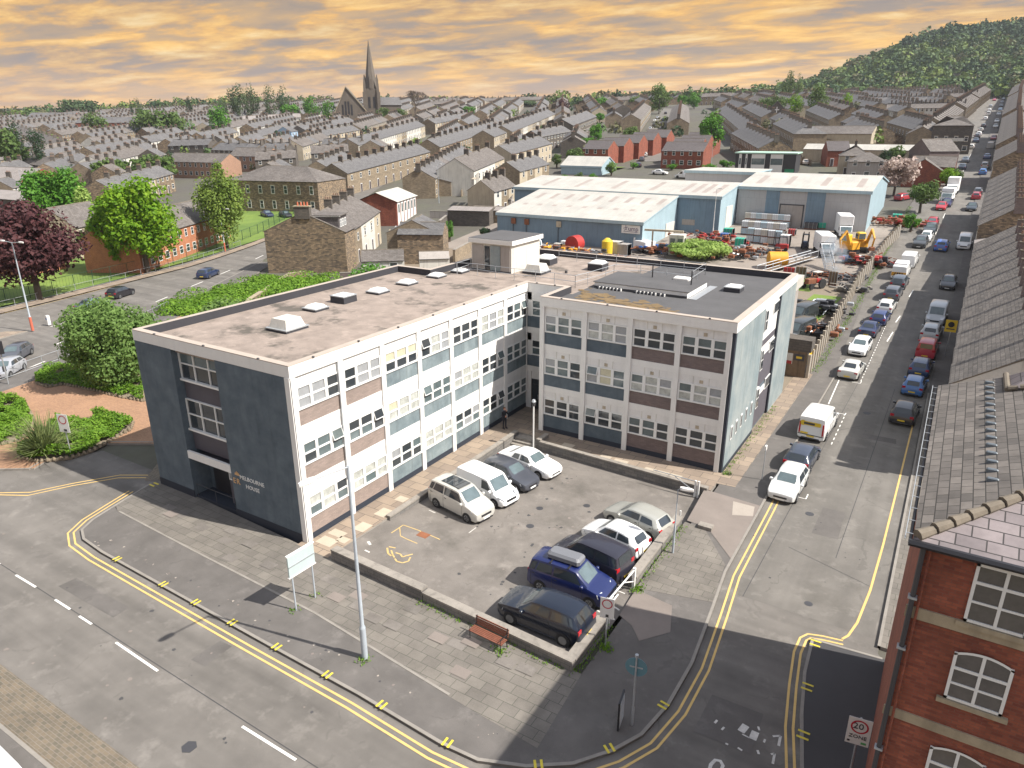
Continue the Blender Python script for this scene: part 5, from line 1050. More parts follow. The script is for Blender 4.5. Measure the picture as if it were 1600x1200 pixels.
# bench
o = thing('park_bench', 'red-brown slatted bench with its back to the low wall', 'bench', (13.15, -1.42, 0), radians(-3.0))
b = MB()
for i in range(5): b.box(-.92, -.42+i*.095, .44, .92, -.35+i*.095, .475, wood_m)
b.ob('seat', o); b = MB()
for i in range(4): b.box(-.92, .09+i*.02, .52+i*.105, .92, .12+i*.02, .60+i*.105, wood_m)
b.ob('backrest', o)
for s in (-.85, .85): b = MB(); b.tube([(s, -.4, 0), (s, -.4, .44), (s, .05, .44), (s, .17, .95)], .025, black_m, 6); b.tube([(s, .05, .44), (s, .12, 0)], .025, black_m, 6); b.tube([(s, -.4, .44), (s, -.4, .66), (s, .1, .66)], .02, black_m, 6); b.ob('leg', o)
# entrance barriers (open white gates)
o = thing('barrier_gate', 'open white swing barrier at the lower car park entrance, near the blue car', 'barrier', (17.1, 5.75, 0)); b = MB(); b.box(-.07, -.07, -.3, .07, .07, 1.1, white); b.ob('post', o); b = MB(); b.tube([(0, 0, 1.0), (-.1, -3.0, 1.0)], .045, white, 6); b.tube([(0, 0, .3), (-.05, -1.2, .95)], .03, white, 6); b.ob('arm', o)
o = thing('barrier_gate', 'short white barrier stub beside the ringed sign', 'barrier', (17.2, 2.5, 0)); b = MB(); b.box(-.06, -.06, -.3, .06, .06, 1.05, white); b.ob('post', o); b = MB(); b.tube([(0, 0, 1.0), (0, 1.0, .98)], .04, white, 6); b.tube([(0, 0, .35), (0, .6, .95)], .03, white, 6); b.ob('arm', o)
o = thing('barrier_gate', 'white swing barrier folded against the right wing retaining wall', 'barrier', (16.5, 17.35, -.5)); b = MB(); b.box(-.06, -.06, 0, .06, .06, 1.15, white); b.box(.14, -.06, 0, .26, .06, 1.15, white); b.ob('post', o); b = MB(); b.tube([(0, 0, 1.1), (-2.9, .12, 1.1)], .03, galv, 6); b.tube([(0, 0, .35), (-1.4, .06, 1.05)], .025, galv, 6); b.ob('arm', o)
for i, (x, y) in enumerate([(16.55, 8.3), (16.55, 10.6), (16.9, 13.3)]):
    o = thing('bollard', ['short white post beside the black people carrier', 'short white post beside the white small hatchback', 'white post at the far end of the low wall'][i], 'post', (x, y, CP(x, y))); b = MB(); b.tube([(0, 0, 0), (0, 0, 1.0)], .05, white, 8); b.ob('post', o, 40); b = MB(); b.cyl((0, 0, 1.0), (0, 0, 1), .05, .02, white, 8, .02); b.ob('cap', o)
o = MB(); o.box(18.1, 12.9, 0, 18.9, 13.4, .22, conc); tag(o.ob('concrete_block'), 'small concrete block on the pavement at the end of the low wall', 'block')
o = thing('traffic_light', 'traffic light pole with black head at the left edge by the railings', 'traffic light', (-42.9, 4.4, 0)); b = MB(); b.tube([(0, 0, 0), (0, 0, 4)], .06, galv, 8); b.ob('pole', o, 40); b = MB(); b.bbox(-.02, -.2, 2.9, .35, .2, 4.1, .04, black_m); b.ob('signal_head', o); b = MB(); b.bbox(-.16, -.14, 1.2, .02, .14, 1.7, .03, dark_m); b.ob('push_button', o)
o = thing('bollard', 'white keep-left bollard on the traffic island', 'bollard', (-61.1, 17.2, 0)); b = MB(); b.bbox(-.18, -.18, 0, .18, .18, 1.15, .06, white); b.ob('body', o); b = MB(); b.cyl((-.0, -.19, .75), (0, -1, 0), .13, .01, BLUEP, 14); b.ob('disc', o)
def guardrail(label, pts, h=1., step=2., name='guard_rail', cat='railing', m_=galv, pr=.035, rails=(1., .12), bars=0, grp=None):
    x0, y0 = pts[0]; o = thing(name, label, cat, (x0, y0, zt(x0, y0)), 0, grp); R_ = MB(); Pm = []
    z0 = zt(x0, y0)
    for a, c in zip(pts[:-1], pts[1:]):
        l = hypot(c[0]-a[0], c[1]-a[1]); n = max(1, round(l/step))
        A = [(a[0]+(c[0]-a[0])*i/n-x0, a[1]+(c[1]-a[1])*i/n-y0) for i in range(n+1)]
        for p_, q_ in zip(A[:-1], A[1:]):
            for k in rails: R_.tube([(*p_, zt(p_[0]+x0, p_[1]+y0)-z0+h*k), (*q_, zt(q_[0]+x0, q_[1]+y0)-z0+h*k)], pr*.6, m_, 4)
            if bars:
                for j in range(bars): t = (j+.5)/bars; bx_, by_ = p_[0]+(q_[0]-p_[0])*t, p_[1]+(q_[1]-p_[1])*t; zz = zt(bx_+x0, by_+y0)-z0; R_.tube([(bx_, by_, zz+.1), (bx_, by_, zz+h)], .012, m_, 3)
        Pm += A[:-1]
    Pm.append((pts[-1][0]-x0, pts[-1][1]-y0))
    for p_ in Pm[:95]: b = MB(); zz = zt(p_[0]+x0, p_[1]+y0)-z0; b.tube([(*p_, zz-.2), (*p_, zz+h*1.02)], pr, m_, 6); b.ob('post', o)
    R_.ob('rail', o)
    return o
guardrail('galvanised pedestrian railing along the kerb of the left road', [(-43.6, 1.5), (-46.2, 10.6), (-51.2, 20.8), (-56, 29.3)])
guardrail('low galvanised railing along the far pavement by the grass park', [(-72.5, 4), (-74.2, 17), (-76.3, 26), (-81.5, 49), (-88, 66)], .95, 3)
guardrail('tall green park fence along the edge of the grass', [(-75.6, -4), (-77.2, 20), (-79.2, 30), (-84.5, 52), (-95, 76), (-107, 98)], 1.9, 3.2, 'park_fence', 'fence', plain('fence_green', (.015, .05, .03)), .05, (1., .15), 7)

def ray(px, py): d = FW*F+RT*(px-800)-UP*(py-600); return d/np.linalg.norm(d)
def PD(px, py, dist):
    d = ray(px, py); h = hypot(d[0], d[1]); P = CAM+d*(dist/h); return float(P[0]), float(P[1]), float(P[2])
# ---------------------------------------------------------------- red brick building, lower right
RB = thing('brick_building', 'large red brick building with hipped slate roof and arched white windows at the lower right', 'brick building')
b = MB(); EZ = 12.6; x0, y0, x1, y1 = 28.5, -5.7, 44., 6.4
b.box(x0, y0, -.3, x1, y1, EZ, redbrick); b.add([(x0, y1, EZ), (x1, y1, EZ), (36.2, y1, EZ+2.95)], [[0, 1, 2]], redbrick); b.ob('wall', RB)
b = MB(); b.box(x0-.04, y0-.05, 10.5, x1, y0, 10.82, sandstone); b.box(x0-.04, y0-.05, 7.4, x1, y0, 7.68, sandstone); b.box(x0-.04, y0-.05, 4.3, x1, y0, 4.55, sandstone); b.ob('string_course', RB)
r_ = MB(); e = .2; px0, py0, zr, sl_ = x0-e, y0-e, EZ+.12, .36
A_ = (px0, py0, zr); rd = 36.2
ap = (rd, py0+(rd-px0), zr+(rd-px0)*sl_)
r_.add([A_, (rd, y1+.1 if False else py0+(rd-px0), zr+(rd-px0)*sl_), (rd, y1+.15, zr+(rd-px0)*sl_), (px0, y1+.15, zr)] , [[0, 3, 2, 1]] if False else [[0, 1, 2, 3]], slate)
r_.add([A_, (x1+8, py0, zr), ap], [[0, 1, 2]], slate_p)
r_.add([(rd, y1+.15, zr+(rd-px0)*sl_), ap, (x1+8, py0, zr), (x1, y1+.15, zr)], [[0, 3, 2, 1]], slate)
r_.quad((px0, y1+.15, zr-.1), (rd, y1+.15, zr+(rd-px0)*sl_-.1), (rd, y1+.15, zr+(rd-px0)*sl_), (px0, y1+.15, zr), ridge_m)
ro = r_.ob('roof', RB)
b = MB(); N_ = 24
for i in range(N_):
    t0, t1 = i/N_*.98+.01, (i+.93)/N_*.98+.01; P0 = [A_[k]+(ap[k]-A_[k])*t0 for k in range(3)]; P1 = [A_[k]+(ap[k]-A_[k])*t1 for k in range(3)]
    b.tube([(P0[0], P0[1], P0[2]+.06), (P1[0], P1[1], P1[2]+.03)], [.15, .12], ridge_m, 8)
b.ob('hip_tile', ro, 40)
def rz_(x): return zr+(x-px0)*sl_
b = MB(); q_ = [(30.3, 4.8), (33.5, 4.6), (33.5, 6.5), (30.3, 6.5)]; b.add([(x, y, rz_(x)+.02) for x, y in q_]+[(31.3, 5.6, rz_(31.3)+.55), (33.5, 5.6, rz_(33.5)+.3)], [[0, 4, 3], [0, 1, 5, 4], [3, 4, 5, 2]], slate_p)
for i in range(6): b.tube([(30.28, 6.5-i*.3, rz_(30.28)+.10), (30.28, 6.24-i*.3, rz_(30.28)+.08)], [.1, .085], ridge_m, 8)
for i in range(9): b.tube([(30.3+i*.32, 4.8-i*.02, rz_(30.3+i*.32)+.1), (30.57+i*.32, 4.8-i*.02, rz_(30.57+i*.32)+.08)], [.1, .085], ridge_m, 8)
b.ob('roof_hip', ro)
vy = 5.95
while vy > -3.3: b = MB(); b.bbox(29.68, vy-.055, rz_(29.68)-.02, 29.96, vy+.055, rz_(29.96)+.04, .025, lead); b.ob('roof_vent', ro); vy -= .62
b = MB(); b.tube([(px0-.05, py0-.02, zr-.12), (px0-.05, y1+.1, zr-.12)], .04, dark_m, 6); b.tube([(px0-.17, py0-.02, zr-.02), (px0-.17, y1+.1, zr-.02)], .012, galv, 6); b.tube([(px0-.08, py0-.06, zr-.06), (x1, py0-.06, zr-.06)], .09, black_m, 6); b.ob('gutter', RB)
b = MB(); yy = py0+.3
while yy < y1: b.box(px0-.17, yy, zr-.03, px0, yy+.02, zr-.015, galv); yy += .7
b.ob('gutter_bracket', RB)
b = MB(); b.tube([(x0+.05, y0-.12, zr-.1), (x0+.05, y0-.12, 0)], .06, dark_m, 8); b.tube([(x0+.2, y0-.1, zr-.1), (x0+.2, y0-.1, 0)], .035, redbrick, 6)
for z in (11.1, 9.6, 6.3, 3): b.box(x0-.05, y0-.2, z, x0+.15, y0-.02, z+.06, galv)
b.ob('downpipe', RB)
def archwin(xa, xb, za, zb, arched=True):
    f = MB(); y = y0-.03; m_ = (xa+xb)/2
    f.box(xa, y-.03, za, xb, y+.1, za+.07, frame_w); f.box(xa, y-.03, za, xa+.07, y+.1, zb, frame_w); f.box(xb-.07, y-.03, za, xb, y+.1, zb, frame_w); f.box(m_-.035, y-.025, za+.07, m_+.035, y+.1, zb+(.1 if arched else -.06), frame_w)
    h = (zb-za)
    f.box(xa+.07, y-.028, za+h*.34, xb-.07, y+.1, za+h*.34+.055, frame_w); f.box(xa+.07, y-.028, za+h*.66, xb-.07, y+.1, za+h*.66+.075, frame_w)
    if arched:
        n_ = 10; P = [(xa+(xb-xa)*i/n_, zb+.16*(1-(2*i/n_-1)**2)) for i in range(n_+1)]
        for p_, q_ in zip(P[:-1], P[1:]): f.add([(p_[0], y-.03, p_[1]-.07), (q_[0], y-.03, q_[1]-.07), (q_[0], y-.03, q_[1]), (p_[0], y-.03, p_[1])], [[0, 1, 2, 3]], frame_w)
    else: f.box(xa, y-.03, zb-.07, xb, y+.1, zb, frame_w)
    fo = f.ob('window', RB); g_ = MB(); top = [(xa+(xb-xa)*i/10, zb-.03+(.15*(1-(2*i/10-1)**2) if arched else 0)) for i in range(11)]
    g_.add([(xa+.02, y, za+.02), (xb-.02, y, za+.02)]+[(x, y, z) for x, z in top[::-1]], [list(range(13))], plain('brick_window_glass', (.10, .092, .085), .08, .25, spec=.8) if not WG else WG[0]); WG.append(g_.mats[0]); g_.ob('pane', fo)
    s_ = MB(); s_.box(xa-.14, y0-.1, za-.15, xb+.14, y0+.02, za-.02, sandstone); s_.ob('window_sill', fo)
WG = []
for xx in (29.66, 32.4, 35.0):
    archwin(xx, xx+1.22, 8.54, 10.03-.12); archwin(xx, xx+1.22, 5.45, 6.92); archwin(xx, xx+1.25, 2.3, 3.85); archwin(xx, xx+1.25, 10.85, 12.45, False)

# ---------------------------------------------------------------- generic houses
WIN = {}
def win_me(w, h, kind='plain'):
    k = (round(w, 2), round(h, 2), kind)
    if k not in WIN:
        o = MB(); t = .09
        o.box(0, -.05, 0, w, .0, t, frame_w); o.box(0, -.05, h-t, w, 0, h, frame_w); o.box(0, -.05, t, t, 0, h-t, frame_w); o.box(w-t, -.05, t, w, 0, h-t, frame_w); o.box(t, -.045, h*.55, w-t, 0, h*.55+.06, frame_w)
        if kind == 'wide': o.box(w/2-.04, -.045, t, w/2+.04, 0, h-t, frame_w)
        o.quad((t, -.02, t), (w-t, -.02, t), (w-t, -.02, h-t), (t, -.02, h-t), glass if kind != 'bright' else glass_l)
        if kind == 'stone': o.box(-.12, -.06, -.16, w+.12, .0, -.01, sandstone); o.box(-.12, -.055, h+.01, w+.12, .0, h+.2, sandstone)
        WIN[k] = o.me('window')
    return WIN[k]
HM = {}
def house(label, cat, x, y, ang, w, d, eave, rise, wall, roof, group=None, name='terraced_house', hip=(0, 0), front='tt', rear='tt', chim=1, door=True, z=None, front_wall=None, detail=1, gable_win=0, sx=.0, doors=None, ov=.22, chm=None, extra_depth=0, gw=None, cols=None, wsz=None):
    """front faces local -Y; (x,y) = front left corner; ang degrees of local +X; ridge along local X"""
    a = radians(ang)
    if z is None: z = min(zt(x, y), zt(x+cos(a)*w, y+sin(a)*w), zt(x-sin(a)*d, y+cos(a)*d), zt(x+cos(a)*w-sin(a)*d, y+sin(a)*w+cos(a)*d))
    sl = 0.
    if name == 'terraced_house':
        z = zt(x, y)-.05; sl = round((zt(x+cos(a)*w, y+sin(a)*w)-zt(x, y))/w, 4)
        if abs(sl) < .002: sl = 0.
    slk = round(sl, 3)
    def shear(m_):
        if slk: m_.v = [(p[0], p[1], p[2]+slk*p[0]) for p in m_.v]
        return m_
    o = thing(name, label, cat, (x, y, z), a, group)
    kw = ('w', slk, round(w, 2), d, eave, rise, wall.name, hip, (front_wall or wall).name)
    if kw not in HM:
        m_ = MB(); b0 = -3.; 
        m_.box(0, 0, b0, w, d, eave, wall)
        if front_wall: m_.quad((0, -.015, b0), (w, -.015, b0), (w, -.015, eave), (0, -.015, eave), front_wall)
        for s_, X_ in ((0, 0), (1, w)):
            if not hip[s_]: m_.add([(X_, 0, eave), (X_, d, eave), (X_, d/2, eave+rise*.985)], [[0, 1, 2] if s_ else [0, 2, 1]], wall)
        HM[kw] = shear(m_).me('wall')
    put('wall', HM[kw], o)
    kr = ('r', slk, round(w, 2), d, eave, rise, roof.name, hip, ov)
    if kr not in HM:
        m_ = MB(); e_ = ov; k = rise/(d/2); z0 = eave-e_*k; h0 = d/2 if hip[0] else 0; h1 = d/2 if hip[1] else 0; xa, xb = (-e_ if hip[0] else -.02), (w+e_ if hip[1] else w+.02)
        R0, R1 = (xa+h0+ (e_ if hip[0] else 0), d/2, eave+rise), (xb-h1-(e_ if hip[1] else 0), d/2, eave+rise)
        F0, F1, B0, B1 = (xa, -e_, z0), (xb, -e_, z0), (xa, d+e_, z0), (xb, d+e_, z0); T_ = .10
        up_ = lambda p: (p[0], p[1], p[2]+T_)
        m_.add([up_(F0), up_(F1), up_(R1), up_(R0)], [[0, 1, 2, 3]], roof); m_.add([up_(B1), up_(B0), up_(R0), up_(R1)], [[0, 1, 2, 3]], roof)
        if hip[0]: m_.add([up_(B0), up_(F0), up_(R0)], [[0, 1, 2]], roof)
        if hip[1]: m_.add([up_(F1), up_(B1), up_(R1)], [[0, 1, 2]], roof)
        m_.add([F0, F1, up_(F1), up_(F0)], [[0, 1, 2, 3]], dark_m); m_.add([B1, B0, up_(B0), up_(B1)], [[0, 1, 2, 3]], dark_m)
        if not hip[0]: m_.add([F0, R0, B0, up_(B0), up_(R0), up_(F0)], [[0, 5, 4, 1], [1, 4, 3, 2]], ridge_m)
        if not hip[1]: m_.add([F1, R1, B1, up_(B1), up_(R1), up_(F1)], [[0, 1, 4, 5], [1, 2, 3, 4]], ridge_m)
        m_.tube([up_(R0), up_(R1)], .09, ridge_m, 5); HM[kr] = shear(m_).me('roof')
    ro_ = put('roof', HM[kr], o)
    if chim:
        kc = ('c', chim, (chm or wall).name)
        if kc not in HM:
            m_ = MB(); cw = .55; cl_ = 1.3 if chim == 1 else 1.7; m_.box(-cw/2, -cl_/2, -.8, cw/2, cl_/2, 1.25, chm or stone_d); m_.box(-cw/2-.05, -cl_/2-.05, 1.25, cw/2+.05, cl_/2+.05, 1.35, ridge_m)
            for i in range(3 if chim == 1 else 4): m_.cyl((0, -cl_/2+.25+i*.4, 1.35), (0, 0, 1), .12, .38, plain('chimney_pot', (.20, .12, .085)) if 'pot' not in HM else HM['pot'], 7, .10); HM['pot'] = m_.mats[-1]
            HM[kc] = m_.me('chimney')
        put('chimney', HM[kc], ro_, (w-.02 if not hip[1] else w*.5, d/2, eave+rise+slk*w))
    def wins(code, fy, flip):
        n_ = len(code)
        st = 'stone' if wall in (stone, stone_l, stone_d) else 'plain'
        ncol = cols or max(1, int(w/2.4)); 
        fl = 2 if eave > 4.2 else 1
        for f_ in range(fl):
            for i in range(ncol):
                cx_ = w*(i+.5)/ncol; hz = .95+f_*2.65
                if f_ == 0 and i == 0 and door and not flip:
                    kd = ('door', 1)
                    if kd not in HM: m_ = MB(); m_.box(0, -.06, 0, .95, 0, 2.15, frame_w); m_.box(.1, -.08, 0, .85, -.06, 2.0, plain('door_paint', (.06, .045, .05), .4)); HM[kd] = m_.me('door')
                    put('door', HM[kd], o, (cx_-.5, fy, slk*cx_)); continue
                ww, wh = (.95, 1.35) if not (f_ == 0) else (1.25, 1.35)
                ww = min(ww, w/ncol*.7)
                if wsz: ww, wh = wsz; hz = .9+f_*3.5
                q_ = put('window', win_me(ww, wh, st), o, (cx_-ww/2 if not flip else cx_+ww/2, fy, hz+slk*cx_))
                if flip: q_.rotation_euler.z = pi
    if front: wins(front, -.016 if front_wall else 0, False)
    if rear: wins(rear, d, True)
    if name == 'terraced_house' and rear and w > 3.5:
        ke = ('x', wall.name, roof.name)
        if ke not in HM:
            m_ = MB(); m_.box(0, 0, -3, 2.3, 3.4, 3.6, wall); m_.add([(-.1, -.02, 4.5), (2.4, -.02, 4.5), (2.4, 3.6, 3.6), (-.1, 3.6, 3.6)], [[0, 1, 2, 3]], roof); m_.add([(0, 0, 3.6), (0, 3.4, 3.6), (0, 0, 4.45)], [[0, 2, 1]], wall); m_.add([(2.3, 0, 3.6), (2.3, 3.4, 3.6), (2.3, 0, 4.45)], [[0, 1, 2]], wall)
            m_.box(-.1, 3.4, -3, 0.1, 6.4, 1.7, wall); m_.box(-.1, 6.2, -3, 3.5, 6.4, 1.8, wall); HM[ke] = m_.me('rear_extension')
        put('rear_extension', HM[ke], o, (.1, d, 0))
    if gable_win:
        for X_, rr in ((w, pi/2), (0, -pi/2)):
            for yy in ((d*.3, d*.7) if gable_win > 1 else (d*.5,)):
                for hz in (.95, 3.6): q_ = put('window', win_me(.95, 1.3, 'plain'), o, (X_, yy-(.47 if X_ else -.47), hz)); q_.rotation_euler.z = rr
    return o
rsd = random.Random(11)
ORD = 'first second third fourth fifth sixth seventh eighth ninth tenth eleventh twelfth thirteenth fourteenth fifteenth sixteenth seventeenth eighteenth nineteenth twentieth twenty-first twenty-second'.split()
def row(label, pa, pb, n, d=8.2, eave=5.3, rise=2.3, wall=stone, roof=slate_b, group=None, fronts=None, hipends=(0, 0), front='t', rear='t', h=None, chim=1, chm=None, world=False, **k):
    """terrace whose near eave runs between two image points"""
    A, B = (pa, pb) if world else (T(*pa, eave if h is None else h), T(*pb, eave if h is None else h))
    ux, uy = B[0]-A[0], B[1]-A[1]; L_ = hypot(ux, uy); ux /= L_; uy /= L_
    inward = (-uy, ux)                                     # left of travel
    mx, my = (A[0]+B[0])/2-CAM[0], (A[1]+B[1])/2-CAM[1]
    if inward[0]*mx+inward[1]*my < 0: A, B = B, A; ux, uy = -ux, -uy
    w = L_/n; ang = math.degrees(atan2(uy, ux)); gname = group or label; lab0 = label
    for i in range(n):
        fw_ = fronts[i % len(fronts)] if fronts else None
        hp = (hipends[0] if i == 0 else 0, hipends[1] if i == n-1 else 0)
        if n > 1: label = f'{ORD[i]} house from left, {lab0}'
        house(label, 'house', A[0]+ux*w*i, A[1]+uy*w*i, ang, round(w, 2), d, eave, rise, wall, roof, gname if n > 1 else None, hip=hp, front=front, rear=rear, chim=chim, front_wall=fw_, chm=chm, **k)
RC = [stone_l, render_c, stone_l, render_w, stone_l]
# main street, right side: unbroken terrace climbing the hill with cross-street gaps
def street_row(y0, y1, n, label, xl0, xl1, roof=slate, wall=stone, eave=6.3, rise=2.7, d=8.4, **k):
    w = (y1-y0)/n
    for i in range(n):
        ya = y0+w*i; xa = xl0+(xl1-xl0)*(i/n); 
        # front faces -X (street on the left): local +X points to -Y
        house(f'{ORD[i]} house from near end, {label}', 'house', xa, ya+w, -90-0., round(w, 2)-.0, d, eave, rise, wall, roof, label, chim=1, chm=brownbrick, **k)
street_row(28.3, 47, 4, 'slate terrace with white gable beside the red brick building', 29.35, 29.6, wall=render_w)
street_row(47, 66, 4, 'slate terrace above the shaded parked cars', 29.6, 29.9)
street_row(66, 84.5, 4, 'slate terrace opposite the chevron-backed van', 29.9, 30.1)
street_row(96, 140, 9, 'right-hand slate terrace below the first bright crossing', 30.2, 31.2, roof=slate)
street_row(168, 190, 4, 'right-hand brown-roofed terrace between two bright crossings', 31.8, 32.2, roof=slate_c)
street_row(202, 290, 16, 'right-hand terrace past the second bright crossing', 32.2, 34, roof=slate)
street_row(304, 420, 18, 'distant right-hand terrace below the street summit', 34, 37, roof=slate_c)
street_row(430, 545, 16, 'farthest right-hand terrace at the street top', 37, 41, roof=slate_c)
# second tier visible behind (east) at the right edge
house('corrugated grey shed roof between the terrace ends on the right', 'shed', 30.2, 95.4, -90, 10.6, 9, 5.2, 1.0, stone_d, corrug, name='shed', front='', rear='', chim=0, z=zt(30, 86))
# left side of the hill street, light stone fronts facing the road (local front faces +X)
def street_left(y0, y1, n, label, x0, x1, **k):
    w = (y1-y0)/n
    for i in range(n): ya = y0+w*i; xa = x0+(x1-x0)*i/n; house(f'{ORD[i]} house from near end, {label}', 'house', xa, ya, 90, round(w, 2), 8.2, 5.4, 2.3, stone_l, slate_c, label, z=zt(xa, ya), rear='', **k)
street_left(238, 262, 4, 'light stone terrace just above the corner building', 17.2, 17.6)
street_left(272, 345, 13, 'light stone middle terrace left of hill street', 18, 21)
street_left(360, 430, 12, 'pale upper terrace left of hill street', 21.5, 25)
street_left(440, 530, 13, 'last pale left-hand terrace at the street top', 25, 30)

# ---------------------------------------------------------------- stone gable house and its neighbours
house('rubble stone end house with bare gable, box dormer and red chimney pots behind the office', 'house', -53.0, 58.3, 118, 5.6, 12.8, 6.6, 2.9, stone, slate_c, name='end_house', z=-.2, front='', rear='t', chim=0)
E_ = bpy.data.objects['end_house']
o = MB(); o.box(-.2, 5.2, 8.6, .75, 7.6, 10.4, stone_d); o.box(-.3, 5.1, 10.4, .85, 7.7, 10.55, sandstone)
for i in range(4): o.cyl((.3, 5.6+i*.5, 10.55), (0, 0, 1), .16, .55, plain('red_pot', (.45, .13, .07)), 8, .12)
o.ob('chimney', E_)
o = MB(); o.box(.6, 1.0, 6.6, 5.0, 5.6, 8.9, tile_dk); o.box(.4, .7, 8.9, 5.2, 6.6, 9.06, slate_c); o.box(.4, .66, 8.86, .48, 6.6, 9.0, white); dm_ = o.ob('dormer', E_)
for x in (1.2, 2.3, 3.6): o = put('window', win_me(.9, 1.2, 'bright'), dm_, (x, .98, 7.2))
row('stone and white terrace houses behind the stone gable house', (-55.8, 63.2), (-64.6, 79.5), 4, 10.5, 5.8, 2.8, stone_l, slate_c, fronts=[stone_l, render_w, render_w, render_c], world=True, rear='')
house('dark stone wing with slate roof standing forward of the white terrace', 'house', -49.5, 66.5, 28, 7.5, 5.6, 4.9, 1.5, stone, slate_b, name='wing_house', front='', chim=0, gable_win=0)
house('stone cottage end of the wing with its slate roof', 'house', -44.3, 70.6, 118, 4.6, 8.5, 4.9, 2, stone_l, slate_b, name='cottage', chim=0)
house('cottage painted red with blue door beside the yard wall', 'house', -46.4, 74.7, 118, 4.2, 8.5, 4.6, 2, redbrick, slate_b, name='cottage', chim=0)
house('low outbuilding with grey and blue sheet roof in the back yard', 'outbuilding', -47.8, 56.0, 40, 6.4, 4.6, 2.6, 1.2, render_w, slate_c, name='outbuilding', chim=0, front='t', rear='')
house('small white lean-to store in the back yards', 'outbuilding', -41.6, 62.2, 40, 4.6, 3, 2.4, .8, render_w, render_g, name='outbuilding', chim=0, front='', rear='')
wallp('yard_wall', 'patterned low garden wall in front of the back yards', [(-49, 52.6), (-39, 60.2)], 1.5, 1.5, .3, brownbrick, conc, -1, cat='wall')
wallp('boundary_wall', 'rubble boundary wall along the left road beside the green bank', [(-45.5, 30.5), (-57.5, 50.6), (-56.5, 53)], .9, .9, .5, stone, sandstone, -1, cat='wall')
wallp('yard_wall', 'stone yard wall running uphill beside the lane to the blue shed', [(-41.5, 71), (-47.2, 88)], 2.9, 3.6, .4, stone_l, conc, -2, cat='wall')
wallp('yard_wall', 'long dark stone wall behind the red and white hall', [(-58, 89), (-66, 104)], 4.6, 5.2, .4, stone_d, conc, -2, cat='wall')
# big hipped stone corner house with its long row
A = T(505, 332); ang = math.degrees(atan2(A[1]-94.6, A[0]+120.2))
house('big stone corner house with hipped slate roof and tall white windows', 'house', -125, 93.4, 14.5, 24.5, 13, 7.3, 3.0, stone, slate_c, name='corner_house', hip=(1, 1), chim=0, door=False, cols=7, wsz=(1.0, 1.9))
row('stone terrace running uphill from the big corner house', (542, 271), (672, 237), 11, 9, 5.6, 2.4, stone_l, slate_b, rear='')
row('long stone terrace uphill behind the scaffolded gable', (687, 230), (785, 199), 13, 9, 5.6, 2.5, stone_l, slate_b, rear='')
row('cream and white fronted terrace below the tall church', (560, 227), (664, 196), 12, 8.5, 5.2, 2.3, stone_l, slate_b, fronts=[render_w, render_c, stone_l, render_w, render_w], rear='')
row('pale fronted terrace between the church and the bare tree', (680, 193), (740, 182), 7, 8.5, 5.2, 2.2, stone_l, slate_b, fronts=[render_c, stone_l], rear='')
row('short slate terrace below the blue painted house', (487, 216), (562, 203), 7, 8.5, 5.0, 2.2, stone, slate_b, fronts=[render_c, stone_l], rear='')
row('white-ended terrace left of the blue painted house', (398, 215), (450, 202), 5, 8.5, 5, 2.2, stone_l, slate_b, fronts=[stone, stone_l, render_w], rear='')
row('pair of houses with bright blue painted fronts', (455, 206), (474, 203), 2, 9, 5.4, 2.3, render_b, slate_b, rear='')
row('slate terrace directly right of the blue painted houses', (478, 204), (556, 190), 8, 9, 5.4, 2.3, stone_d, slate_b, rear='')
row('row behind the church-side terrace with many chimneys', (400, 186), (470, 182), 7, 9, 5.4, 2.3, stone, slate_b, rear='')
row('rendered terrace ending in the scaffolded gable', (740, 267), (788, 247), 3, 10, 6.0, 2.9, render_w, slate_c, fronts=[render_w, render_w, render_c], rear='')
row('cream and stone backs between scaffolded gable and blue shed', (772, 300), (806, 290), 3, 7, 5.0, 2.2, render_c, slate_c, fronts=[render_w, stone_l, render_c])
row('stone and cream cottages above the small striped gable', (812, 268), (858, 256), 4, 8, 5.2, 2.2, stone_l, slate_b, fronts=[render_c, stone_l])
house('stone store building with flat pale roof below the scaffolded gable', 'outbuilding', *T(700, 352), 15, 9, 6, 3, .5, stone_d, corrug, name='outbuilding', chim=0, front='', rear='')
house('dark garage row with pale roof beside the lane', 'outbuilding', *T(735, 348), 15, 8, 5, 2.6, .5, stone_l, corrug, name='outbuilding', chim=0, front='', rear='')
house('small slate-roofed garage behind the blue shed corner', 'outbuilding', *T(758, 330), 20, 6, 5, 2.6, 1.2, render_g, slate_c, name='outbuilding', chim=0, front='', rear='')
row('cream gabled terrace right of the scaffolded gable', (800, 241), (862, 224), 5, 9, 5.6, 2.4, render_c, slate_b, rear='')
row('stone terrace with red chimneys above the cream gables', (772, 214), (846, 188), 10, 9, 5.4, 2.3, stone_l, slate_b, fronts=[render_c, stone_l], rear='')
row('pale bay-fronted terrace climbing towards the purple tree', (800, 206), (868, 178), 10, 9, 5.6, 2.4, stone_l, slate_b, fronts=[render_c, stone_l, render_w], rear='')
row('gabled stone houses left of the red brick terrace', (895, 196), (932, 182), 4, 10, 6, 2.6, stone_d, slate_b, rear='')
row('grey stone terrace above the gabled houses, by the green tree', (845, 214), (893, 205), 5, 9, 5, 2.2, stone_d, slate_b, rear='')
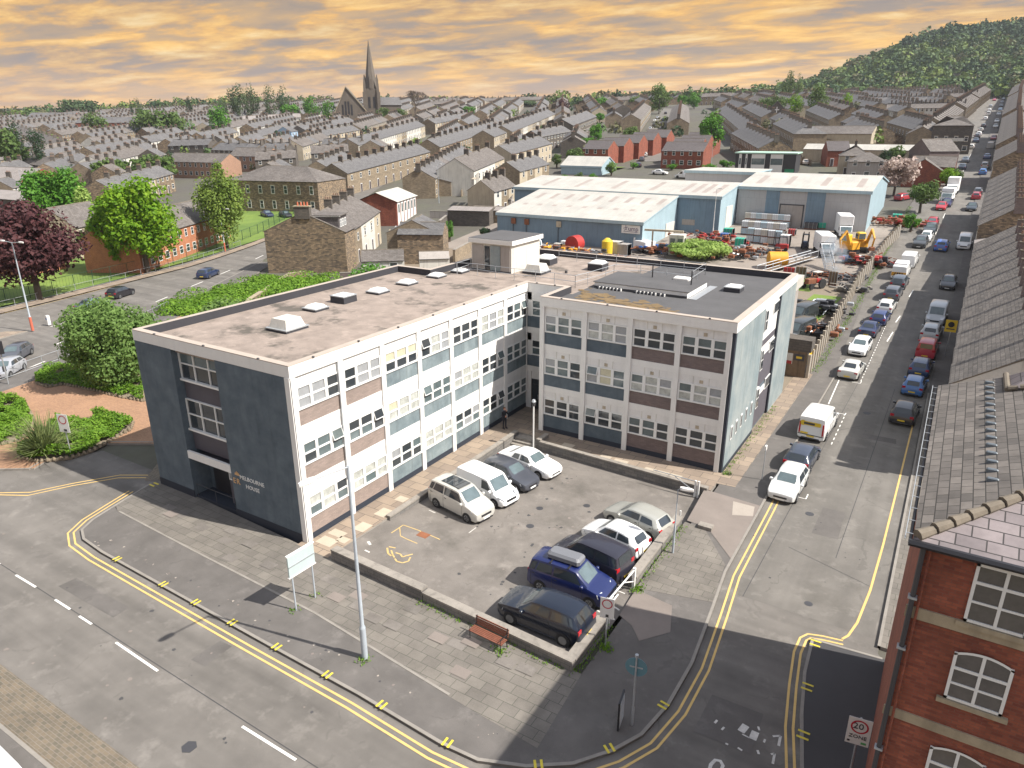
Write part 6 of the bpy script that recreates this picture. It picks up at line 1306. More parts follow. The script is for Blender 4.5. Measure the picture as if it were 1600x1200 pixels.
# red brick infill houses
for i in range(5):
    x, y, _ = T(917, 258)[0], T(917, 258)[1], 0
    house(f'{ORD[i]} staggered dark-roofed red brick house from the front of the left group', 'house', -77.5+i*1.2, 190+i*9.5, 3, 8.5, 9.4, 5.0, 2.4, redbrick, tile_dk, 'left group of red brick houses', name='brick_house', front='t' if i == 0 else '', rear='', chim=0, door=False)
for i in range(4):
    house(f'{ORD[i]} dark-roofed red brick house from the front of the right group', 'house', -51.5+i*-1.2, 190+i*10.5, 3, 12.5 if i == 0 else 9.5, 9.4, 4.8, 2.4, redbrick, tile_dk, 'right group of red brick houses', name='brick_house', front='t' if i == 0 else '', rear='', chim=0, door=False)
# rows flanking the second street
def along(label, px, py, ang, n, w, side, wall=stone_l, roof=slate_c, d=9, **k):
    x, y = T(px, py); a = radians(ang)
    for i in range(n):
        xx, yy = x+cos(a)*w*i, y+sin(a)*w*i
        lb_ = f'{ORD[i]} house from near end, {label}'
        if side > 0: house(lb_, 'house', xx, yy, ang, w, d, 5.4, 2.4, wall, roof, label, rear='', z=zt(xx, yy), **k)
        else: house(lb_, 'house', xx+cos(a)*w, yy+sin(a)*w, ang+180, w, d, 5.4, 2.4, wall, roof, label, rear='', z=zt(xx, yy), **k)
along('right-side terrace of the street between brick groups', 1041, 214, 109, 22, 5.2, -1, hip=(0, 0))
along('left-side terrace of the street between brick groups', 1000, 207, 109, 20, 5.2, 1)
# rows on the right hand slope
row('terrace with dark stepped chimneys just behind the black and white building', (1143, 208), (1186, 232), 9, 9, 5.3, 2.4, stone, slate_b)
row('terrace above the big dark round tree with a long chimney line', (1120, 172), (1158, 204), 10, 9, 5.3, 2.4, stone, slate_b)
row('terrace left of the chapel with the white cross', (1160, 168), (1190, 183), 6, 9, 5.4, 2.4, stone_l, slate_b)
row('stone terrace with hipped end below the chapel', (1208, 193), (1241, 209), 7, 10, 6.2, 2.4, stone_l, slate_b, hipends=(0, 1))
row('terrace right of the chapel with pinkish end roof', (1259, 172), (1296, 187), 8, 9, 5.3, 2.3, stone_l, slate_b)
row('upper terrace under the green park trees', (1232, 158), (1262, 166), 6, 9, 5.3, 2.3, stone_l, slate_b)
row('long roofed terrace below the cream gabled house', (1268, 160), (1312, 174), 9, 9, 5.3, 2.3, stone, slate_c)
row('terrace in the middle of the right slope, left block', (1330, 177), (1362, 188), 6, 9, 5.3, 2.3, stone_l, slate_b)
row('terrace in front of the cream warehouse with dark chimneys', (1318, 196), (1352, 207), 6, 9, 5.3, 2.3, stone, slate_b)
row('tall stone terrace beside the corner building with the sign board', (1386, 191), (1426, 202), 8, 10, 6, 2.6, stone_l, slate_b, hipends=(0, 1))
row('white and blue fronted terrace across the right slope', (1385, 170), (1508, 168), 18, 9, 5.0, 2.3, render_w, slate_c, fronts=[render_w, render_c, render_w, render_w, render_b, render_b, render_g, render_b, render_c, render_w], rear='')
row('higher terrace row with dark chimneys across the right slope', (1344, 158), (1452, 157), 14, 9, 5.0, 2.3, stone, slate_b, rear='')
row('uppermost grey terrace below the wood', (1455, 152), (1524, 151), 9, 9, 5, 2.3, render_g, slate_c, rear='')
row('brown low terrace behind the corner building', (1460, 190), (1502, 190), 6, 9, 4.4, 2, stone_d, slate_c, rear='', chim=0)
house('stone corner building with hipped roof, two white windows and a long sign board', 'building', *T(1450, 240), 2, 10.5, 15, 8.0, 2.6, stone_d, slate_c, name='corner_building', hip=(1, 1), chim=0, door=False)
cbx = bpy.data.objects['corner_building']; o = MB(); o.box(1.2, -.08, 3.6, 8.6, -.02, 4.5, render_w); o.box(1.4, -.1, 3.8, 2, -.08, 4.3, plain('sign_red2', (.4, .1, .1))); o.ob('sign_board', cbx)
for i, (px, py, c_) in enumerate([(1345, 150, redbrick), (1362, 146, redbrick), (1380, 150, render_c), (1392, 147, orangebrick), (1405, 144, redbrick), (1418, 146, render_w), (1436, 145, render_c), (1452, 146, render_c), (1470, 144, render_c), (1355, 139, redbrick), (1378, 140, redbrick), (1425, 139, redbrick), (1330, 146, tanbrick), (1322, 154, tanbrick)]):
    x, y = T(px, py); house(f'{ORD[i]} small detached house below the wooded hill, {["red brick", "cream", "brown"][0 if c_ is redbrick else 1 if c_ in (render_c, render_w) else 2]} walls, {["lower", "upper"][py < 143]} row', 'house', x, y, [-15, 20, 70, 5][i % 4], 9, 8, 5, 2.6, c_, slate_p if i % 3 else slate_c, 'suburban houses below the wooded hill', name='detached_house', hip=(1, 1) if i % 2 else (0, 0), rear='', chim=1)
x, y = T(1296, 148, 0); house('cream gabled house alone among the green trees', 'house', x, y, 20, 9, 8, 6, 2.5, render_c, slate_c, name='detached_house')
# buildings round the cream warehouse
house('cream warehouse with grey roof and orange flue above the black and white building', 'warehouse', *T(1250, 236), -3, 21, 12, 5.5, 2.3, render_c, slate_c, name='warehouse', chim=0, front='', rear='')
house('long low pale-roofed unit with roof lights behind the blossom tree', 'warehouse', *T(1253, 252), -3, 31, 7, 3.6, 1.4, render_c, roof_sheet, name='warehouse', chim=0, front='', rear='')
house('cream house with hipped grey roof beside the bend', 'house', *T(1308, 275), 10, 7, 8, 5, 2.2, render_c, slate_c, name='detached_house', hip=(1, 1), chm=redbrick)
house('grey rendered house with hipped roof and white painted shop front', 'house', *T(1322, 283), 10, 8.6, 8, 4.6, 2.0, render_g, slate_c, name='detached_house', hip=(1, 1), chim=0)
house('dark red brick house with steep dark roof by the orange fence', 'house', *T(1290, 260), 20, 6, 8, 4.2, 2.4, redbrick, tile_dk, name='brick_house', chim=0)
house('red brick bungalow with white windows behind the round green bush', 'house', *T(1420, 284), 0, 9, 7, 3.6, 2.2, redbrick, slate_c, name='brick_house', chim=0)
house('red brick gable house facing the side street by the stone wall', 'house', *T(1469, 293), 92, 11, round(hypot(T(1469, 293)[0]-T(1415, 296)[0], T(1469, 293)[1]-T(1415, 296)[1]), 1), 3.4, 2.6, redbrick, slate_c, name='brick_house', chim=0, front='', rear='')
house('dark brick hall behind the red brick gables', 'house', *T(1447, 268), 35, 8, 9, 5, 2.8, brownbrick, slate_c, name='brick_house', chim=0, front='')
# black and white modern building
o = thing('modern_building', 'black and white flat-roofed building with green edge and large white window bays', 'building', (*T(1147, 272), zt(*T(1147, 272))), radians(4)); b = MB(); b.box(0, 0, -2, 15.5, 10, 5.4, plain('charcoal_wall', (.035, .035, .04), .6)); b.ob('wall', o)
b = MB(); b.box(-.3, -.3, 5.4, 15.8, 10.3, 5.7, plain('pale_green_edge', (.40, .58, .48))); b.ob('roof', o)
for x, w_ in ((.9, .7), (2.6, .5), (4.2, 3.5), (9.1, 3.2)): b = MB(); b.box(x, -.08, .3, x+w_, -.01, 5.3, white); wn = b.ob('window', o); b = MB(); b.box(x+.1, -.1, 2.6, x+w_-.1, -.085, 4.2, glass_b); b.ob('pane', wn)
b = MB(); b.box(13, -.1, .2, 15.3, -.02, 1.6, plain('shop_green', (.02, .25, .12))); b.ob('shop_panel', o)
# chapel with cross
x, y = T(1192, 200); o = thing('chapel', 'dark stone chapel gable with a white cross', 'chapel', (x, y, zt(x, y)), radians(12)); b = MB(); b.box(0, 0, -3, 10, 18, 6, stone_d); b.add([(0, 0, 6), (10, 0, 6), (5, 0, 11)], [[0, 1, 2]], stone_d); b.ob('wall', o)
b = MB(); b.quad((-.4, -.3, 5.8), (-.4, 18, 5.8), (5, 18, 11.3), (5, -.3, 11.3), slate_b); b.quad((10.4, 18, 5.8), (10.4, -.3, 5.8), (5, -.3, 11.3), (5, 18, 11.3), slate_b); b.quad((-.4, -.3, 5.55), (5, -.3, 11.05), (5, -.3, 11.3), (-.4, -.3, 5.8), slate_b); b.quad((5, -.3, 11.05), (10.4, -.3, 5.55), (10.4, -.3, 5.8), (5, -.3, 11.3), slate_b); b.ob('roof', o)
b = MB(); b.box(4.8, -.12, 5.6, 5.2, -.02, 8.8, white); b.box(4.0, -.12, 7.4, 6.0, -.02, 7.8, white); b.ob('cross', o)

# ---------------------------------------------------------------- big church with spire
chm_ = mat('church_stone', (.12, .10, .08), .92, .2, .15, 2, .3)
D0 = 520.
def P3(px, py): return PD(px, py, D0)
cx0, cy0, zb = P3(583, 186); zb = zt(cx0, cy0)
o = thing('church', 'dark stone church with tall pinnacled spire rising above the terraces', 'church', (cx0, cy0, zb), radians(math.degrees(YAW)+9))
S_ = D0/1205.
def zz(py): return P3(583, py)[2]-zb
b = MB(); tw = 4.6; tz = zz(139)
b.box(-tw, -tw, -6, tw, tw, tz, chm_)
for sx_ in (-1, 1):
    for sy_ in (-1, 1): b.box(sx_*tw-1, sy_*tw-1, -6, sx_*tw+1, sy_*tw+1, tz-2, chm_); b.loft([[(sx_*tw*.92+a*.9, sy_*tw*.92+c*.9, tz-2) for a, c in ((-1, -1), (1, -1), (1, 1), (-1, 1))], [(sx_*tw*.92+a*.7, sy_*tw*.92+c*.7, tz+3) for a, c in ((-1, -1), (1, -1), (1, 1), (-1, 1))], [(sx_*tw*.92+a*.04, sy_*tw*.92+c*.04, tz+8.5) for a, c in ((-1, -1), (1, -1), (1, 1), (-1, 1))]], chm_)
b.ob('tower', o)
b = MB(); top = zz(62); b.loft([[(r0*cos(pi/8+k*pi/4), r0*sin(pi/8+k*pi/4), z_) for k in range(8)] for r0, z_ in ((tw*1.0, tz), (tw*.78, tz+6), (tw*.40, tz+(top-tz)*.6), (.08, top))], chm_)
for z_, rr in ((tz+5, tw*.86),): 
    for k in range(4): a = k*pi/2; b.box(rr*cos(a)-.9, rr*sin(a)-.9, tz, rr*cos(a)+.9, rr*sin(a)+.9, tz+5.5, chm_); b.loft([[(rr*cos(a)+u*.95, rr*sin(a)+v*.95, tz+5.5) for u, v in ((-1, -1), (1, -1), (1, 1), (-1, 1))], [(rr*cos(a)+u*.05, rr*sin(a)+v*.05, tz+9) for u, v in ((-1, -1), (1, -1), (1, 1), (-1, 1))]], chm_)
sp = b.ob('spire', o)
b = MB()
for s in (-1.6, 1.6):
    for z_ in (tz-12, ): b.box(s-.8, -tw-.05, z_, s+.8, -tw-.0, z_+7, black_m)
    b.box(tw, s-.8, tz-12, tw+.05, s+.8, tz-5, black_m)
b.ob('belfry_opening', o)
b = MB(); # nave gable to the left of the tower
gl, gr_, gap = -25, -4.6, zz(137)
ge = zz(172); gm = (gl+gr_)/2-.0
b.add([(gl, -6, -6), (gr_, -6, -6), (gr_, -6, ge), (gm-1.5, -6, gap), (gl, -6, ge-4), (gl, 30, -6), (gr_, 30, -6), (gr_, 30, ge), (gm-1.5, 30, gap), (gl, 30, ge-4)], [[0, 1, 2, 3, 4], [6, 5, 9, 8, 7], [0, 4, 9, 5], [1, 6, 7, 2]], chm_)
for x in (gl, gr_+.6): b.box(x-1, -7.2, -6, x+.6, -5.5, ge-1, chm_)
b.ob('nave_wall', o)
b = MB(); b.quad((gl-.8, -6.6, ge-4.4), (gl-.8, 30, ge-4.4), (gm-1.5, 30, gap+.6), (gm-1.5, -6.6, gap+.6), slate_b); b.quad((gr_+.8, 30, ge-.3), (gr_+.8, -6.6, ge-.3), (gm-1.5, -6.6, gap+.6), (gm-1.5, 30, gap+.6), slate_b)
for (xa, za), (xb_, zb_) in (((gl-.8, ge-4.4), (gm-1.5, gap+.6)), ((gm-1.5, gap+.6), (gr_+.8, ge-.3))): b.quad((xa, -6.6, za-.8), (xb_, -6.6, zb_-.8), (xb_, -6.6, zb_), (xa, -6.6, za), sandstone)
b.ob('nave_roof', o)
b = MB()
for i, h_ in enumerate((6.5, 8.5, 8.5, 6.5)): x = gm-4.2+i*1.9; b.box(x-.6, -6.08, 4.5, x+.6, -6.02, 4.5+h_, black_m)
b.ob('lancet_window', o)
b = MB(); b.box(4.6, 2, -6, 19, 14, zz(163), chm_); b.ob('transept', o)
b = MB(); zr_, ze_ = zz(151), zz(164); b.quad((4, 1.5, ze_), (20, 1.5, ze_), (18, 8, zr_), (4, 8, zr_), slate_b); b.quad((20, 14.5, ze_), (4, 14.5, ze_), (4, 8, zr_), (18, 8, zr_), slate_b); b.add([(20, 1.5, ze_), (20, 14.5, ze_), (18, 8, zr_)], [[0, 1, 2]], chm_); b.ob('transept_roof', o)

# ---------------------------------------------------------------- sheds
def shed(label, x0, x1, yf, yr, yb, ze, zr, wallm, gab, zb=-1, lights=(), name='industrial_shed', mono=False):
    o = thing(name, label, 'shed', (x0, yf, 0)); b = MB(); W_ = x1-x0; a, c = yr-yf, yb-yf
    zback = ze if not mono else zr
    b.box(.0, 0, zb, W_, c, ze-.35, wallm); b.add([(W_+.02, 0, zb), (W_+.02, c, zb), (W_+.02, c, zback-.1), (W_+.02, a, zr-.1), (W_+.02, 0, ze-.1)], [[0, 1, 2, 3, 4]], gab); b.add([(-.02, 0, zb), (-.02, c, zb), (-.02, c, zback-.1), (-.02, a, zr-.1), (-.02, 0, ze-.1)], [[4, 3, 2, 1, 0]], gab)
    if mono: b.add([(0, c, zb), (W_, c, zb), (W_, c, zr-.1), (0, c, zr-.1)], [[3, 2, 1, 0]], wallm)
    b.ob('wall', o)
    b = MB(); e = .25; b.quad((-e, -e, ze), (W_+e, -e, ze), (W_+e, a, zr), (-e, a, zr), roof_sheet); b.quad((-e, -e-.02, ze-.55), (W_+e, -e-.02, ze-.55), (W_+e, -e, ze), (-e, -e, ze), pale_sheet)
    if not mono: b.quad((W_+e, c+e, ze), (-e, c+e, ze), (-e, a, zr), (W_+e, a, zr), roof_sheet)
    b.quad((W_+e, -e, ze-.25), (W_+e, a, zr-.25), (W_+e, a, zr), (W_+e, -e, ze), pale_sheet)
    if not mono: b.quad((W_+e, a, zr-.25), (W_+e, c+e, ze-.25), (W_+e, c+e, ze), (W_+e, a, zr), pale_sheet)
    ro2 = b.ob('roof', o)
    for (u0, u1, t0, t1) in lights:
        b = MB(); f = lambda u, t: (u-x0, a*t, ze+(zr-ze)*t+.03); b.quad(f(u0, t0), f(u1, t0), f(u1, t1), f(u0, t1), rooflight); b.ob('roof_light', ro2)
    return o
def lights_px(pairs, y_of, pl): return []
li = [(-43.5+i*3.1+j*.0, -42.6+i*3.1, t, t+.22) for i in range(9) for j, t in enumerate((.18, .62))]
A_ = shed('pale blue mono-pitch shed with a white jump sign on its front', -45.6, -16.9, 90.5, 106.9, 106.9, 6.75, 9.75, blue_sheet, pale_sheet, lights=[(a, b_, t, t2) for a, b_, t, t2 in li if b_ < -17], mono=True)
b = MB(); b.box(25.0, -.12, 4.75, 28.3, -.03, 6.1, white); sg = b.ob('sign', A_)
pm_ = plain('sign_purple', (.06, .03, .12)); text('ump', 1.05, pm_, sg, (26.2, -.13, 5.2), (pi/2, 0, 0)); b = MB()
for p_, q_, r_w in [((25.75, 5.95), (25.85, 5.5), .06), ((25.85, 5.5), (25.55, 5.2), .06), ((25.85, 5.5), (26.05, 5.25), .05), ((25.35, 5.55), (26.15, 5.8), .05), ((25.4, 5.05), (28.0, 5.02), .04), ((25.75, 5.95), (25.8, 6.0), .09)]: b.bar((p_[0], -.14, p_[1]), (q_[0], -.14, q_[1]), r_w, pm_)
b.ob('jumping_figure', sg)
b = MB(); b.box(28.75, 11, -1, 28.8, 15.5, 5.3, render_w); b.ob('door', A_)
for x in (3.2, 6.0, 12.6): b = MB(); b.box(x, -.3, 4.9, x+.9, -.05, 5.9, rust if x < 12 else render_c); b.tube([(x+.3, -.12, 1.5), (x+.3, -.12, 5)], .06, dark_m, 5); b.ob('wall_heater', A_)
B_ = shed('long blue shed with pale ridge roof behind the jump sign shed', -52, -9, 107.1, 119.1, 131, 9.95, 11.55, blue_sheet, pale_sheet, lights=[(u, u+1.0, .18, .8) for u in (-47, -39.5, -31.5, -23.6, -17.5, -15.3, -11.3, -13.4)])
b = MB(); b.box(36.2, -.06, 3.4+1.2, 38.6, -.02, 5.6, render_g); b.ob('window', B_)
b = MB(); b.box(43.03, 4, 2.9, 43.08, 8, 7.8, render_w); b.ob('door', B_)
C_ = shed('large grey and blue shed with a tall roller door, right of the yard', -8.8, 13.9, 117.5, 131, 144.5, 11.05, 12.9, grey_sheet, pale_sheet, lights=[(u, u+1.1, .2, .75) for u in (-6.5, -1.3, 5, 11)])
for x, w_ in ((5.2, 2.4), (12.4, 3.1)): b = MB(); b.box(x, -.05, 2, x+w_, -.0, 10.5, blue_sheet); b.ob('blue_band', C_)
b = MB(); b.box(8.0, -.06, 2, 11.9, -.01, 8.0, render_g); b.box(7.8, -.08, 2, 8.0, -.01, 8.2, dark_m); b.box(11.9, -.08, 2, 12.1, -.01, 8.2, dark_m); b.box(7.8, -.08, 8.0, 12.1, -.01, 8.2, dark_m); b.ob('roller_door', C_)
shed('far end of the large shed roof behind the long blue shed', -24, -9.2, 131.4, 131.5, 144, 12.8, 12.85, grey_sheet, pale_sheet)
x, y = T(905, 274); shed('small white-striped gable roof behind the long blue shed', x-7, x+6, y+2, y+7, y+12, zt(x, y)+2.5, zt(x, y)+5, pale_sheet, pale_sheet, name='small_shed', zb=2)
o = thing('industrial_shed', 'white-roofed low building directly behind the office', 'shed', (-9.8, 39.4, 0)); b = MB(); b.box(0, .0, -.5, 26, 7, 8.3, render_g); b.ob('wall', o); b = MB(); b.prism([(-.3, -.2), (26.3, -.2), (26.3, 7.3), (-.3, 7.3)], 8.3, lambda x, y: 9.2+.0*x, roof_sheet); b.ob('roof', o)
o.location.z = -.35
# red and white hall
o = thing('hall', 'white-roofed hall with red brick piers and white panels', 'hall', (-78.2, 108.2, zt(-78, 108)), radians(35-180+160)); 
o.rotation_euler.z = atan2(105.8-108.6, -83.5+77.4)+pi
hl_ = 17.; wd = 9.
o.location = (-72.5, 93.5, zt(-72, 94)-.2); o.rotation_euler.z = radians(112)
b = MB(); b.box(0, 0, -1, 14, 8.5, 5.0, redbrick); b.add([(0, 0, 5), (0, 8.5, 5), (0, 4.25, 6.6)], [[0, 2, 1]], redbrick); b.add([(14, 0, 5), (14, 8.5, 5), (14, 4.25, 6.6)], [[0, 1, 2]], redbrick); b.ob('wall', o)
b = MB(); b.quad((-.3, -.4, 4.9), (14.3, -.4, 4.9), (14.3, 4.25, 6.75), (-.3, 4.25, 6.75), roof_sheet); b.quad((14.3, 8.9, 4.9), (-.3, 8.9, 4.9), (-.3, 4.25, 6.75), (14.3, 4.25, 6.75), roof_sheet); b.ob('roof', o)
for i in range(6): b = MB(); b.box(.5+i*2.25, -.08, 0, 2.2+i*2.25, -.02, 4.7, white); pn = b.ob('panel', o); b = MB(); b.box(.9+i*2.25, -.11, 2.6, 1.8+i*2.25, -.085, 4.3, glass_b); b.ob('window', pn)
# scaffolding on the rendered gable
x, y = T(745, 322); o = thing('scaffolding', 'pole scaffolding on the corner of the rendered gable house', 'scaffolding', (x, y, zt(x, y)), radians(118)); b = MB()
for i in range(4):
    for j in (0, 1.2): b.tube([(i*1.8, j, 0), (i*1.8, j, 7.2)], .05, conc, 4)
for z_ in (2, 4, 6):
    for j in (0, 1.2): b.tube([(0, j, z_), (5.4, j, z_)], .05, conc, 4)
b.ob('pole', o); b = MB(); 
for z_ in (2, 4, 6): b.box(0, 0, z_, 5.4, 1.2, z_+.06, render_c)
b.ob('deck', o)
# grey-blue retaining yard wall by the scaffold
wallp('yard_wall', 'pale blue-grey painted wall below the scaffolded gable', [T(672, 340), T(742, 340)], 4.4, 4.4, .3, render_g, conc, -2, cat='wall')

# ---------------------------------------------------------------- left edge: orange brick sheltered housing, warehouses
house('orange brick block with brown roof beside the lime green trees', 'house', -72.0, 43.0, 119, 34, 9, 5.4, 3.0, orangebrick, slate_c, name='apartment_block', chim=0, door=False, z=-.1) 
bpy.data.objects['apartment_block'].location = (-81.0, 41.5, -.1); bpy.data.objects['apartment_block'].rotation_euler.z = radians(119)
house('white-gabled house half hidden by the lime green tree', 'house', -103, 44, 118, 12, 9, 5.4, 3.2, render_c, slate_c, name='apartment_block', chim=0, door=False, z=-.1)
house('tan brick two-storey block with small white windows above the trees', 'house', *T(262, 277), 8, 25, 9, 5.2, 2.6, tanbrick, slate_c, name='apartment_block', chim=0, door=False)
house('second tan brick block stepping back to the right', 'house', *T(360, 268), 12, 16, 9, 5.2, 2.6, tanbrick, slate_c, name='apartment_block', chim=0)
x, y = T(-30, 305); house('grey-roofed warehouse with orange-red gable at the left edge', 'warehouse', x, y, 3, 24, 14, 5, 3.2, redbrick, corrug, name='warehouse', chim=0, front='', rear='')
x, y = T(-40, 340); house('depot with flat grey roof and a small red and white sign', 'warehouse', x, y, 2, 25, 15, 5.2, 1.0, stone_d, corrug, name='warehouse', chim=0, front='', rear='')
dp = bpy.data.objects['warehouse.003'] if 'warehouse.003' in bpy.data.objects else None
if dp: b = MB(); b.box(18.5, -.1, 3.1, 21.8, -.02, 4.6, render_w); b.box(19, -.12, 3.9, 21, -.1, 4.3, RED); b.ob('sign_board', dp)
house('orange brick wall of a low shop at the far left edge', 'shop', *T(-20, 425), 8, 9, 7, 3.6, 1.5, orangebrick, slate_c, name='shop', chim=0, front='', rear='')
# long dark-roofed red brick building in the middle distance, left
x, y = T(122, 214); house('long red brick building with blue-grey roof in the left middle distance', 'building', x, y, 34, 52, 14, 8.2, 3.4, redbrick, slate_b, name='school_building', hip=(0, 1), chim=0, door=False, rear='')
x, y = T(76, 216); house('lower red brick wing with blue-grey roof left of the long building', 'building', x, y, 34, 30, 13, 4.4, 3.6, redbrick, slate_b, name='school_building', hip=(1, 0), chim=0, door=False, rear='')
x, y = T(45, 196); house('red brick block with green-grey roof behind the dark shrubs', 'building', x, y, 34, 36, 14, 6.4, 3.2, redbrick, slate_b, name='school_building', chim=0, door=False, rear='')
rw = [('white house ends in front of the long red brick building', (152, 224), (205, 216), 4, render_w, [render_w]),
 ('slate terrace sweeping across below the long red brick building', (95, 268), (145, 250), 4, stone, [render_w, stone_l]),
 ('slate terrace above the copper beech with light gable', (10, 252), (92, 262), 6, stone_d, None),
 ('white cottages beyond the bright green tree', (160, 255), (234, 238), 5, render_w, [render_w, render_c, render_w]),
 ('grey slate terrace filling the space left of the tan blocks', (150, 240), (232, 224), 6, stone, None),
 ('slate row with white end behind the tan blocks', (236, 222), (282, 214), 4, stone_d, [render_w]),
 ('slate terrace rising behind the tan blocks', (262, 228), (325, 226), 5, stone_d, None),
 ('dark hipped stone house and neighbours above the tan blocks', (330, 234), (395, 236), 4, stone_d, None),
 ('cream ended terrace in the centre of the left roofs', (322, 216), (372, 206), 5, stone, [render_c, stone_l]),
 ('mixed slate terrace left of the white-ended row', (338, 204), (398, 192), 6, stone_l, [render_w, render_c, stone_l]),
 ('low slate terrace under the row of poplars', (330, 190), (392, 182), 7, stone_d, None),
 ('slate terrace right of the red brick building', (232, 208), (300, 200), 6, stone, None),
 ('tan semi-detached pair with twin gables', (234, 197), (292, 194), 3, tanbrick, None),
 ('terrace below the hipped dark gable and red chimneys', (380, 236), (446, 234), 5, stone_d, None),
 ('dark stone cottages with white verge left of the big corner house', (398, 250), (462, 246), 4, stone_d, None),
 ('slate houses with pale roof patch above the corner house', (486, 240), (545, 236), 4, stone_d, None),
 ('row of stone backs in front of the cream terrace', (500, 228), (560, 226), 5, stone_d, None)]
for lb, pa, pb, n, wl, fr in rw: row(lb, pa, pb, n, 9, 5.2, 2.5, wl, rsd.choice([slate_b, slate_c, slate_b]), fronts=fr, rear='')
# skyline rows on the left, by distance
def far_row(label, px0, px1, dist, n, wall, fronts=None, roof=slate_c, dd=0, d=9, hipends=(0, 0), eave=5.4):
    A = PD(px0, 180, dist)[:2]; B = PD(px1, 180, dist+dd)[:2]; row(label, A, B, n, d, eave, 2.5, wall, roof, fronts=fronts, world=True, rear='', hipends=hipends)
far_row('skyline terrace of stone houses at the far left', -10, 75, 640, 8, stone_l, [render_c, stone_l])
far_row('long steep terrace running down from the far left skyline', 12, 70, 560, 9, stone_l, [stone_l], dd=-150)
far_row('cream skyline houses left of the small fir', 78, 150, 690, 8, render_c, [render_c, render_w, stone_l])
far_row('skyline terrace between the small fir and the dark cypress', 150, 232, 760, 9, stone_l, [render_c])
far_row('skyline terrace under the dark cypress', 232, 345, 660, 13, stone_l, [render_c, stone_l, render_c])
far_row('skyline houses left of the poplars with a white end', 385, 420, 640, 4, stone_l, [render_w])
far_row('skyline pair beside the round tree left of the church', 448, 478, 640, 3, stone_l)
far_row('low cream houses left of the long red brick building', 100, 160, 560, 6, render_c, [render_c, stone])
far_row('far row between the bare tree and the round green tree', 665, 715, 620, 7, stone_d)
far_row('faint skyline houses right of the bare tree', 700, 770, 700, 10, render_c, [render_c, stone_l])
far_row('skyline terrace near the purple tree', 770, 850, 640, 9, stone_l, [render_c])
far_row('skyline terrace left of the street end', 935, 985, 560, 7, stone_l, [render_c])
far_row('skyline rows right of the tall round tree', 1085, 1140, 560, 8, stone_l, [stone_l], hipends=(1, 0))
far_row('skyline rows beside the hipped hall', 1140, 1185, 600, 6, stone_l)
far_row('grey sheet-roofed works below the poplars', 378, 470, 520, 3, render_g, None, roof=corrug, d=16)

# ---------------------------------------------------------------- foliage
nrg = np.random.default_rng(5)
def crown_mesh(name, mt, n, rx, rz, lobes, leaf, seed, core=None, flat=.0, taper=0., hang=0.):
    """leaf quads spread over many overlapping lobes inside an ellipsoid rx, rz centred at z=0"""
    g = np.random.default_rng(seed); C = []
    for _ in range(lobes):
        while True:
            p = g.uniform(-1, 1, 3)
            if np.linalg.norm(p) < 1 and np.linalg.norm(p) > .35: break
        r = g.uniform(.24, .42)
        k = 1-r*.75
        tp = 1-taper*(p[2]*.5+.5)
        C.append((p[0]*k*tp, p[1]*k*tp, p[2]*k, r*(tp*.6+.4)))
    C = np.array(C); idx = g.integers(0, lobes, n); d = g.normal(size=(n, 3)); d /= np.linalg.norm(d, axis=1)[:, None]
    rr = C[idx, 3]*g.uniform(.55, 1.12, n)
    P = C[idx, :3]+d*rr[:, None]; P[:, :2] *= rx; P[:, 2] *= rz
    if hang: P[:, 2] -= hang*g.random(n)*np.hypot(P[:, 0], P[:, 1])/rx
    nn = d+g.normal(size=(n, 3))*.55+np.array([0, 0, .35]); nn /= np.linalg.norm(nn, axis=1)[:, None]
    a = np.cross(nn, g.normal(size=(n, 3))); a /= np.linalg.norm(a, axis=1)[:, None]; b = np.cross(nn, a)
    s = leaf*g.uniform(.6, 1.3, n)[:, None]; a = a*s; b = b*s*.7
    V = np.stack([P-a, P-b*.9+a*.1, P+a, P+b], 1).reshape(-1, 3)
    F_ = np.arange(4*n).reshape(n, 4)
    return raw_mesh(name, V, F_, [mt])
def raw_mesh(name, V, F_, mats, mi=None):
    me = bpy.data.meshes.new(name); n = len(F_); k = F_.shape[1]
    me.vertices.add(len(V)); me.vertices.foreach_set('co', V.astype(np.float32).ravel()); me.loops.add(n*k); me.loops.foreach_set('vertex_index', F_.astype(np.int32).ravel())
    me.polygons.add(n); me.polygons.foreach_set('loop_start', (np.arange(n)*k).astype(np.int32)); me.polygons.foreach_set('loop_total', np.full(n, k, np.int32))
    for m_ in mats: me.materials.append(m_)
    if mi is not None: me.polygons.foreach_set('material_index', mi)
    me.update(); me.validate(); return me
TM = {}
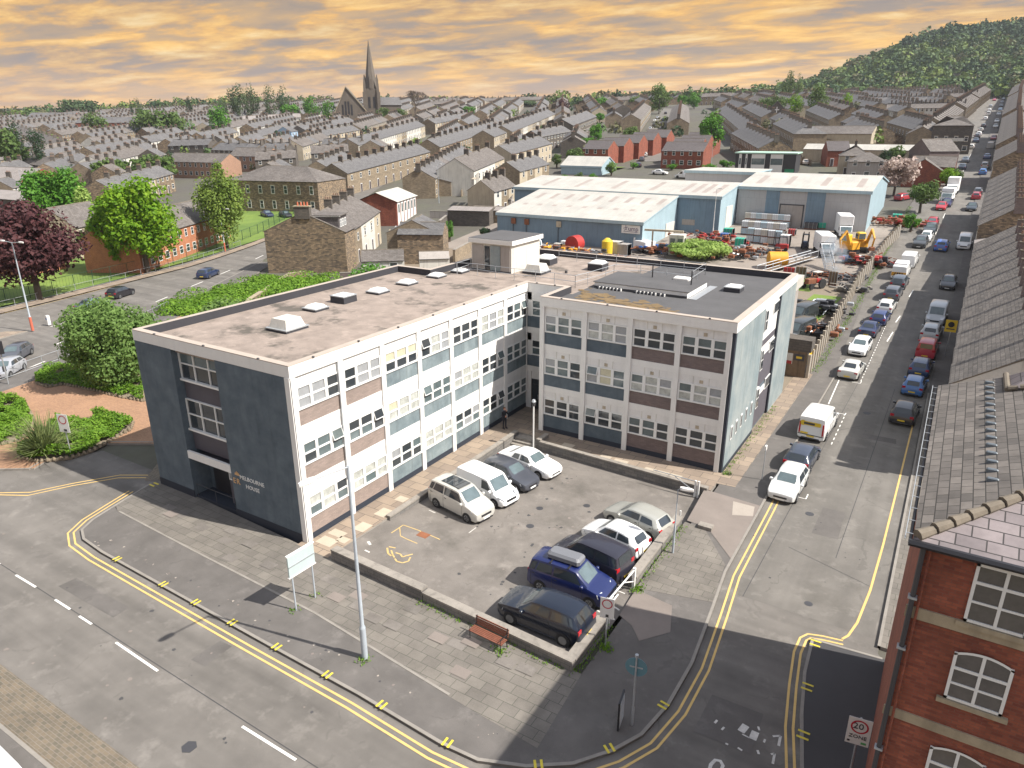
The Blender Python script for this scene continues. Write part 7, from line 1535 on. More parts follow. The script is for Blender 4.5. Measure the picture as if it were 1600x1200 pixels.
def tree(label, x, y, h, r, kind='green', name='tree', n=1800, leaf=None, lobes=26, trunk=.22, seed=None, group=None, z=None, taper=0., ch=None, hang=0, variants=True, cat='tree', lowf=.14):
    """h total height, r crown radius, lowf share of the height below the crown"""
    z = zt(x, y) if z is None else z
    o = thing(name, label, cat, (x, y, z), 0, group); rz = h*(1-lowf)/2; cz = h-rz
    leaf = leaf or r*.085
    if variants:
        k = (kind, n, round(h/r, 1), rsd.randint(0, 2), taper, round(leaf/r, 2))
        if k not in TM: TM[k] = crown_mesh('crown', LF[kind], n, 1, rz/r, lobes, leaf/r, 100+len(TM), taper=taper, hang=hang)
        c = put('crown', TM[k], o, (0, 0, cz)); c.scale = (r, r, r); c.rotation_euler.z = rsd.uniform(0, 6.28)
    else: c = put('crown', crown_mesh('crown', LF[kind], n, r, rz, lobes, leaf, seed or rsd.randint(0, 999), taper=taper, hang=hang), o, (0, 0, cz))
    b = MB(); g = random.Random(int(x*7+y)); tr = max(.12, r*.05) if trunk is None else trunk
    b.tube([(0, 0, -.5), (g.uniform(-.1, .1), g.uniform(-.1, .1), h*.25), (g.uniform(-.2, .2), g.uniform(-.2, .2), h*.55), (0, 0, h*.85)], [tr*1.3, tr, tr*.6, tr*.15], bark, 7)
    for i in range(6):
        a = i*1.05+g.random(); z1 = h*g.uniform(.22, .5); b.tube([(0, 0, z1), (cos(a)*r*.4, sin(a)*r*.4, z1+h*.12), (cos(a)*r*.75, sin(a)*r*.75, z1+h*.22)], [tr*.5, tr*.3, tr*.1], bark, 5)
    b.ob('trunk', o, 50); return o
def hgt_at(x, y, py_top, px):
    dist = hypot(x-CAM[0], y-CAM[1]); return PD(px, py_top, dist)[2]-zt(x, y)
def tpx(label, px, pyb, pyt, wpx, kind, **k):
    x, y = T(px, pyb); dist = hypot(x-CAM[0], y-CAM[1]); h = hgt_at(x, y, pyt, px); r = wpx/2*dist/1250.
    return tree(label, x, y, h, r, kind, **k)
def tds(label, px, dist, pyt, wpx, kind, sink=0, **k):
    x, y, _ = PD(px, 200, dist); h = PD(px, pyt, dist)[2]-zt(x, y)
    return tree(label, x, y, h, wpx/2*dist/1250., kind, **k)
NB = dict(variants=False, n=11000)
tpx('copper beech with dark purple leaves on the grass at the left edge', 62, 468, 306, 148, 'purple', lobes=42, leaf=.30, lowf=.16, trunk=.35, **NB)
tpx('bright green maple behind the copper beech', 103, 372, 252, 100, 'green', lobes=34, leaf=.34, lowf=.1, **NB)
tpx('lime green maple with two trunks in front of the orange brick block', 232, 426, 270, 118, 'lime', lobes=44, leaf=.32, lowf=.10, trunk=.35, **NB)
tpx('left half of the lime green maple group', 188, 424, 300, 74, 'lime', lobes=22, leaf=.32, lowf=.12, variants=False, n=4500)
tpx('tall weeping birch in front of the brick houses', 356, 388, 250, 88, 'birch', lobes=40, leaf=.24, lowf=.06, hang=2.5, trunk=.2, variants=False, n=9000)
tpx('upright yellow-green shrub between the two maples', 148, 385, 285, 50, 'pale', lobes=18, leaf=.26, lowf=.05, taper=.3, variants=False, n=3000)
tpx('white-flowering small tree beside the cream gable', 158, 420, 330, 60, 'pale', lobes=20, leaf=.26, lowf=.1, variants=False, n=3500)
tpx('rounded mid green tree above the maples', 180, 290, 248, 60, 'mid', n=2600); tpx('second rounded green tree left of the tan block', 245, 285, 240, 68, 'mid', n=2600)
tpx('large leafy shrub tree against the dark end wall of the office', 180, 604, 448, 138, 'grey', lobes=60, leaf=.15, lowf=.02, trunk=.2, variants=False, n=30000)
x, y = T(262, 505)
tree('rounded shrub behind the roof corner of the office', -31, 21, 6.2, 4.6, 'grey', lobes=30, leaf=.2, lowf=.02, variants=False, n=8000)
tree('leafy shrub beside the railings on the left pavement', -38.5, 15.5, 4.6, 3.2, 'grey', lobes=20, leaf=.2, lowf=.02, variants=False, n=4500)
def mass(label, pts, n, leaf, kind, hh, rr, name='hedge', cat='hedge', seed=3):
    g = np.random.default_rng(seed); x0, y0 = pts[0]; V = []; 
    seg = np.array([hypot(b[0]-a[0], b[1]-a[1]) for a, b in zip(pts[:-1], pts[1:])]); seg /= seg.sum()
    L_ = []
    for _ in range(46): i = g.choice(len(seg), p=seg); t = g.random(); L_.append((pts[i][0]+(pts[i+1][0]-pts[i][0])*t+g.normal()*rr*.35, pts[i][1]+(pts[i+1][1]-pts[i][1])*t+g.normal()*rr*.35, g.uniform(.5, 1)*rr*.6))
    L_ = np.array(L_); idx = g.integers(0, len(L_), n); d = g.normal(size=(n, 3)); d[:, 2] = abs(d[:, 2]); d /= np.linalg.norm(d, axis=1)[:, None]
    P = np.zeros((n, 3)); r_ = L_[idx, 2]; k = g.uniform(.8, 1.08, n); P[:, 0] = L_[idx, 0]+d[:, 0]*r_*k-x0; P[:, 1] = L_[idx, 1]+d[:, 1]*r_*k-y0; P[:, 2] = d[:, 2]*hh*k*(L_[idx, 2]/L_[:, 2].max())
    nn = d+g.normal(size=(n, 3))*.5+np.array([0, 0, .5]); nn /= np.linalg.norm(nn, axis=1)[:, None]; a = np.cross(nn, g.normal(size=(n, 3))); a /= np.linalg.norm(a, axis=1)[:, None]; b = np.cross(nn, a); s = leaf*g.uniform(.6, 1.3, n)[:, None]; a *= s; b *= s*.7
    V = np.stack([P-a, P-b, P+a, P+b], 1).reshape(-1, 3); o = put(name, raw_mesh(name, V, np.arange(4*n).reshape(n, 4), [LF[kind]]), None, (x0, y0, zt(x0, y0))); return tag(o, label, cat)
mass('overgrown bright green bank behind the long wing of the office', [T(295, 487), T(340, 470), T(400, 455)], 16000, .17, 'bed', 1.4, 4.6, 'hedge', seed=4)
mass('green scrub filling the corner between the office and the stone gable', [T(395, 457), T(445, 446), T(495, 446)], 16000, .17, 'bed', 1.5, 5.5, 'hedge', seed=5)
mass('dark ivy bush at the foot of the rubble stone gable', [(-41, 52), (-44, 53)], 2500, .22, 'green', 3.4, 3, 'bush', 'bush', 6)
def bed(label, poly, hh, n, seed, rocks=True):
    P_ = np.array(poly); g = np.random.default_rng(seed); x0, y0 = P_.mean(0); o = thing('planted_bed', label, 'planted bed', (x0, y0, 0))
    from mathutils.geometry import intersect_point_tri_2d
    pts = []
    mn, mx = P_.min(0), P_.max(0)
    def inside(x, y):
        c = False; j = len(poly)-1
        for i in range(len(poly)):
            if (poly[i][1] > y) != (poly[j][1] > y) and x < (poly[j][0]-poly[i][0])*(y-poly[i][1])/(poly[j][1]-poly[i][1])+poly[i][0]: c = not c
            j = i
        return c
    while len(pts) < n:
        x, y = g.uniform(mn[0], mx[0]), g.uniform(mn[1], mx[1])
        if inside(x, y) and sin(x*1.7+seed)*cos(y*1.9) > -.6: pts.append((x-x0, y-y0))
    pts = np.array(pts); z_ = hh*(.35+.5*np.abs(np.sin(pts[:, 0]*1.3+seed)*np.cos(pts[:, 1]*1.1)))*g.uniform(.4, 1.1, n)+.08
    P = np.c_[pts, z_]; nn = g.normal(size=(n, 3))*.6+np.array([0, 0, 1]); nn /= np.linalg.norm(nn, axis=1)[:, None]; a = np.cross(nn, g.normal(size=(n, 3))); a /= np.linalg.norm(a, axis=1)[:, None]; b_ = np.cross(nn, a); s = .10*g.uniform(.6, 1.3, n)[:, None]
    V = np.stack([P-a*s, P-b_*s*.7, P+a*s, P+b_*s*.7], 1).reshape(-1, 3); tag(put('ground_cover', raw_mesh('ground_cover', V, np.arange(4*n).reshape(n, 4), [LF['bed']]), o), kind='stuff')
    b = MB(); b.prism([(x-x0, y-y0) for x, y in poly], -.1, .06, dirt); b.ob('soil', o)
    b = MB(); gg = random.Random(seed)
    for a_, c_ in zip(poly, poly[1:]+poly[:1]):
        L_ = hypot(c_[0]-a_[0], c_[1]-a_[1]); m_ = max(1, int(L_/.38))
        for i in range(m_): t = (i+.5)/m_; x, y = a_[0]+(c_[0]-a_[0])*t-x0, a_[1]+(c_[1]-a_[1])*t-y0; s = gg.uniform(.12, .19); b.loft([[(x+s*k_*cos(u), y+s*k_*.8*sin(u), zc_) for u in [j*pi/3+gg.random()*.3 for j in range(6)]] for k_, zc_ in ((1, 0), (1.05, .1), (.6, .2+gg.random()*.06))], stone_l)
    tag(b.ob('stone_edging', o), kind='stuff')
b1 = [T(*p) for p in [(-40, 625), (0, 622), (40, 632), (52, 655), (50, 672), (30, 690), (0, 696), (-40, 720)]]
b2 = [T(*p) for p in [(90, 655), (125, 660), (165, 650), (208, 660), (205, 672), (180, 686), (145, 705), (110, 717), (60, 722), (28, 716), (35, 700), (70, 690)]]
b3 = [T(*p) for p in [(56, 590), (70, 578), (100, 572), (150, 560), (225, 560), (225, 628), (190, 622), (150, 612), (100, 602), (75, 606), (57, 600)]]
bed('planted bed of low green shrubs at the left edge of the paved square', b1, .9, 14000, 1); bed('planted bed with clipped green cover around the ringed sign', b2, 1.0, 14000, 2); bed('planted bed under the big leafy shrub tree', b3, .8, 16000, 3)
# flax plant
fx, fy = T(72, 712); o = thing('flax_plant', 'spiky flax plant with long striped leaves in the bed', 'plant', (fx, fy, 0)); b = MB(); g = random.Random(2)
for i in range(420):
    a = g.uniform(0, 6.283); l = g.uniform(2.0, 3.3); tl = g.uniform(.1, 1.1); w_ = .06; x0_, y0_ = g.uniform(-.4, .4), g.uniform(-.4, .4); P = []
    for t in (0, .35, .7, 1): rr = l*t*sin(tl)*(1+.25*t); P.append((x0_+cos(a)*rr, y0_+sin(a)*rr, max(.4, .3+l*t*cos(tl)-.5*tl*t*t*l*.5)))
    for k in range(3): wa, wb = w_*(1-k/3.2), w_*(1-(k+1)/3.2); s_, c_ = -sin(a), cos(a); b.quad((P[k][0]-s_*wa, P[k][1]-c_*wa, P[k][2]), (P[k][0]+s_*wa, P[k][1]+c_*wa, P[k][2]), (P[k+1][0]+s_*wb, P[k+1][1]+c_*wb, P[k+1][2]), (P[k+1][0]-s_*wb, P[k+1][1]-c_*wb, P[k+1][2]), LF['flax'])
b.ob('leaves', o, uv=False)
b = MB(); b.cyl((0, 0, -.1), (0, 0, 1), .5, .35, dirt, 10); b.ob('stem_base', o)
# grass tufts along the wall foot
def tufts(label, spots, n, kind='bed', s=.09, hh=.16, spread=.12):
    g = np.random.default_rng(9); k = len(spots); S = np.array(spots); idx = g.integers(0, k, n); P = np.c_[S[idx]+g.normal(size=(n, 2))*spread, g.random(n)*hh]; P[:, 2] += np.array([zt(*S[i]) for i in idx]); nn = g.normal(size=(n, 3)); nn /= np.linalg.norm(nn, axis=1)[:, None]; a = np.cross(nn, [0, 0, 1.]); a /= np.linalg.norm(a, axis=1)[:, None]+1e-6; b_ = np.cross(nn, a)
    V = np.stack([P-a*s*.4, P-b_*s, P+a*s*.4, P+b_*s], 1).reshape(-1, 3); tag(put('weeds', raw_mesh('weeds', V, np.arange(4*n).reshape(n, 4), [LF[kind]])), label, 'weeds', kind='stuff')
sp_ = [(17.35, 5.75)]*4+[(17.4, 5.5)]*3+[(17.28, 6.5+i*.5) for i in range(13)]+[(9.1, -5.3)]*3+[(8.8+i*.6, -.85-i*.03) for i in range(14)]+[(17.35, -1+i*.4) for i in range(9)]+[(17.8, .9)]*5+[(13.9, -1.8)]*3+[(17.6, 20.6)]*4+[(17.5, 21+i*.8) for i in range(18)]+[(3.9, -3.2), (3.9, -4.6)]
tufts('weeds growing along the wall feet and kerbs of the car park', sp_, 1800, s=.07, hh=.1, spread=.16)
tufts('weeds along the foot of the concrete street fence', [(18.75, 46+i*.9) for i in range(110)], 3200, s=.08, spread=.2, hh=.2)
# trees across town, (px, base py, top py, width px, kind)
mid = [(986, 232, 196, 32, 'mid', 'green tree beside the left red brick houses'), (930, 226, 192, 30, 'green', 'bright green tree left of the red brick houses'), (897, 262, 230, 34, 'mid', 'green tree behind the small striped gable'), (918, 240, 212, 34, 'green', 'leafy tree left of the red brick gable'), (955, 274, 252, 22, 'grey', 'small olive tree behind the long shed roof'), (1108, 244, 176, 46, 'green', 'big dark round tree right of the red brick houses'), (937, 192, 175, 18, 'green', 'small tree among the roofs near the purple tree'),
 (1396, 306, 238, 66, 'blossom', 'pale blossom tree behind the big shed'), (1437, 332, 278, 46, 'mid', 'round green tree by the street wall'), (1422, 362, 332, 26, 'green', 'small green tree in the yard corner'), (1378, 268, 232, 22, 'dark', 'dark fir beside the pale-roofed unit'), (1395, 262, 226, 30, 'mid', 'green tree behind the blossom tree'), (1478, 296, 258, 26, 'lime', 'yellow-green bushes in the side street garden'), (1490, 290, 262, 22, 'mid', 'mid green garden tree by the side street'),
 (702, 378, 342, 20, 'green', 'small round green tree in the lane by the red cottage'), (568, 388, 346, 9, 'bed', 'ivy column climbing the white house'), (404, 262, 248, 22, 'lime', 'small lime tree beside the second tan block'), (758, 372, 355, 22, 'dark', 'dark shrub at the corner of the blue shed'), (1195, 352, 336, 20, 'green', 'shrub against the large grey shed'), (837, 200, 186, 10, 'dark', 'small dark conifer among the pale terraces'), (805, 212, 194, 12, 'dark', 'dark conifer left of the pale terraces')]
for px, pb, pt, w_, kd, lb in mid: tpx(lb, px, pb, pt, w_, kd, n=2200)
b_ = tpx('spiky light green willow bush just behind the office roof', 1088, 402, 376, 118, 'pale', lobes=30, leaf=.22, lowf=.05, variants=False, n=8000)
far_t = [(300, 640, 142, 14, 'dark', 'dark cypress on the skyline'), (210, 640, 150, 10, 'dark', 'small fir on the far left skyline'), (221, 640, 147, 12, 'far', 'slender tree beside the small fir'), (352, 560, 146, 22, 'far', 'rounded tree left of the poplars'), (378, 560, 128, 34, 'far', 'broad poplar, left of the poplar row'), (398, 565, 128, 30, 'far', 'second poplar of the poplar row'), (425, 560, 129, 24, 'far', 'third poplar of the poplar row'), (446, 565, 130, 26, 'far', 'right-hand poplar of the poplar row'),
 (490, 530, 148, 30, 'green', 'round green tree left of the church'), (515, 520, 154, 26, 'green', 'green tree tight against the church gable'), (602, 500, 166, 30, 'mid', 'green tree at the foot of the spire'), (628, 500, 168, 24, 'mid', 'green tree under the church transept'), (733, 520, 163, 26, 'green', 'round green tree right of the bare tree'), (758, 620, 166, 20, 'far', 'grey-green tree on the skyline'), (798, 640, 158, 24, 'far', 'skyline tree left of the pale terraces'), (825, 640, 157, 34, 'far', 'low skyline tree line above the pale terraces'), (852, 600, 152, 14, 'far', 'thin skyline tree by the purple tree'),
 (878, 480, 152, 24, 'purple', 'dark purple tree among the terraces'), (905, 600, 154, 20, 'far', 'dark green skyline tree behind the purple tree'), (937, 560, 151, 34, 'green', 'bright round tree on the skyline'), (968, 580, 152, 26, 'purple', 'reddish-leaved tree on the skyline left of the second street'), (993, 560, 149, 30, 'mid', 'broad skyline tree left of the street end'), (1028, 480, 128, 42, 'mid', 'tall round tree closing the end of the second street'), (1082, 520, 142, 30, 'green', 'rounded trees right of the street end'), (1062, 540, 146, 22, 'green', 'smaller tree right of the street end'),
 (1110, 640, 146, 26, 'far', 'soft skyline tree above the right terraces'), (1132, 640, 134, 14, 'dark', 'pointed fir above the hipped hall'), (1150, 640, 144, 30, 'far', 'skyline trees beside the pointed fir'), (1180, 600, 142, 30, 'far', 'skyline tree left of the wooded slope'), (1222, 560, 108, 22, 'mid', 'tall tree standing on the edge of the wooded slope'), (1240, 560, 112, 14, 'mid', 'slimmer tree beside the tall slope-edge tree'),
 (1212, 400, 146, 34, 'mid', 'green park tree above the upper terrace'), (1238, 400, 140, 26, 'lime', 'lime green park tree above the upper terrace'), (1275, 400, 130, 38, 'mid', 'broad park tree left of the cream gabled house'), (1318, 400, 143, 22, 'lime', 'lime green tree right of the cream gabled house'), (1190, 430, 148, 30, 'mid', 'park tree at the left of the upper terrace'), (5, 330, 185, 60, 'mid', 'green trees at the left edge below the skyline terrace'), (22, 330, 176, 24, 'dark', 'dark conifer at the left edge'), (50, 320, 190, 30, 'dark', 'dark shrubs left of the red brick wing'),
 (262, 470, 168, 60, 'mid', 'belt of scrub behind the twin gables, left part'), (232, 480, 166, 50, 'mid', 'belt of scrub behind the twin gables, right of the long roof'), (300, 430, 184, 18, 'green', 'small tree by the tan pair'), (345, 440, 160, 40, 'green', 'round green tree below the skyline terrace'), (150, 520, 172, 36, 'mid', 'low trees behind the long red brick building'), (455, 560, 160, 40, 'green', 'low green trees under the right-hand poplars'), (128, 800, 152, 60, 'far', 'far rounded trees on the left horizon')]
for px, ds, pt, w_, kd, lb in far_t: tds(lb, px, ds, pt, w_, kd, n=1300, taper=.8 if kd == 'dark' and ds > 500 else 0., leaf=None, lowf=.05)
for i, (px, py, w__, t__) in enumerate([(884, 300, 26, 272), (905, 292, 22, 268), (925, 290, 20, 270), (870, 262, 20, 240), (760, 300, 14, 284), (845, 285, 16, 268), (1130, 262, 16, 248), (1150, 232, 12, 222)]): tpx(['tree just left of the small striped gable', 'tree between the striped gable and the red brick houses', 'tree at the foot of the red brick gable', 'tree among the gabled stone houses', 'small yard tree by the scaffolding', 'small tree below the stone cottages', 'bushy tree beside the dark round tree', 'little tree behind the dark round tree'][i], px, py, t__, w__, ['green', 'mid'][i % 2], n=1500)
# bare tree right of the church
x, y, _ = PD(649, 180, 480); h = PD(649, 140, 480)[2]-zt(x, y); o = thing('bare_tree', 'bare branched tree right of the church', 'tree', (x, y, zt(x, y))); b = MB(); g = random.Random(8)
b.tube([(0, 0, -1), (0, 0, h*.4)], [.45, .3], bark, 6); b.ob('trunk', o); b = MB()
def br_(p, d, l, r_, dep):
    q = tuple(p[i]+d[i]*l for i in range(3)); b.tube([p, q], [r_, r_*.6], bark, 4)
    if dep:
        for _ in range(4): v = Vector(d)+Vector((g.uniform(-.75, .75), g.uniform(-.75, .75), g.uniform(-.1, .5))); v.normalize(); br_(q, tuple(v), l*.72, r_*.6, dep-1)
for _ in range(4): v = Vector((g.uniform(-.6, .6), g.uniform(-.6, .6), 1)).normalized(); br_((0, 0, h*.38), tuple(v), h*.22, .22, 4)
b.ob('branches', o)
# wooded hill: one mass
def wood(name, label, spots, leafn, kinds, seed):
    g = np.random.default_rng(seed); Vs = []; mi = []; Fn = 0
    for (x, y, r, k) in spots:
        n = leafn; d = g.normal(size=(n, 3)); d[:, 2] = np.abs(d[:, 2])*1.0-.15; d /= np.linalg.norm(d, axis=1)[:, None]; lump = 1+.22*np.sin(d[:, 0]*5+x)*np.cos(d[:, 1]*5+y)
        P = d*np.array([r, r, r*1.25])*(lump*g.uniform(.8, 1.05, n))[:, None]+np.array([x, y, zt(x, y)+r*.9]); nn = d+g.normal(size=(n, 3))*.45; nn /= np.linalg.norm(nn, axis=1)[:, None]
        a = np.cross(nn, g.normal(size=(n, 3))); a /= np.linalg.norm(a, axis=1)[:, None]; b_ = np.cross(nn, a); s = r*.27*g.uniform(.6, 1.2, n)[:, None]; Vs.append(np.stack([P-a*s, P-b_*s*.8, P+a*s, P+b_*s*.8], 1).reshape(-1, 3)); mi += [k]*n
    V = np.concatenate(Vs); n = len(V)//4; return tag(put(name, raw_mesh(name, V, np.arange(4*n).reshape(n, 4), kinds, np.array(mi, np.int32))), label, 'wood', kind='stuff')
def wmat(nm, c, c2): 
    m_ = leafmat(nm, c, c2, .15); 
    for q in m_.node_tree.nodes:
        if q.type == 'TEX_NOISE': q.inputs['Scale'].default_value = .03
    return m_
WK = [wmat('wood_a', (.045, .085, .028), (.10, .16, .045)), wmat('wood_b', (.075, .125, .03), (.18, .24, .05)), wmat('wood_c', (.02, .05, .025), (.05, .09, .035)), wmat('wood_d', (.09, .10, .045), (.17, .165, .08))]
g = np.random.default_rng(3); sp = []
while len(sp) < 6200:
    x, y = g.uniform(-380, 260), g.uniform(575, 1120)
    m_ = zt(x, y)-zt(-900, y)-8
    if y < 640 and x > 25: 
        if y < 590: continue
    dens = min(1, max(0, (78*math.exp(-(max(0, -5-x)/135)**2)*sm(570, 900, y))/5)) if x < -40 else 1
    if g.random() > dens*.95+.03: continue
    top = y > 900
    k = g.choice(4, p=[.45, .22, .2, .13]) if not (top and x > -70) else g.choice(4, p=[.2, .02, .76, .02])
    sp.append((x, y, g.uniform(2.8, 5.6)*(1 if g.random() < .88 else 1.35), k))
wood('woodland', 'wooded hillside rising at the upper right', sp, 58, WK, 2)
sp = [(x, y, g.uniform(3.5, 6), g.choice(4)) for x, y in [(g.uniform(-330, -60), g.uniform(560, 760)) for _ in range(260)]]+[(g.uniform(-40, 20), g.uniform(552, 590), g.uniform(4, 6.5), g.choice(4)) for _ in range(30)]+[(g.uniform(42, 70), g.uniform(552, 600), g.uniform(4, 6.5), g.choice(4)) for _ in range(20)]
sp += [(*PD(px_, 180, g.uniform(790, 900))[:2], g.uniform(3.0, 5.5), g.choice(4)) for px_ in np.arange(-20, 1050, 3.2)]
sp += [(*q_[:2], g.uniform(1.6, 3.2), g.choice(4)) for q_ in [PD(g.uniform(0, 1480), 200, g.uniform(240, 700)) for _ in range(170)] if not (q_[0] > 8 or (q_[0] > -62 and q_[1] < 215))]
wood('tree_belt', 'far trees along the hill foot and horizon and scattered between terraces', sp, 60, WK, 4)

# ---------------------------------------------------------------- yard clutter
def yz(x, y): return zt(x, y)
def at(px, py, h=0): x, y = T(px, py, h); return x, y, zt(x, y)
o = thing('oil_tank', 'orange cylindrical tank lying beside the ramp railing in the yard', 'tank', at(1212, 420)); b = MB(); b.cyl((-1.2, 0, 1.3), (1, .5, 0), 1.15, 2.6, ORANGE, 24); b.ob('tank', o, 40); b = MB(); b.box(-1.1, -.9, 0, -.8, .7, .5, rust); b.box(.6, -.2, 0, .9, 1.4, .5, rust); b.ob('cradle', o)
o = thing('oil_tank', 'red round-ended tank in front of the jump sign shed', 'tank', at(897, 395)); b = MB(); b.cyl((0, -1.0, 1.55), (.15, 1, 0), 1.35, 1.9, RED, 24); b.ob('tank', o, 40); b = MB(); b.box(-.9, -.8, 0, .9, -.5, .5, rust); b.box(-.9, .5, 0, .9, .8, .5, rust); b.ob('cradle', o)
o = thing('silo', 'yellow-topped hopper beside the pale crates', 'hopper', at(948, 402)); b = MB(); b.cyl((0, 0, 0), (0, 0, 1), .9, 2.6, YEL, 14); b.ob('body', o, 40); b = MB(); b.cyl((0, 0, 2.6), (0, 0, 1), .9, .5, YEL, 14, .3); b.ob('lid', o)
def crate(label, p, s=(1.1, 1.1, 1.15), m_=None, name='bulk_tank', cat='container', grp=None, rz=0):
    o = thing(name, label, cat, p, rz, grp); b = MB(); a, c, e = s; b.bbox(-a/2, -c/2, .15, a/2, c/2, e, .06, m_ or white); b.ob('body', o); b = MB(); b.box(-a/2, -c/2, 0, a/2, c/2, .12, rust)
    for q in (-a/2, -a/6, a/6, a/2-.04): b.box(q, -c/2-.03, .12, q+.04, c/2+.03, e+.02, galv)
    b.ob('pallet', o)
ibc = plain('tank_white', (.60, .62, .64), .5, .12); ibc_b = plain('tank_blue', (.40, .50, .56), .5, .12); crm = plain('crate_cream', (.50, .47, .42), .6, .15)
cnt = 0
for r_i, (pa, pb, n, stack, lb) in enumerate([((1172, 378), (1215, 383), 5, 2, 'white caged liquid container in the front stacks of the yard'), ((1163, 366), (1222, 371), 7, 2, 'white caged liquid container in the middle stacks of the yard'), ((1168, 352), (1228, 356), 8, 2, 'white caged liquid container in the back stacks by the grey shed')]):
    A, B = T(*pa), T(*pb)
    for i in range(n):
        x, y = A[0]+(B[0]-A[0])*i/(n-1), A[1]+(B[1]-A[1])*i/(n-1)
        for s in range(stack): crate(f"{'first second third fourth fifth sixth seventh eighth'.split()[i]} from left, {('bottom', 'top')[s]} tier, {lb.replace('white caged liquid ', 'caged ')}", (x, y, yz(x, y)+s*1.2), m_=[ibc, ibc_b, ibc, crm][(i+s+r_i) % 4], grp=lb+'s', rz=.05*((i*7+s) % 3))
for i, (px, py, s, m_, lb) in enumerate([(1226, 386, (1.5, 1.5, 2.0), white, 'tall white wrapped pallet at the end of the container stacks'), (1138, 372, (1.6, 1.6, 1.7), GREENP, 'big green plastic bin beside the blue-topped container'), (1132, 378, (1.4, 1.4, 1.5), BLUEP, 'blue-based container against the blue shed wall'), (1156, 388, (1.5, 1.5, 1.7), GREENP, 'green plastic bin in front of the container stacks'), (1283, 357, (1.8, 1.6, 1.1), GREENP, 'green skip bin left of the removals lorry'), (1267, 358, (2.2, 1.6, 1.2), dark_m, 'dark bin below the roller door'), (962, 398, (1.9, 1.7, 2.2), crm, 'grey-white crate stack under a sheet'), (975, 400, (1.8, 1.7, 2.0), render_g, 'pale crate beside the yellow-topped hopper'), (970, 408, (1.3, 1, .9), rust, 'orange rusty bin in front of the crates'), (872, 390, (1.2, 1, 1.1), crm, 'pale bag pile left of the red tank'), (884, 388, (1.5, 1, 1.3), white, 'white sack stack left of the red tank'), (925, 402, (1.2, 1., .9), crm, 'cream boxes right of the red tank'), (1064, 398, (1.0, 1.0, 2.2), white, 'white upright cabinet behind the willow bush'), (1098, 396, (2.0, 1.2, 1.0), BLUEP, 'blue and white scrap pile behind the willow bush'), (1237, 368, (1.2, 1.2, 1.1), RED, 'red metal frame box by the roller door'), (1401, 345, (1.6, 1.4, 1.2), GREENP, 'green box at the rusty scrap heap'), (1335, 410, (1.6, 1.2, 1.0), white, 'white crate on the retaining wall by the diggers'), (1322, 410, (1.2, 1.0, 1.0), BLUEP, 'dark blue drum crate beside the white crate'), (1250, 436, (1.4, .3, 1.7), wood_f, 'plywood board leaning behind the office corner'), (1300, 446, (1.1, .2, 1.9), wood_f, 'brown door leaning in the yard near the tractor'), (1232, 432, (1.6, .3, 1.3), RED, 'red panel below the ramp railing')]):
    crate(lb, at(px, py), s, m_, 'crate', 'container')
def heap(label, px, py, n, r, mats_, seed, name='scrap_heap', hh=1.2):
    g = random.Random(seed); o = thing(name, label, 'scrap heap', at(px, py)); 
    for j, m_ in enumerate(mats_):
        b = MB()
        for _ in range(n//len(mats_)):
            x, y, z_ = g.gauss(0, r*.5), g.gauss(0, r*.35), g.uniform(0, hh); a = g.uniform(0, 3.14); l = g.uniform(.4, 1.6); 
            if g.random() < .5: b.tube([(x-cos(a)*l/2, y-sin(a)*l/2, z_), (x+cos(a)*l/2, y+sin(a)*l/2, z_+g.uniform(-.4, .5))], g.uniform(.04, .12), m_, 5)
            else: s = g.uniform(.15, .5); b.bbox(x-s, y-s*.7, z_, x+s, y+s*.7, z_+s, s*.15, m_)
        tag(b.ob('scrap', o), kind='stuff')
heap('rusty scrap and pipes heaped behind the office roof edge, left', 866, 396, 120, 4.5, [rust, dark_m, galv, ORANGE], 1); heap('machinery parts between the red tank and the crates', 925, 405, 120, 4, [dark_m, ORANGE, galv, rust], 2); heap('dark scrap under the crane cabin', 1035, 396, 110, 4.5, [dark_m, rust, BLUEP], 3); heap('red and brown steel stillages right of the crane cabin', 1108, 378, 150, 6, [rust, RED, dark_m], 4)
heap('rusty frames along the container stacks', 1165, 400, 160, 5.5, [rust, dark_m, rust, galv], 5); heap('brown scrap by the street fence beyond the diggers', 1400, 352, 130, 4.5, [rust, rust, RED], 6); heap('burnt debris around the smoking fire', 1300, 434, 90, 3.2, [dark_m, rust], 7, hh=.4); heap('dark bins and engine parts along the street fence, near end', 1262, 520, 130, 2.6, [black_m, dark_m, rust, galv], 8); heap('old bicycles and barrows along the street fence, far end', 1285, 490, 110, 2.6, [black_m, dark_m, galv], 9); heap('reddish machinery against the fence above the fire', 1362, 415, 120, 3.2, [rust, RED, dark_m], 10); heap('mixed junk on the green strip beyond the bins', 1330, 455, 60, 2.2, [dark_m, conc], 12, hh=.6)
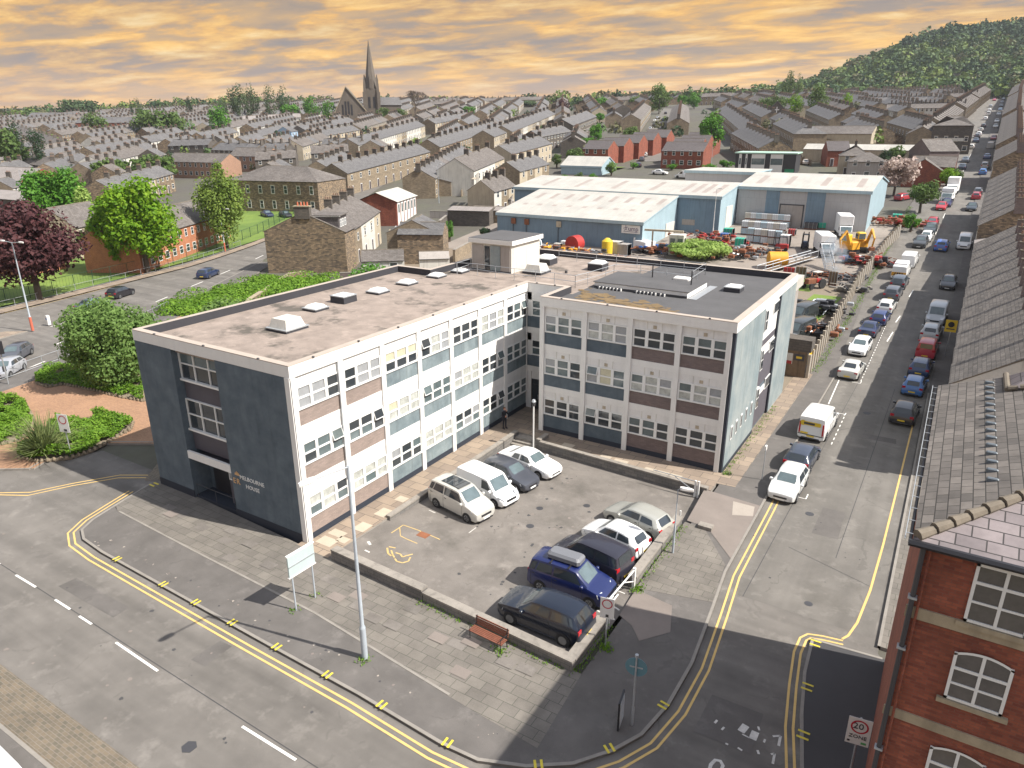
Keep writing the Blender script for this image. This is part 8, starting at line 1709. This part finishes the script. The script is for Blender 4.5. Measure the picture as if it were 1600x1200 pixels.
def digger(label, px, py, a):
    o = thing('digger', label, 'digger', at(px, py), radians(a)); b = MB(); b.box(-1.3, -1.0, .1, 1.3, -.5, .8, black_m); b.box(-1.3, .5, .1, 1.3, 1.0, .8, black_m); b.ob('track', o); b = MB(); b.bbox(-1.3, -1, .9, .7, 1, 2.1, .15, ORANGE); b.ob('body', o); b = MB(); b.bbox(-.1, -.9, 2.1, 1.0, .3, 3.2, .12, YEL); cb2 = b.ob('cab', o); b = MB(); b.box(1.0, -.8, 2.2, 1.02, .2, 3.0, glass_b); b.box(0, -.92, 2.2, .9, -.9, 3.0, glass); b.ob('window', cb2); b = MB(); b.tube([(.8, .6, 1.6), (2.0, .6, 3.8), (3.2, .6, 2.6)], [.28, .22, .16], ORANGE, 6); b.tube([(3.2, .6, 2.6), (2.8, .6, 1.2)], .14, ORANGE, 6); b.ob('arm', o); b = MB(); b.bbox(2.5, .2, .7, 3.1, 1.0, 1.3, .1, rust); b.ob('bucket', o)
digger('orange digger nearest the white motorhome', 1325, 398, -120); digger('orange digger beside the fence with raised arm', 1342, 394, -60)
o = thing('tractor', 'small red tractor on the grass behind the office corner', 'tractor', at(1270, 450), radians(-120)); b = MB(); b.bbox(-.2, -.35, .7, 1.5, .35, 1.4, .1, rust); b.box(-1.1, -.4, .7, -.2, .4, 1.2, RED); b.ob('body', o)
for x, r_, y in ((-.8, .65, .65), (-.8, .65, -.85), (1.1, .4, .55), (1.1, .4, -.75)): b = MB(); b.cyl((x, y, r_), (0, 1, 0), r_, .25, rubber, 16); b.ob('wheel', o, 40)
b = MB(); b.tube([(-.5, 0, 1.3), (-.3, 0, 1.7)], .04, black_m, 5); b.cyl((-.3, 0, 1.7), (-.3, 0, 1), .2, .03, black_m, 12); b.box(-1.2, -.4, 2.1, .1, .4, 2.2, render_w); b.tube([(-1.1, .35, 1.2), (-1.1, .35, 2.1)], .04, dark_m, 4); b.tube([(-1.1, -.35, 1.2), (-1.1, -.35, 2.1)], .04, dark_m, 4); b.ob('canopy', o)
def forklift(label, px, py, a, c1):
    o = thing('forklift', label, 'forklift', at(px, py), radians(a)); b = MB(); b.bbox(-1.1, -.55, .3, .9, .55, 1.1, .12, c1); b.ob('body', o); b = MB()
    for x in (-.9, .5):
        for y in (-.5, .5): b.tube([(x, y, 1.1), (x*.8, y, 2.2)], .05, black_m, 5)
    b.box(-.8, -.55, 2.2, .5, .55, 2.27, black_m); b.ob('cage', o); b = MB(); b.box(.95, -.45, .1, 1.05, -.3, 2.8, black_m); b.box(.95, .3, .1, 1.05, .45, 2.8, black_m); b.box(1.05, -.4, .1, 2.1, -.25, .16, black_m); b.box(1.05, .25, .1, 2.1, .4, .16, black_m); b.ob('mast', o)
    for x in (-.75, .6):
        for y in (-.6, .42): b = MB(); b.cyl((x, y, .3), (0, 1, 0), .3, .18, rubber, 12); b.ob('wheel', o, 40)
forklift('dark blue forklift standing left of the motorhome', 1257, 388, -80, plain('navy_paint', (.02, .03, .06))); forklift('red-based forklift at the front container stack', 1220, 392, 190, RED)
o = thing('portable_cabin', 'white crane cabin with long boom in front of the sheds', 'cabin', at(1057, 398), radians(8)); b = MB(); b.bbox(-1.2, -1, 0, 1.2, 1, 3.3, .06, render_w); b.ob('wall', o); b = MB(); b.box(-1.0, -1.03, 1.6, -.2, -1.01, 2.7, glass_b); b.box(.2, -1.03, 1.6, 1.0, -1.01, 2.7, glass_b); b.box(1.21, -.7, 1.6, 1.23, .6, 2.7, glass); b.ob('window', o); b = MB(); b.box(-5.6, .2, 3.5, .8, .55, 3.8, render_c); b.tube([(-4.2, .3, .6), (-4.2, .3, 3.5)], .14, render_c, 6); b.box(-7, -.8, .6, -1.2, .8, .9, rust); b.ob('boom', o)
o = thing('ramp', 'metal ramp with railings running down to the office corner', 'ramp', at(1270, 412), radians(10)); b = MB()
P0, P1 = (-7.5, -9.5, -.2), (-.5, 2, .6)
for s in (0, 1.1):
    for z_ in (.1, 1.0): b.tube([(P0[0]+s, P0[1], P0[2]+z_), (P1[0]+s, P1[1], P1[2]+z_)], .06, galv, 5)
    for t in range(8): k = t/7; x, y, z_ = [P0[i]+(P1[i]-P0[i])*k for i in range(3)]; b.tube([(x+s, y, z_), (x+s, y, z_+1.0)], .05, galv, 5)
b.ob('railing', o); b = MB(); b.quad((P0[0], P0[1], P0[2]+.1), (P0[0]+1.1, P0[1], P0[2]+.1), (P1[0]+1.1, P1[1], P1[2]+.1), (P1[0], P1[1], P1[2]+.1), wood_f); b.ob('deck', o)
o = thing('metal_staircase', 'galvanised staircase with railings below the motorhome', 'staircase', at(1285, 415), radians(-65)); b = MB()
for i in range(11): b.box(i*.32, -.6, 2.2-i*.2, i*.32+.3, .6, 2.24-i*.2, galv)
b.ob('tread', o); b = MB()
for s in (-.6, .6): b.tube([(0, s, 2.2), (3.5, s, 0)], .06, galv, 5); b.tube([(0, s, 3.2), (3.5, s, 1.0)], .05, galv, 5); [b.tube([(i*.7, s, 2.2-i*.44), (i*.7, s, 3.2-i*.44)], .04, galv, 5) for i in range(6)]
b.tube([(-1.5, -.6, 3.2), (0, -.6, 3.2)], .05, galv, 5); b.ob('railing', o)
wallp('yard_wall', 'dark retaining wall behind the smoking fire', [T(1252, 428), T(1345, 426)], 1.9, 1.9, .4, stone_d, conc, -1, cat='wall')
# smoke over the fire
sx0, sy0 = T(1298, 432); m_ = bpy.data.materials.new('smoke'); m_.use_nodes = True; n_ = m_.node_tree; n_.nodes.remove(n_.nodes['Principled BSDF']); v_ = nd('ShaderNodeVolumePrincipled', n_); v_.inputs['Color'].default_value = (.75, .85, .95, 1); tcn = nd('ShaderNodeTexCoord', n_); no = nd('ShaderNodeTexNoise', n_, Scale=.9, Detail=3.); n_.links.new(tcn.outputs['Object'], no.inputs[0]); n_.links.new(M('MULTIPLY', M('MAXIMUM', M('SUBTRACT', no.outputs[0], .42, nt=n_), 0., nt=n_), 2.6, nt=n_), v_.inputs['Density']); n_.links.new(v_.outputs[0], n_.nodes['Material Output'].inputs['Volume'])
b = MB(); b.loft([[(r_*cos(a)+dx, r_*.8*sin(a), z_) for a in [k*pi/5 for k in range(10)]] for r_, z_, dx in ((.7, 0, 0), (1.3, 1, .2), (1.7, 2.4, .2), (1.9, 3.6, .1), (1.2, 4.8, -.2), (.3, 5.6, -.4))], m_); so_ = b.ob('smoke', None, uv=False, loc=(sx0, sy0, zt(sx0, sy0)+.1)); tag(so_, 'pale blue smoke rising from the small fire in the yard', 'smoke', kind='stuff')
# street fence: concrete posts and panels with hoarding at the near end
FP = [(18.4, 43.6), (17.95, 60), (17.7, 81), (18.6, 105), (19.6, 118)]
o = thing('concrete_fence', 'tall concrete panel fence with posts between the yard and the side street', 'fence', (FP[0][0], FP[0][1], 0)); Pn = MB(); rs2 = random.Random(4)
k_ = 0; pts = []
for a, c in zip(FP[:-1], FP[1:]):
    l = hypot(c[0]-a[0], c[1]-a[1]); n_ = int(l/1.75)
    for i in range(n_): pts.append((a[0]+(c[0]-a[0])*i/n_, a[1]+(c[1]-a[1])*i/n_))
for p_, q_ in zip(pts[:-1], pts[1:]):
    x, y = p_[0]-FP[0][0], p_[1]-FP[0][1]; x2, y2 = q_[0]-FP[0][0], q_[1]-FP[0][1]; z_ = zt(*p_)
    b = MB(); b.box(x-.12, y-.12, z_-.4, x+.12, y+.12, z_+2.25, slab_pale); b.ob('post', o)
    hh = 2.0+rs2.uniform(-.25, .05); Pn.prism([(x-.04, y+.1), (x+.04, y+.1), (x2+.04, y2-.1), (x2-.04, y2-.1)], z_-.4, z_+hh, conc)
Pn.ob('panel', o)
o = thing('hoarding', 'old timber hoarding with faded red and white notices at the office end of the fence', 'hoarding', (14.6, 43.4, 0)); b = MB(); b.box(0, 0, 0, 3.6, .12, 2.5, wood_f); b.ob('board', o)
b = MB(); b.box(.3, -.04, 1.5, 1.4, 0, 2.3, render_w); b.box(1.5, -.05, 1.2, 2.4, 0, 2.2, render_w); b.box(1.55, -.06, 1.2, 2.35, -.05, 1.5, RED); b.box(2.5, -.05, 1.6, 3.4, 0, 2.2, dark_m); b.box(2.7, -.06, 1.8, 3.2, -.05, 2.0, YEL); b.ob('notice', o)
b = MB(); b.box(0, -.1, 2.5, 3.9, 1.6, 3.6, stone_d); b.ob('top_wall', o); b = MB(); b.box(3.62, .3, 1.2, 3.7, 3.0, 2.2, YEL); b.box(3.62, .3, 2.25, 3.7, 3, 2.6, render_w); b.ob('side_notice', o)
o = thing('wall_sign', 'square yellow notice on a post beside the shaded terrace', 'sign', (29.0, 57.5, 0)); b = MB(); b.tube([(0, 0, .0), (0, 0, 3.4)], .04, galv, 6); b.ob('post', o); b = MB(); b.box(-.55, -.05, 2.6, .45, -.01, 3.8, YEL); pl = b.ob('plate', o); b = MB(); b.cyl((-.05, -.06, 3.35), (0, -1, 0), .28, .02, black_m, 12); b.box(-.4, -.075, 2.85, .3, -.06, 2.95, dark_m); b.ob('symbol', pl)
wallp('garden_wall', 'pale garden wall rising along the side street by the bushes', [T(1465, 322), T(1487, 296), T(1500, 262)], 1.5, 1.5, .3, conc_wall, conc, -2, cat='wall')
wallp('boundary_wall', 'low stone wall behind the sheds in front of the red brick houses', [(-80, 181), (-30, 181)], 1.6, 1.6, .4, stone_d, conc, -2, cat='wall')
p = MB()
for a, b_, w_ in ([(-72, 184), (-62, 184), 5], [(-40, 184), (-32, 184), 5]): flat(p, [(a[0], a[1]), (b_[0], a[1]), (b_[0], a[1]+w_), (a[0], a[1]+w_)], zt(-50, 184+w_)+.1, grass)
struct('garden_grass', p)
for i, (x, y, r_) in enumerate([(-66, 186, 2), (-59, 187, 1.6), (-47, 187, 2), (-36, 188, 2.2), (-33, 195, 2.5)]): tree(f'{ORD[i]} rounded garden bush from left, before the red brick houses', x, y, 2, r_, 'green', 'bush', n=500, group='garden bushes in front of the red brick houses', cat='bush', lowf=0.01)
# second street surface
p = MB(); a = radians(109); S0 = T(1012, 252); q = [(S0[0]+cos(a)*t, S0[1]+sin(a)*t) for t in (0, 60, 130, 210, 290)]; strip(p, [(x-4.2*sin(a)*1, y+4.2*cos(a)*1) for x, y in q][::1], [(x+4.2*sin(a), y-4.2*cos(a)) for x, y in q], RZ+.03, asphalt, 8); struct('second_street_road', p)

# ---- filler terraces packing the rest of the town, then the farthest houses become one object
HS = [o for o in bpy.data.objects if o.parent is None and o.get('category') in ('house', 'building', 'warehouse', 'chapel')]
occ = [(o.location.x+cos(o.rotation_euler.z)*4-sin(o.rotation_euler.z)*4, o.location.y+sin(o.rotation_euler.z)*4+cos(o.rotation_euler.z)*4, 10.5 if o.name.startswith(('terraced', 'detached')) else 19) for o in HS]
for o in HS:
    if o.name.startswith(('school', 'apartment', 'warehouse', 'corner_house')):
        c_, s_ = cos(o.rotation_euler.z), sin(o.rotation_euler.z)
        for k in range(1, 6): occ.append((o.location.x+c_*k*10-s_*5, o.location.y+s_*k*10+c_*5, 14))
occ.append((cx0, cy0, 34)); occ += [(cx0-12*cos(YAW+.15)*k, cy0-12*sin(YAW+.15)*k, 26) for k in (1, 2)]
occ += [(o.location.x, o.location.y, 8) for o in bpy.data.objects if o.parent is None and o.get('category') in ('tree', 'lorry', 'car')]
OC = np.array(occ)
def visible_xy(x, y, z):
    d = np.array([x, y, z])-CAM; w_ = d@FW
    return w_ > 5 and -40 < 800+F*(d@RT)/w_ < 1640 and 600-F*(d@UP)/w_ > 90
RA = math.degrees(atan2(T(1186, 232)[1]-T(1143, 208)[1], T(1186, 232)[0]-T(1143, 208)[0]))
rf_ = random.Random(21); nf = 0
for reg, ang in (('L', 118), ('R', RA)):
    a = radians(ang); u = (cos(a), sin(a)); v = (-sin(a), cos(a)); w = 5.2
    for j in range(-60, 60):
        pr_ = (-1 if j % 2 else 1); base = j*17.5+(3.0 if j % 2 else 0); wl = rf_.choice([stone, stone_l, stone_d, stone_l]); rf2 = rf_.choice([slate_b, slate_b, slate_c]); gap = rf_.randint(0, 20)
        for i in range(-150, 150):
            if (i+gap) % 17 in (0, 1, 2): 
                if rf_.random() < .5: wl = rf_.choice([stone, stone_l, stone_d, stone_l, render_c])
                continue
            x, y = -250+u[0]*w*i+v[0]*base, 330+u[1]*w*i+v[1]*base
            dist = hypot(x-CAM[0], y-CAM[1])
            if (x < -100-.12*y) != (reg == 'L') or dist < 185 or dist > (760 if reg == 'L' else 640) or y < 60: continue
            if x > 8 or (x > -62 and y < 205) or (reg == 'L' and x > -130 and y < 120) or (reg == 'R' and abs((x-T(1010, 255)[0])+(y-T(1010, 255)[1])*.344) < 30): continue
            if zt(x, y)-zt(-900, y) > 4 and x > -300: continue
            if y > 560 and x > -160: continue
            if (reg == 'L' and hypot(x+75, y-115) < 45): continue
            if not visible_xy(x, y, zt(x, y)+4): continue
            cxx, cyy = x+u[0]*2.6+v[0]*4, y+u[1]*2.6+v[1]*4
            dv = np.array([cxx, cyy, zt(cxx, cyy)+4])-CAM; wv = dv@FW; ppx, ppy = 800+F*(dv@RT)/wv, 600-F*(dv@UP)/wv
            if (60 < ppx < 245 and 188 < ppy < 226 and dist < 430) or (250 < ppx < 420 and 232 < ppy < 300): continue
            if (np.hypot(OC[:, 0]-cxx, OC[:, 1]-cyy) < OC[:, 2]).any(): continue
            fr = rf_.choice([None, None, render_w, render_c, stone_l]) if rf_.random() < .4 else None
            front_cam = (-v[0])*(CAM[0]-x)+(-v[1])*(CAM[1]-y) > 0
            house('slate-roofed terrace house in the packed streets of the distant town', 'house', x, y, ang, w, 8.4, 5.0, 2.3, wl, rf2 if rf_.random() < .85 else (slate_b if rf2 is slate_c else slate_c), 'distant terrace houses', front_wall=fr, rear='' if front_cam else 't', front='t' if front_cam else '', chim=1); nf += 1
print('filler', nf)
TH = [o for o in bpy.data.objects if o.parent is None and o.name.startswith('terraced_house')]
TH.sort(key=lambda o: hypot(o.location.x-CAM[0], o.location.y-CAM[1])+(9999 if o.get('group') == 'distant terrace houses' else 0)); bpy.context.view_layer.update()
VS, FL, MI, UV, MT, off = [], [], [], [], [], 0
cache = {}
from collections import defaultdict
KIDS = defaultdict(list)
for q_ in bpy.data.objects:
    if q_.parent: KIDS[q_.parent].append(q_)
def grab(o, Mw):
    global off
    if o.data is not None:
        me = o.data
        if me.name not in cache:
            co = np.empty(len(me.vertices)*3, np.float32); me.vertices.foreach_get('co', co); uv = np.zeros(len(me.loops)*2, np.float32); me.uv_layers[0].data.foreach_get('uv', uv)
            cache[me.name] = (co.reshape(-1, 3), [tuple(p.vertices) for p in me.polygons], [me.materials[p.material_index] for p in me.polygons], uv.reshape(-1, 2))
        co, fs, ms, uv = cache[me.name]; A = np.array(Mw); VS.append(co@A[:3, :3].T+A[:3, 3]); UV.append(uv)
        for f, m_ in zip(fs, ms):
            FL.append([i+off for i in f])
            if m_ not in MT: MT.append(m_)
            MI.append(MT.index(m_))
        off += len(co)
    for c in KIDS[o]: grab(c, Mw@c.matrix_local)
kill = []
for o in TH[300:]:
    grab(o, o.matrix_local.copy())
def alld(o): return [o]+[d for c in KIDS[o] for d in alld(c)]
for o in TH[300:]: kill += alld(o)
V = np.concatenate(VS); me = bpy.data.meshes.new('distant_terraces'); me.from_pydata([tuple(p) for p in V.tolist()], [], FL)
for m_ in MT: me.materials.append(m_)
me.polygons.foreach_set('material_index', MI); me.uv_layers.new(name='UVMap').data.foreach_set('uv', np.concatenate(UV).ravel()); me.update()
bpy.data.batch_remove(kill)
tag(put('distant_terraces', me), 'distant slate-roofed terrace houses covering the rising town', 'terraces', kind='stuff')
for o in bpy.data.objects:
    if o.parent is None and o.get('label') and len(o['label'].split()) > 16: print('LONG', o['label'])
# thin haze
hz_m = bpy.data.materials.new('haze'); hz_m.use_nodes = True; n_ = hz_m.node_tree; n_.nodes.remove(n_.nodes['Principled BSDF']); v_ = nd('ShaderNodeVolumePrincipled', n_); v_.inputs['Color'].default_value = (.86, .90, 1, 1); v_.inputs['Density'].default_value = .00010; v_.inputs['Anisotropy'].default_value = .2; n_.links.new(v_.outputs[0], n_.nodes['Material Output'].inputs['Volume'])
if USE_HAZE:
    b = MB(); b.box(-3390, -490, -9, 1490, 2990, 190, hz_m); tag(b.ob('haze', None, uv=False), 'thin haze lying over the distant town and hill', 'haze', kind='stuff')
print('objects', len(bpy.data.objects))
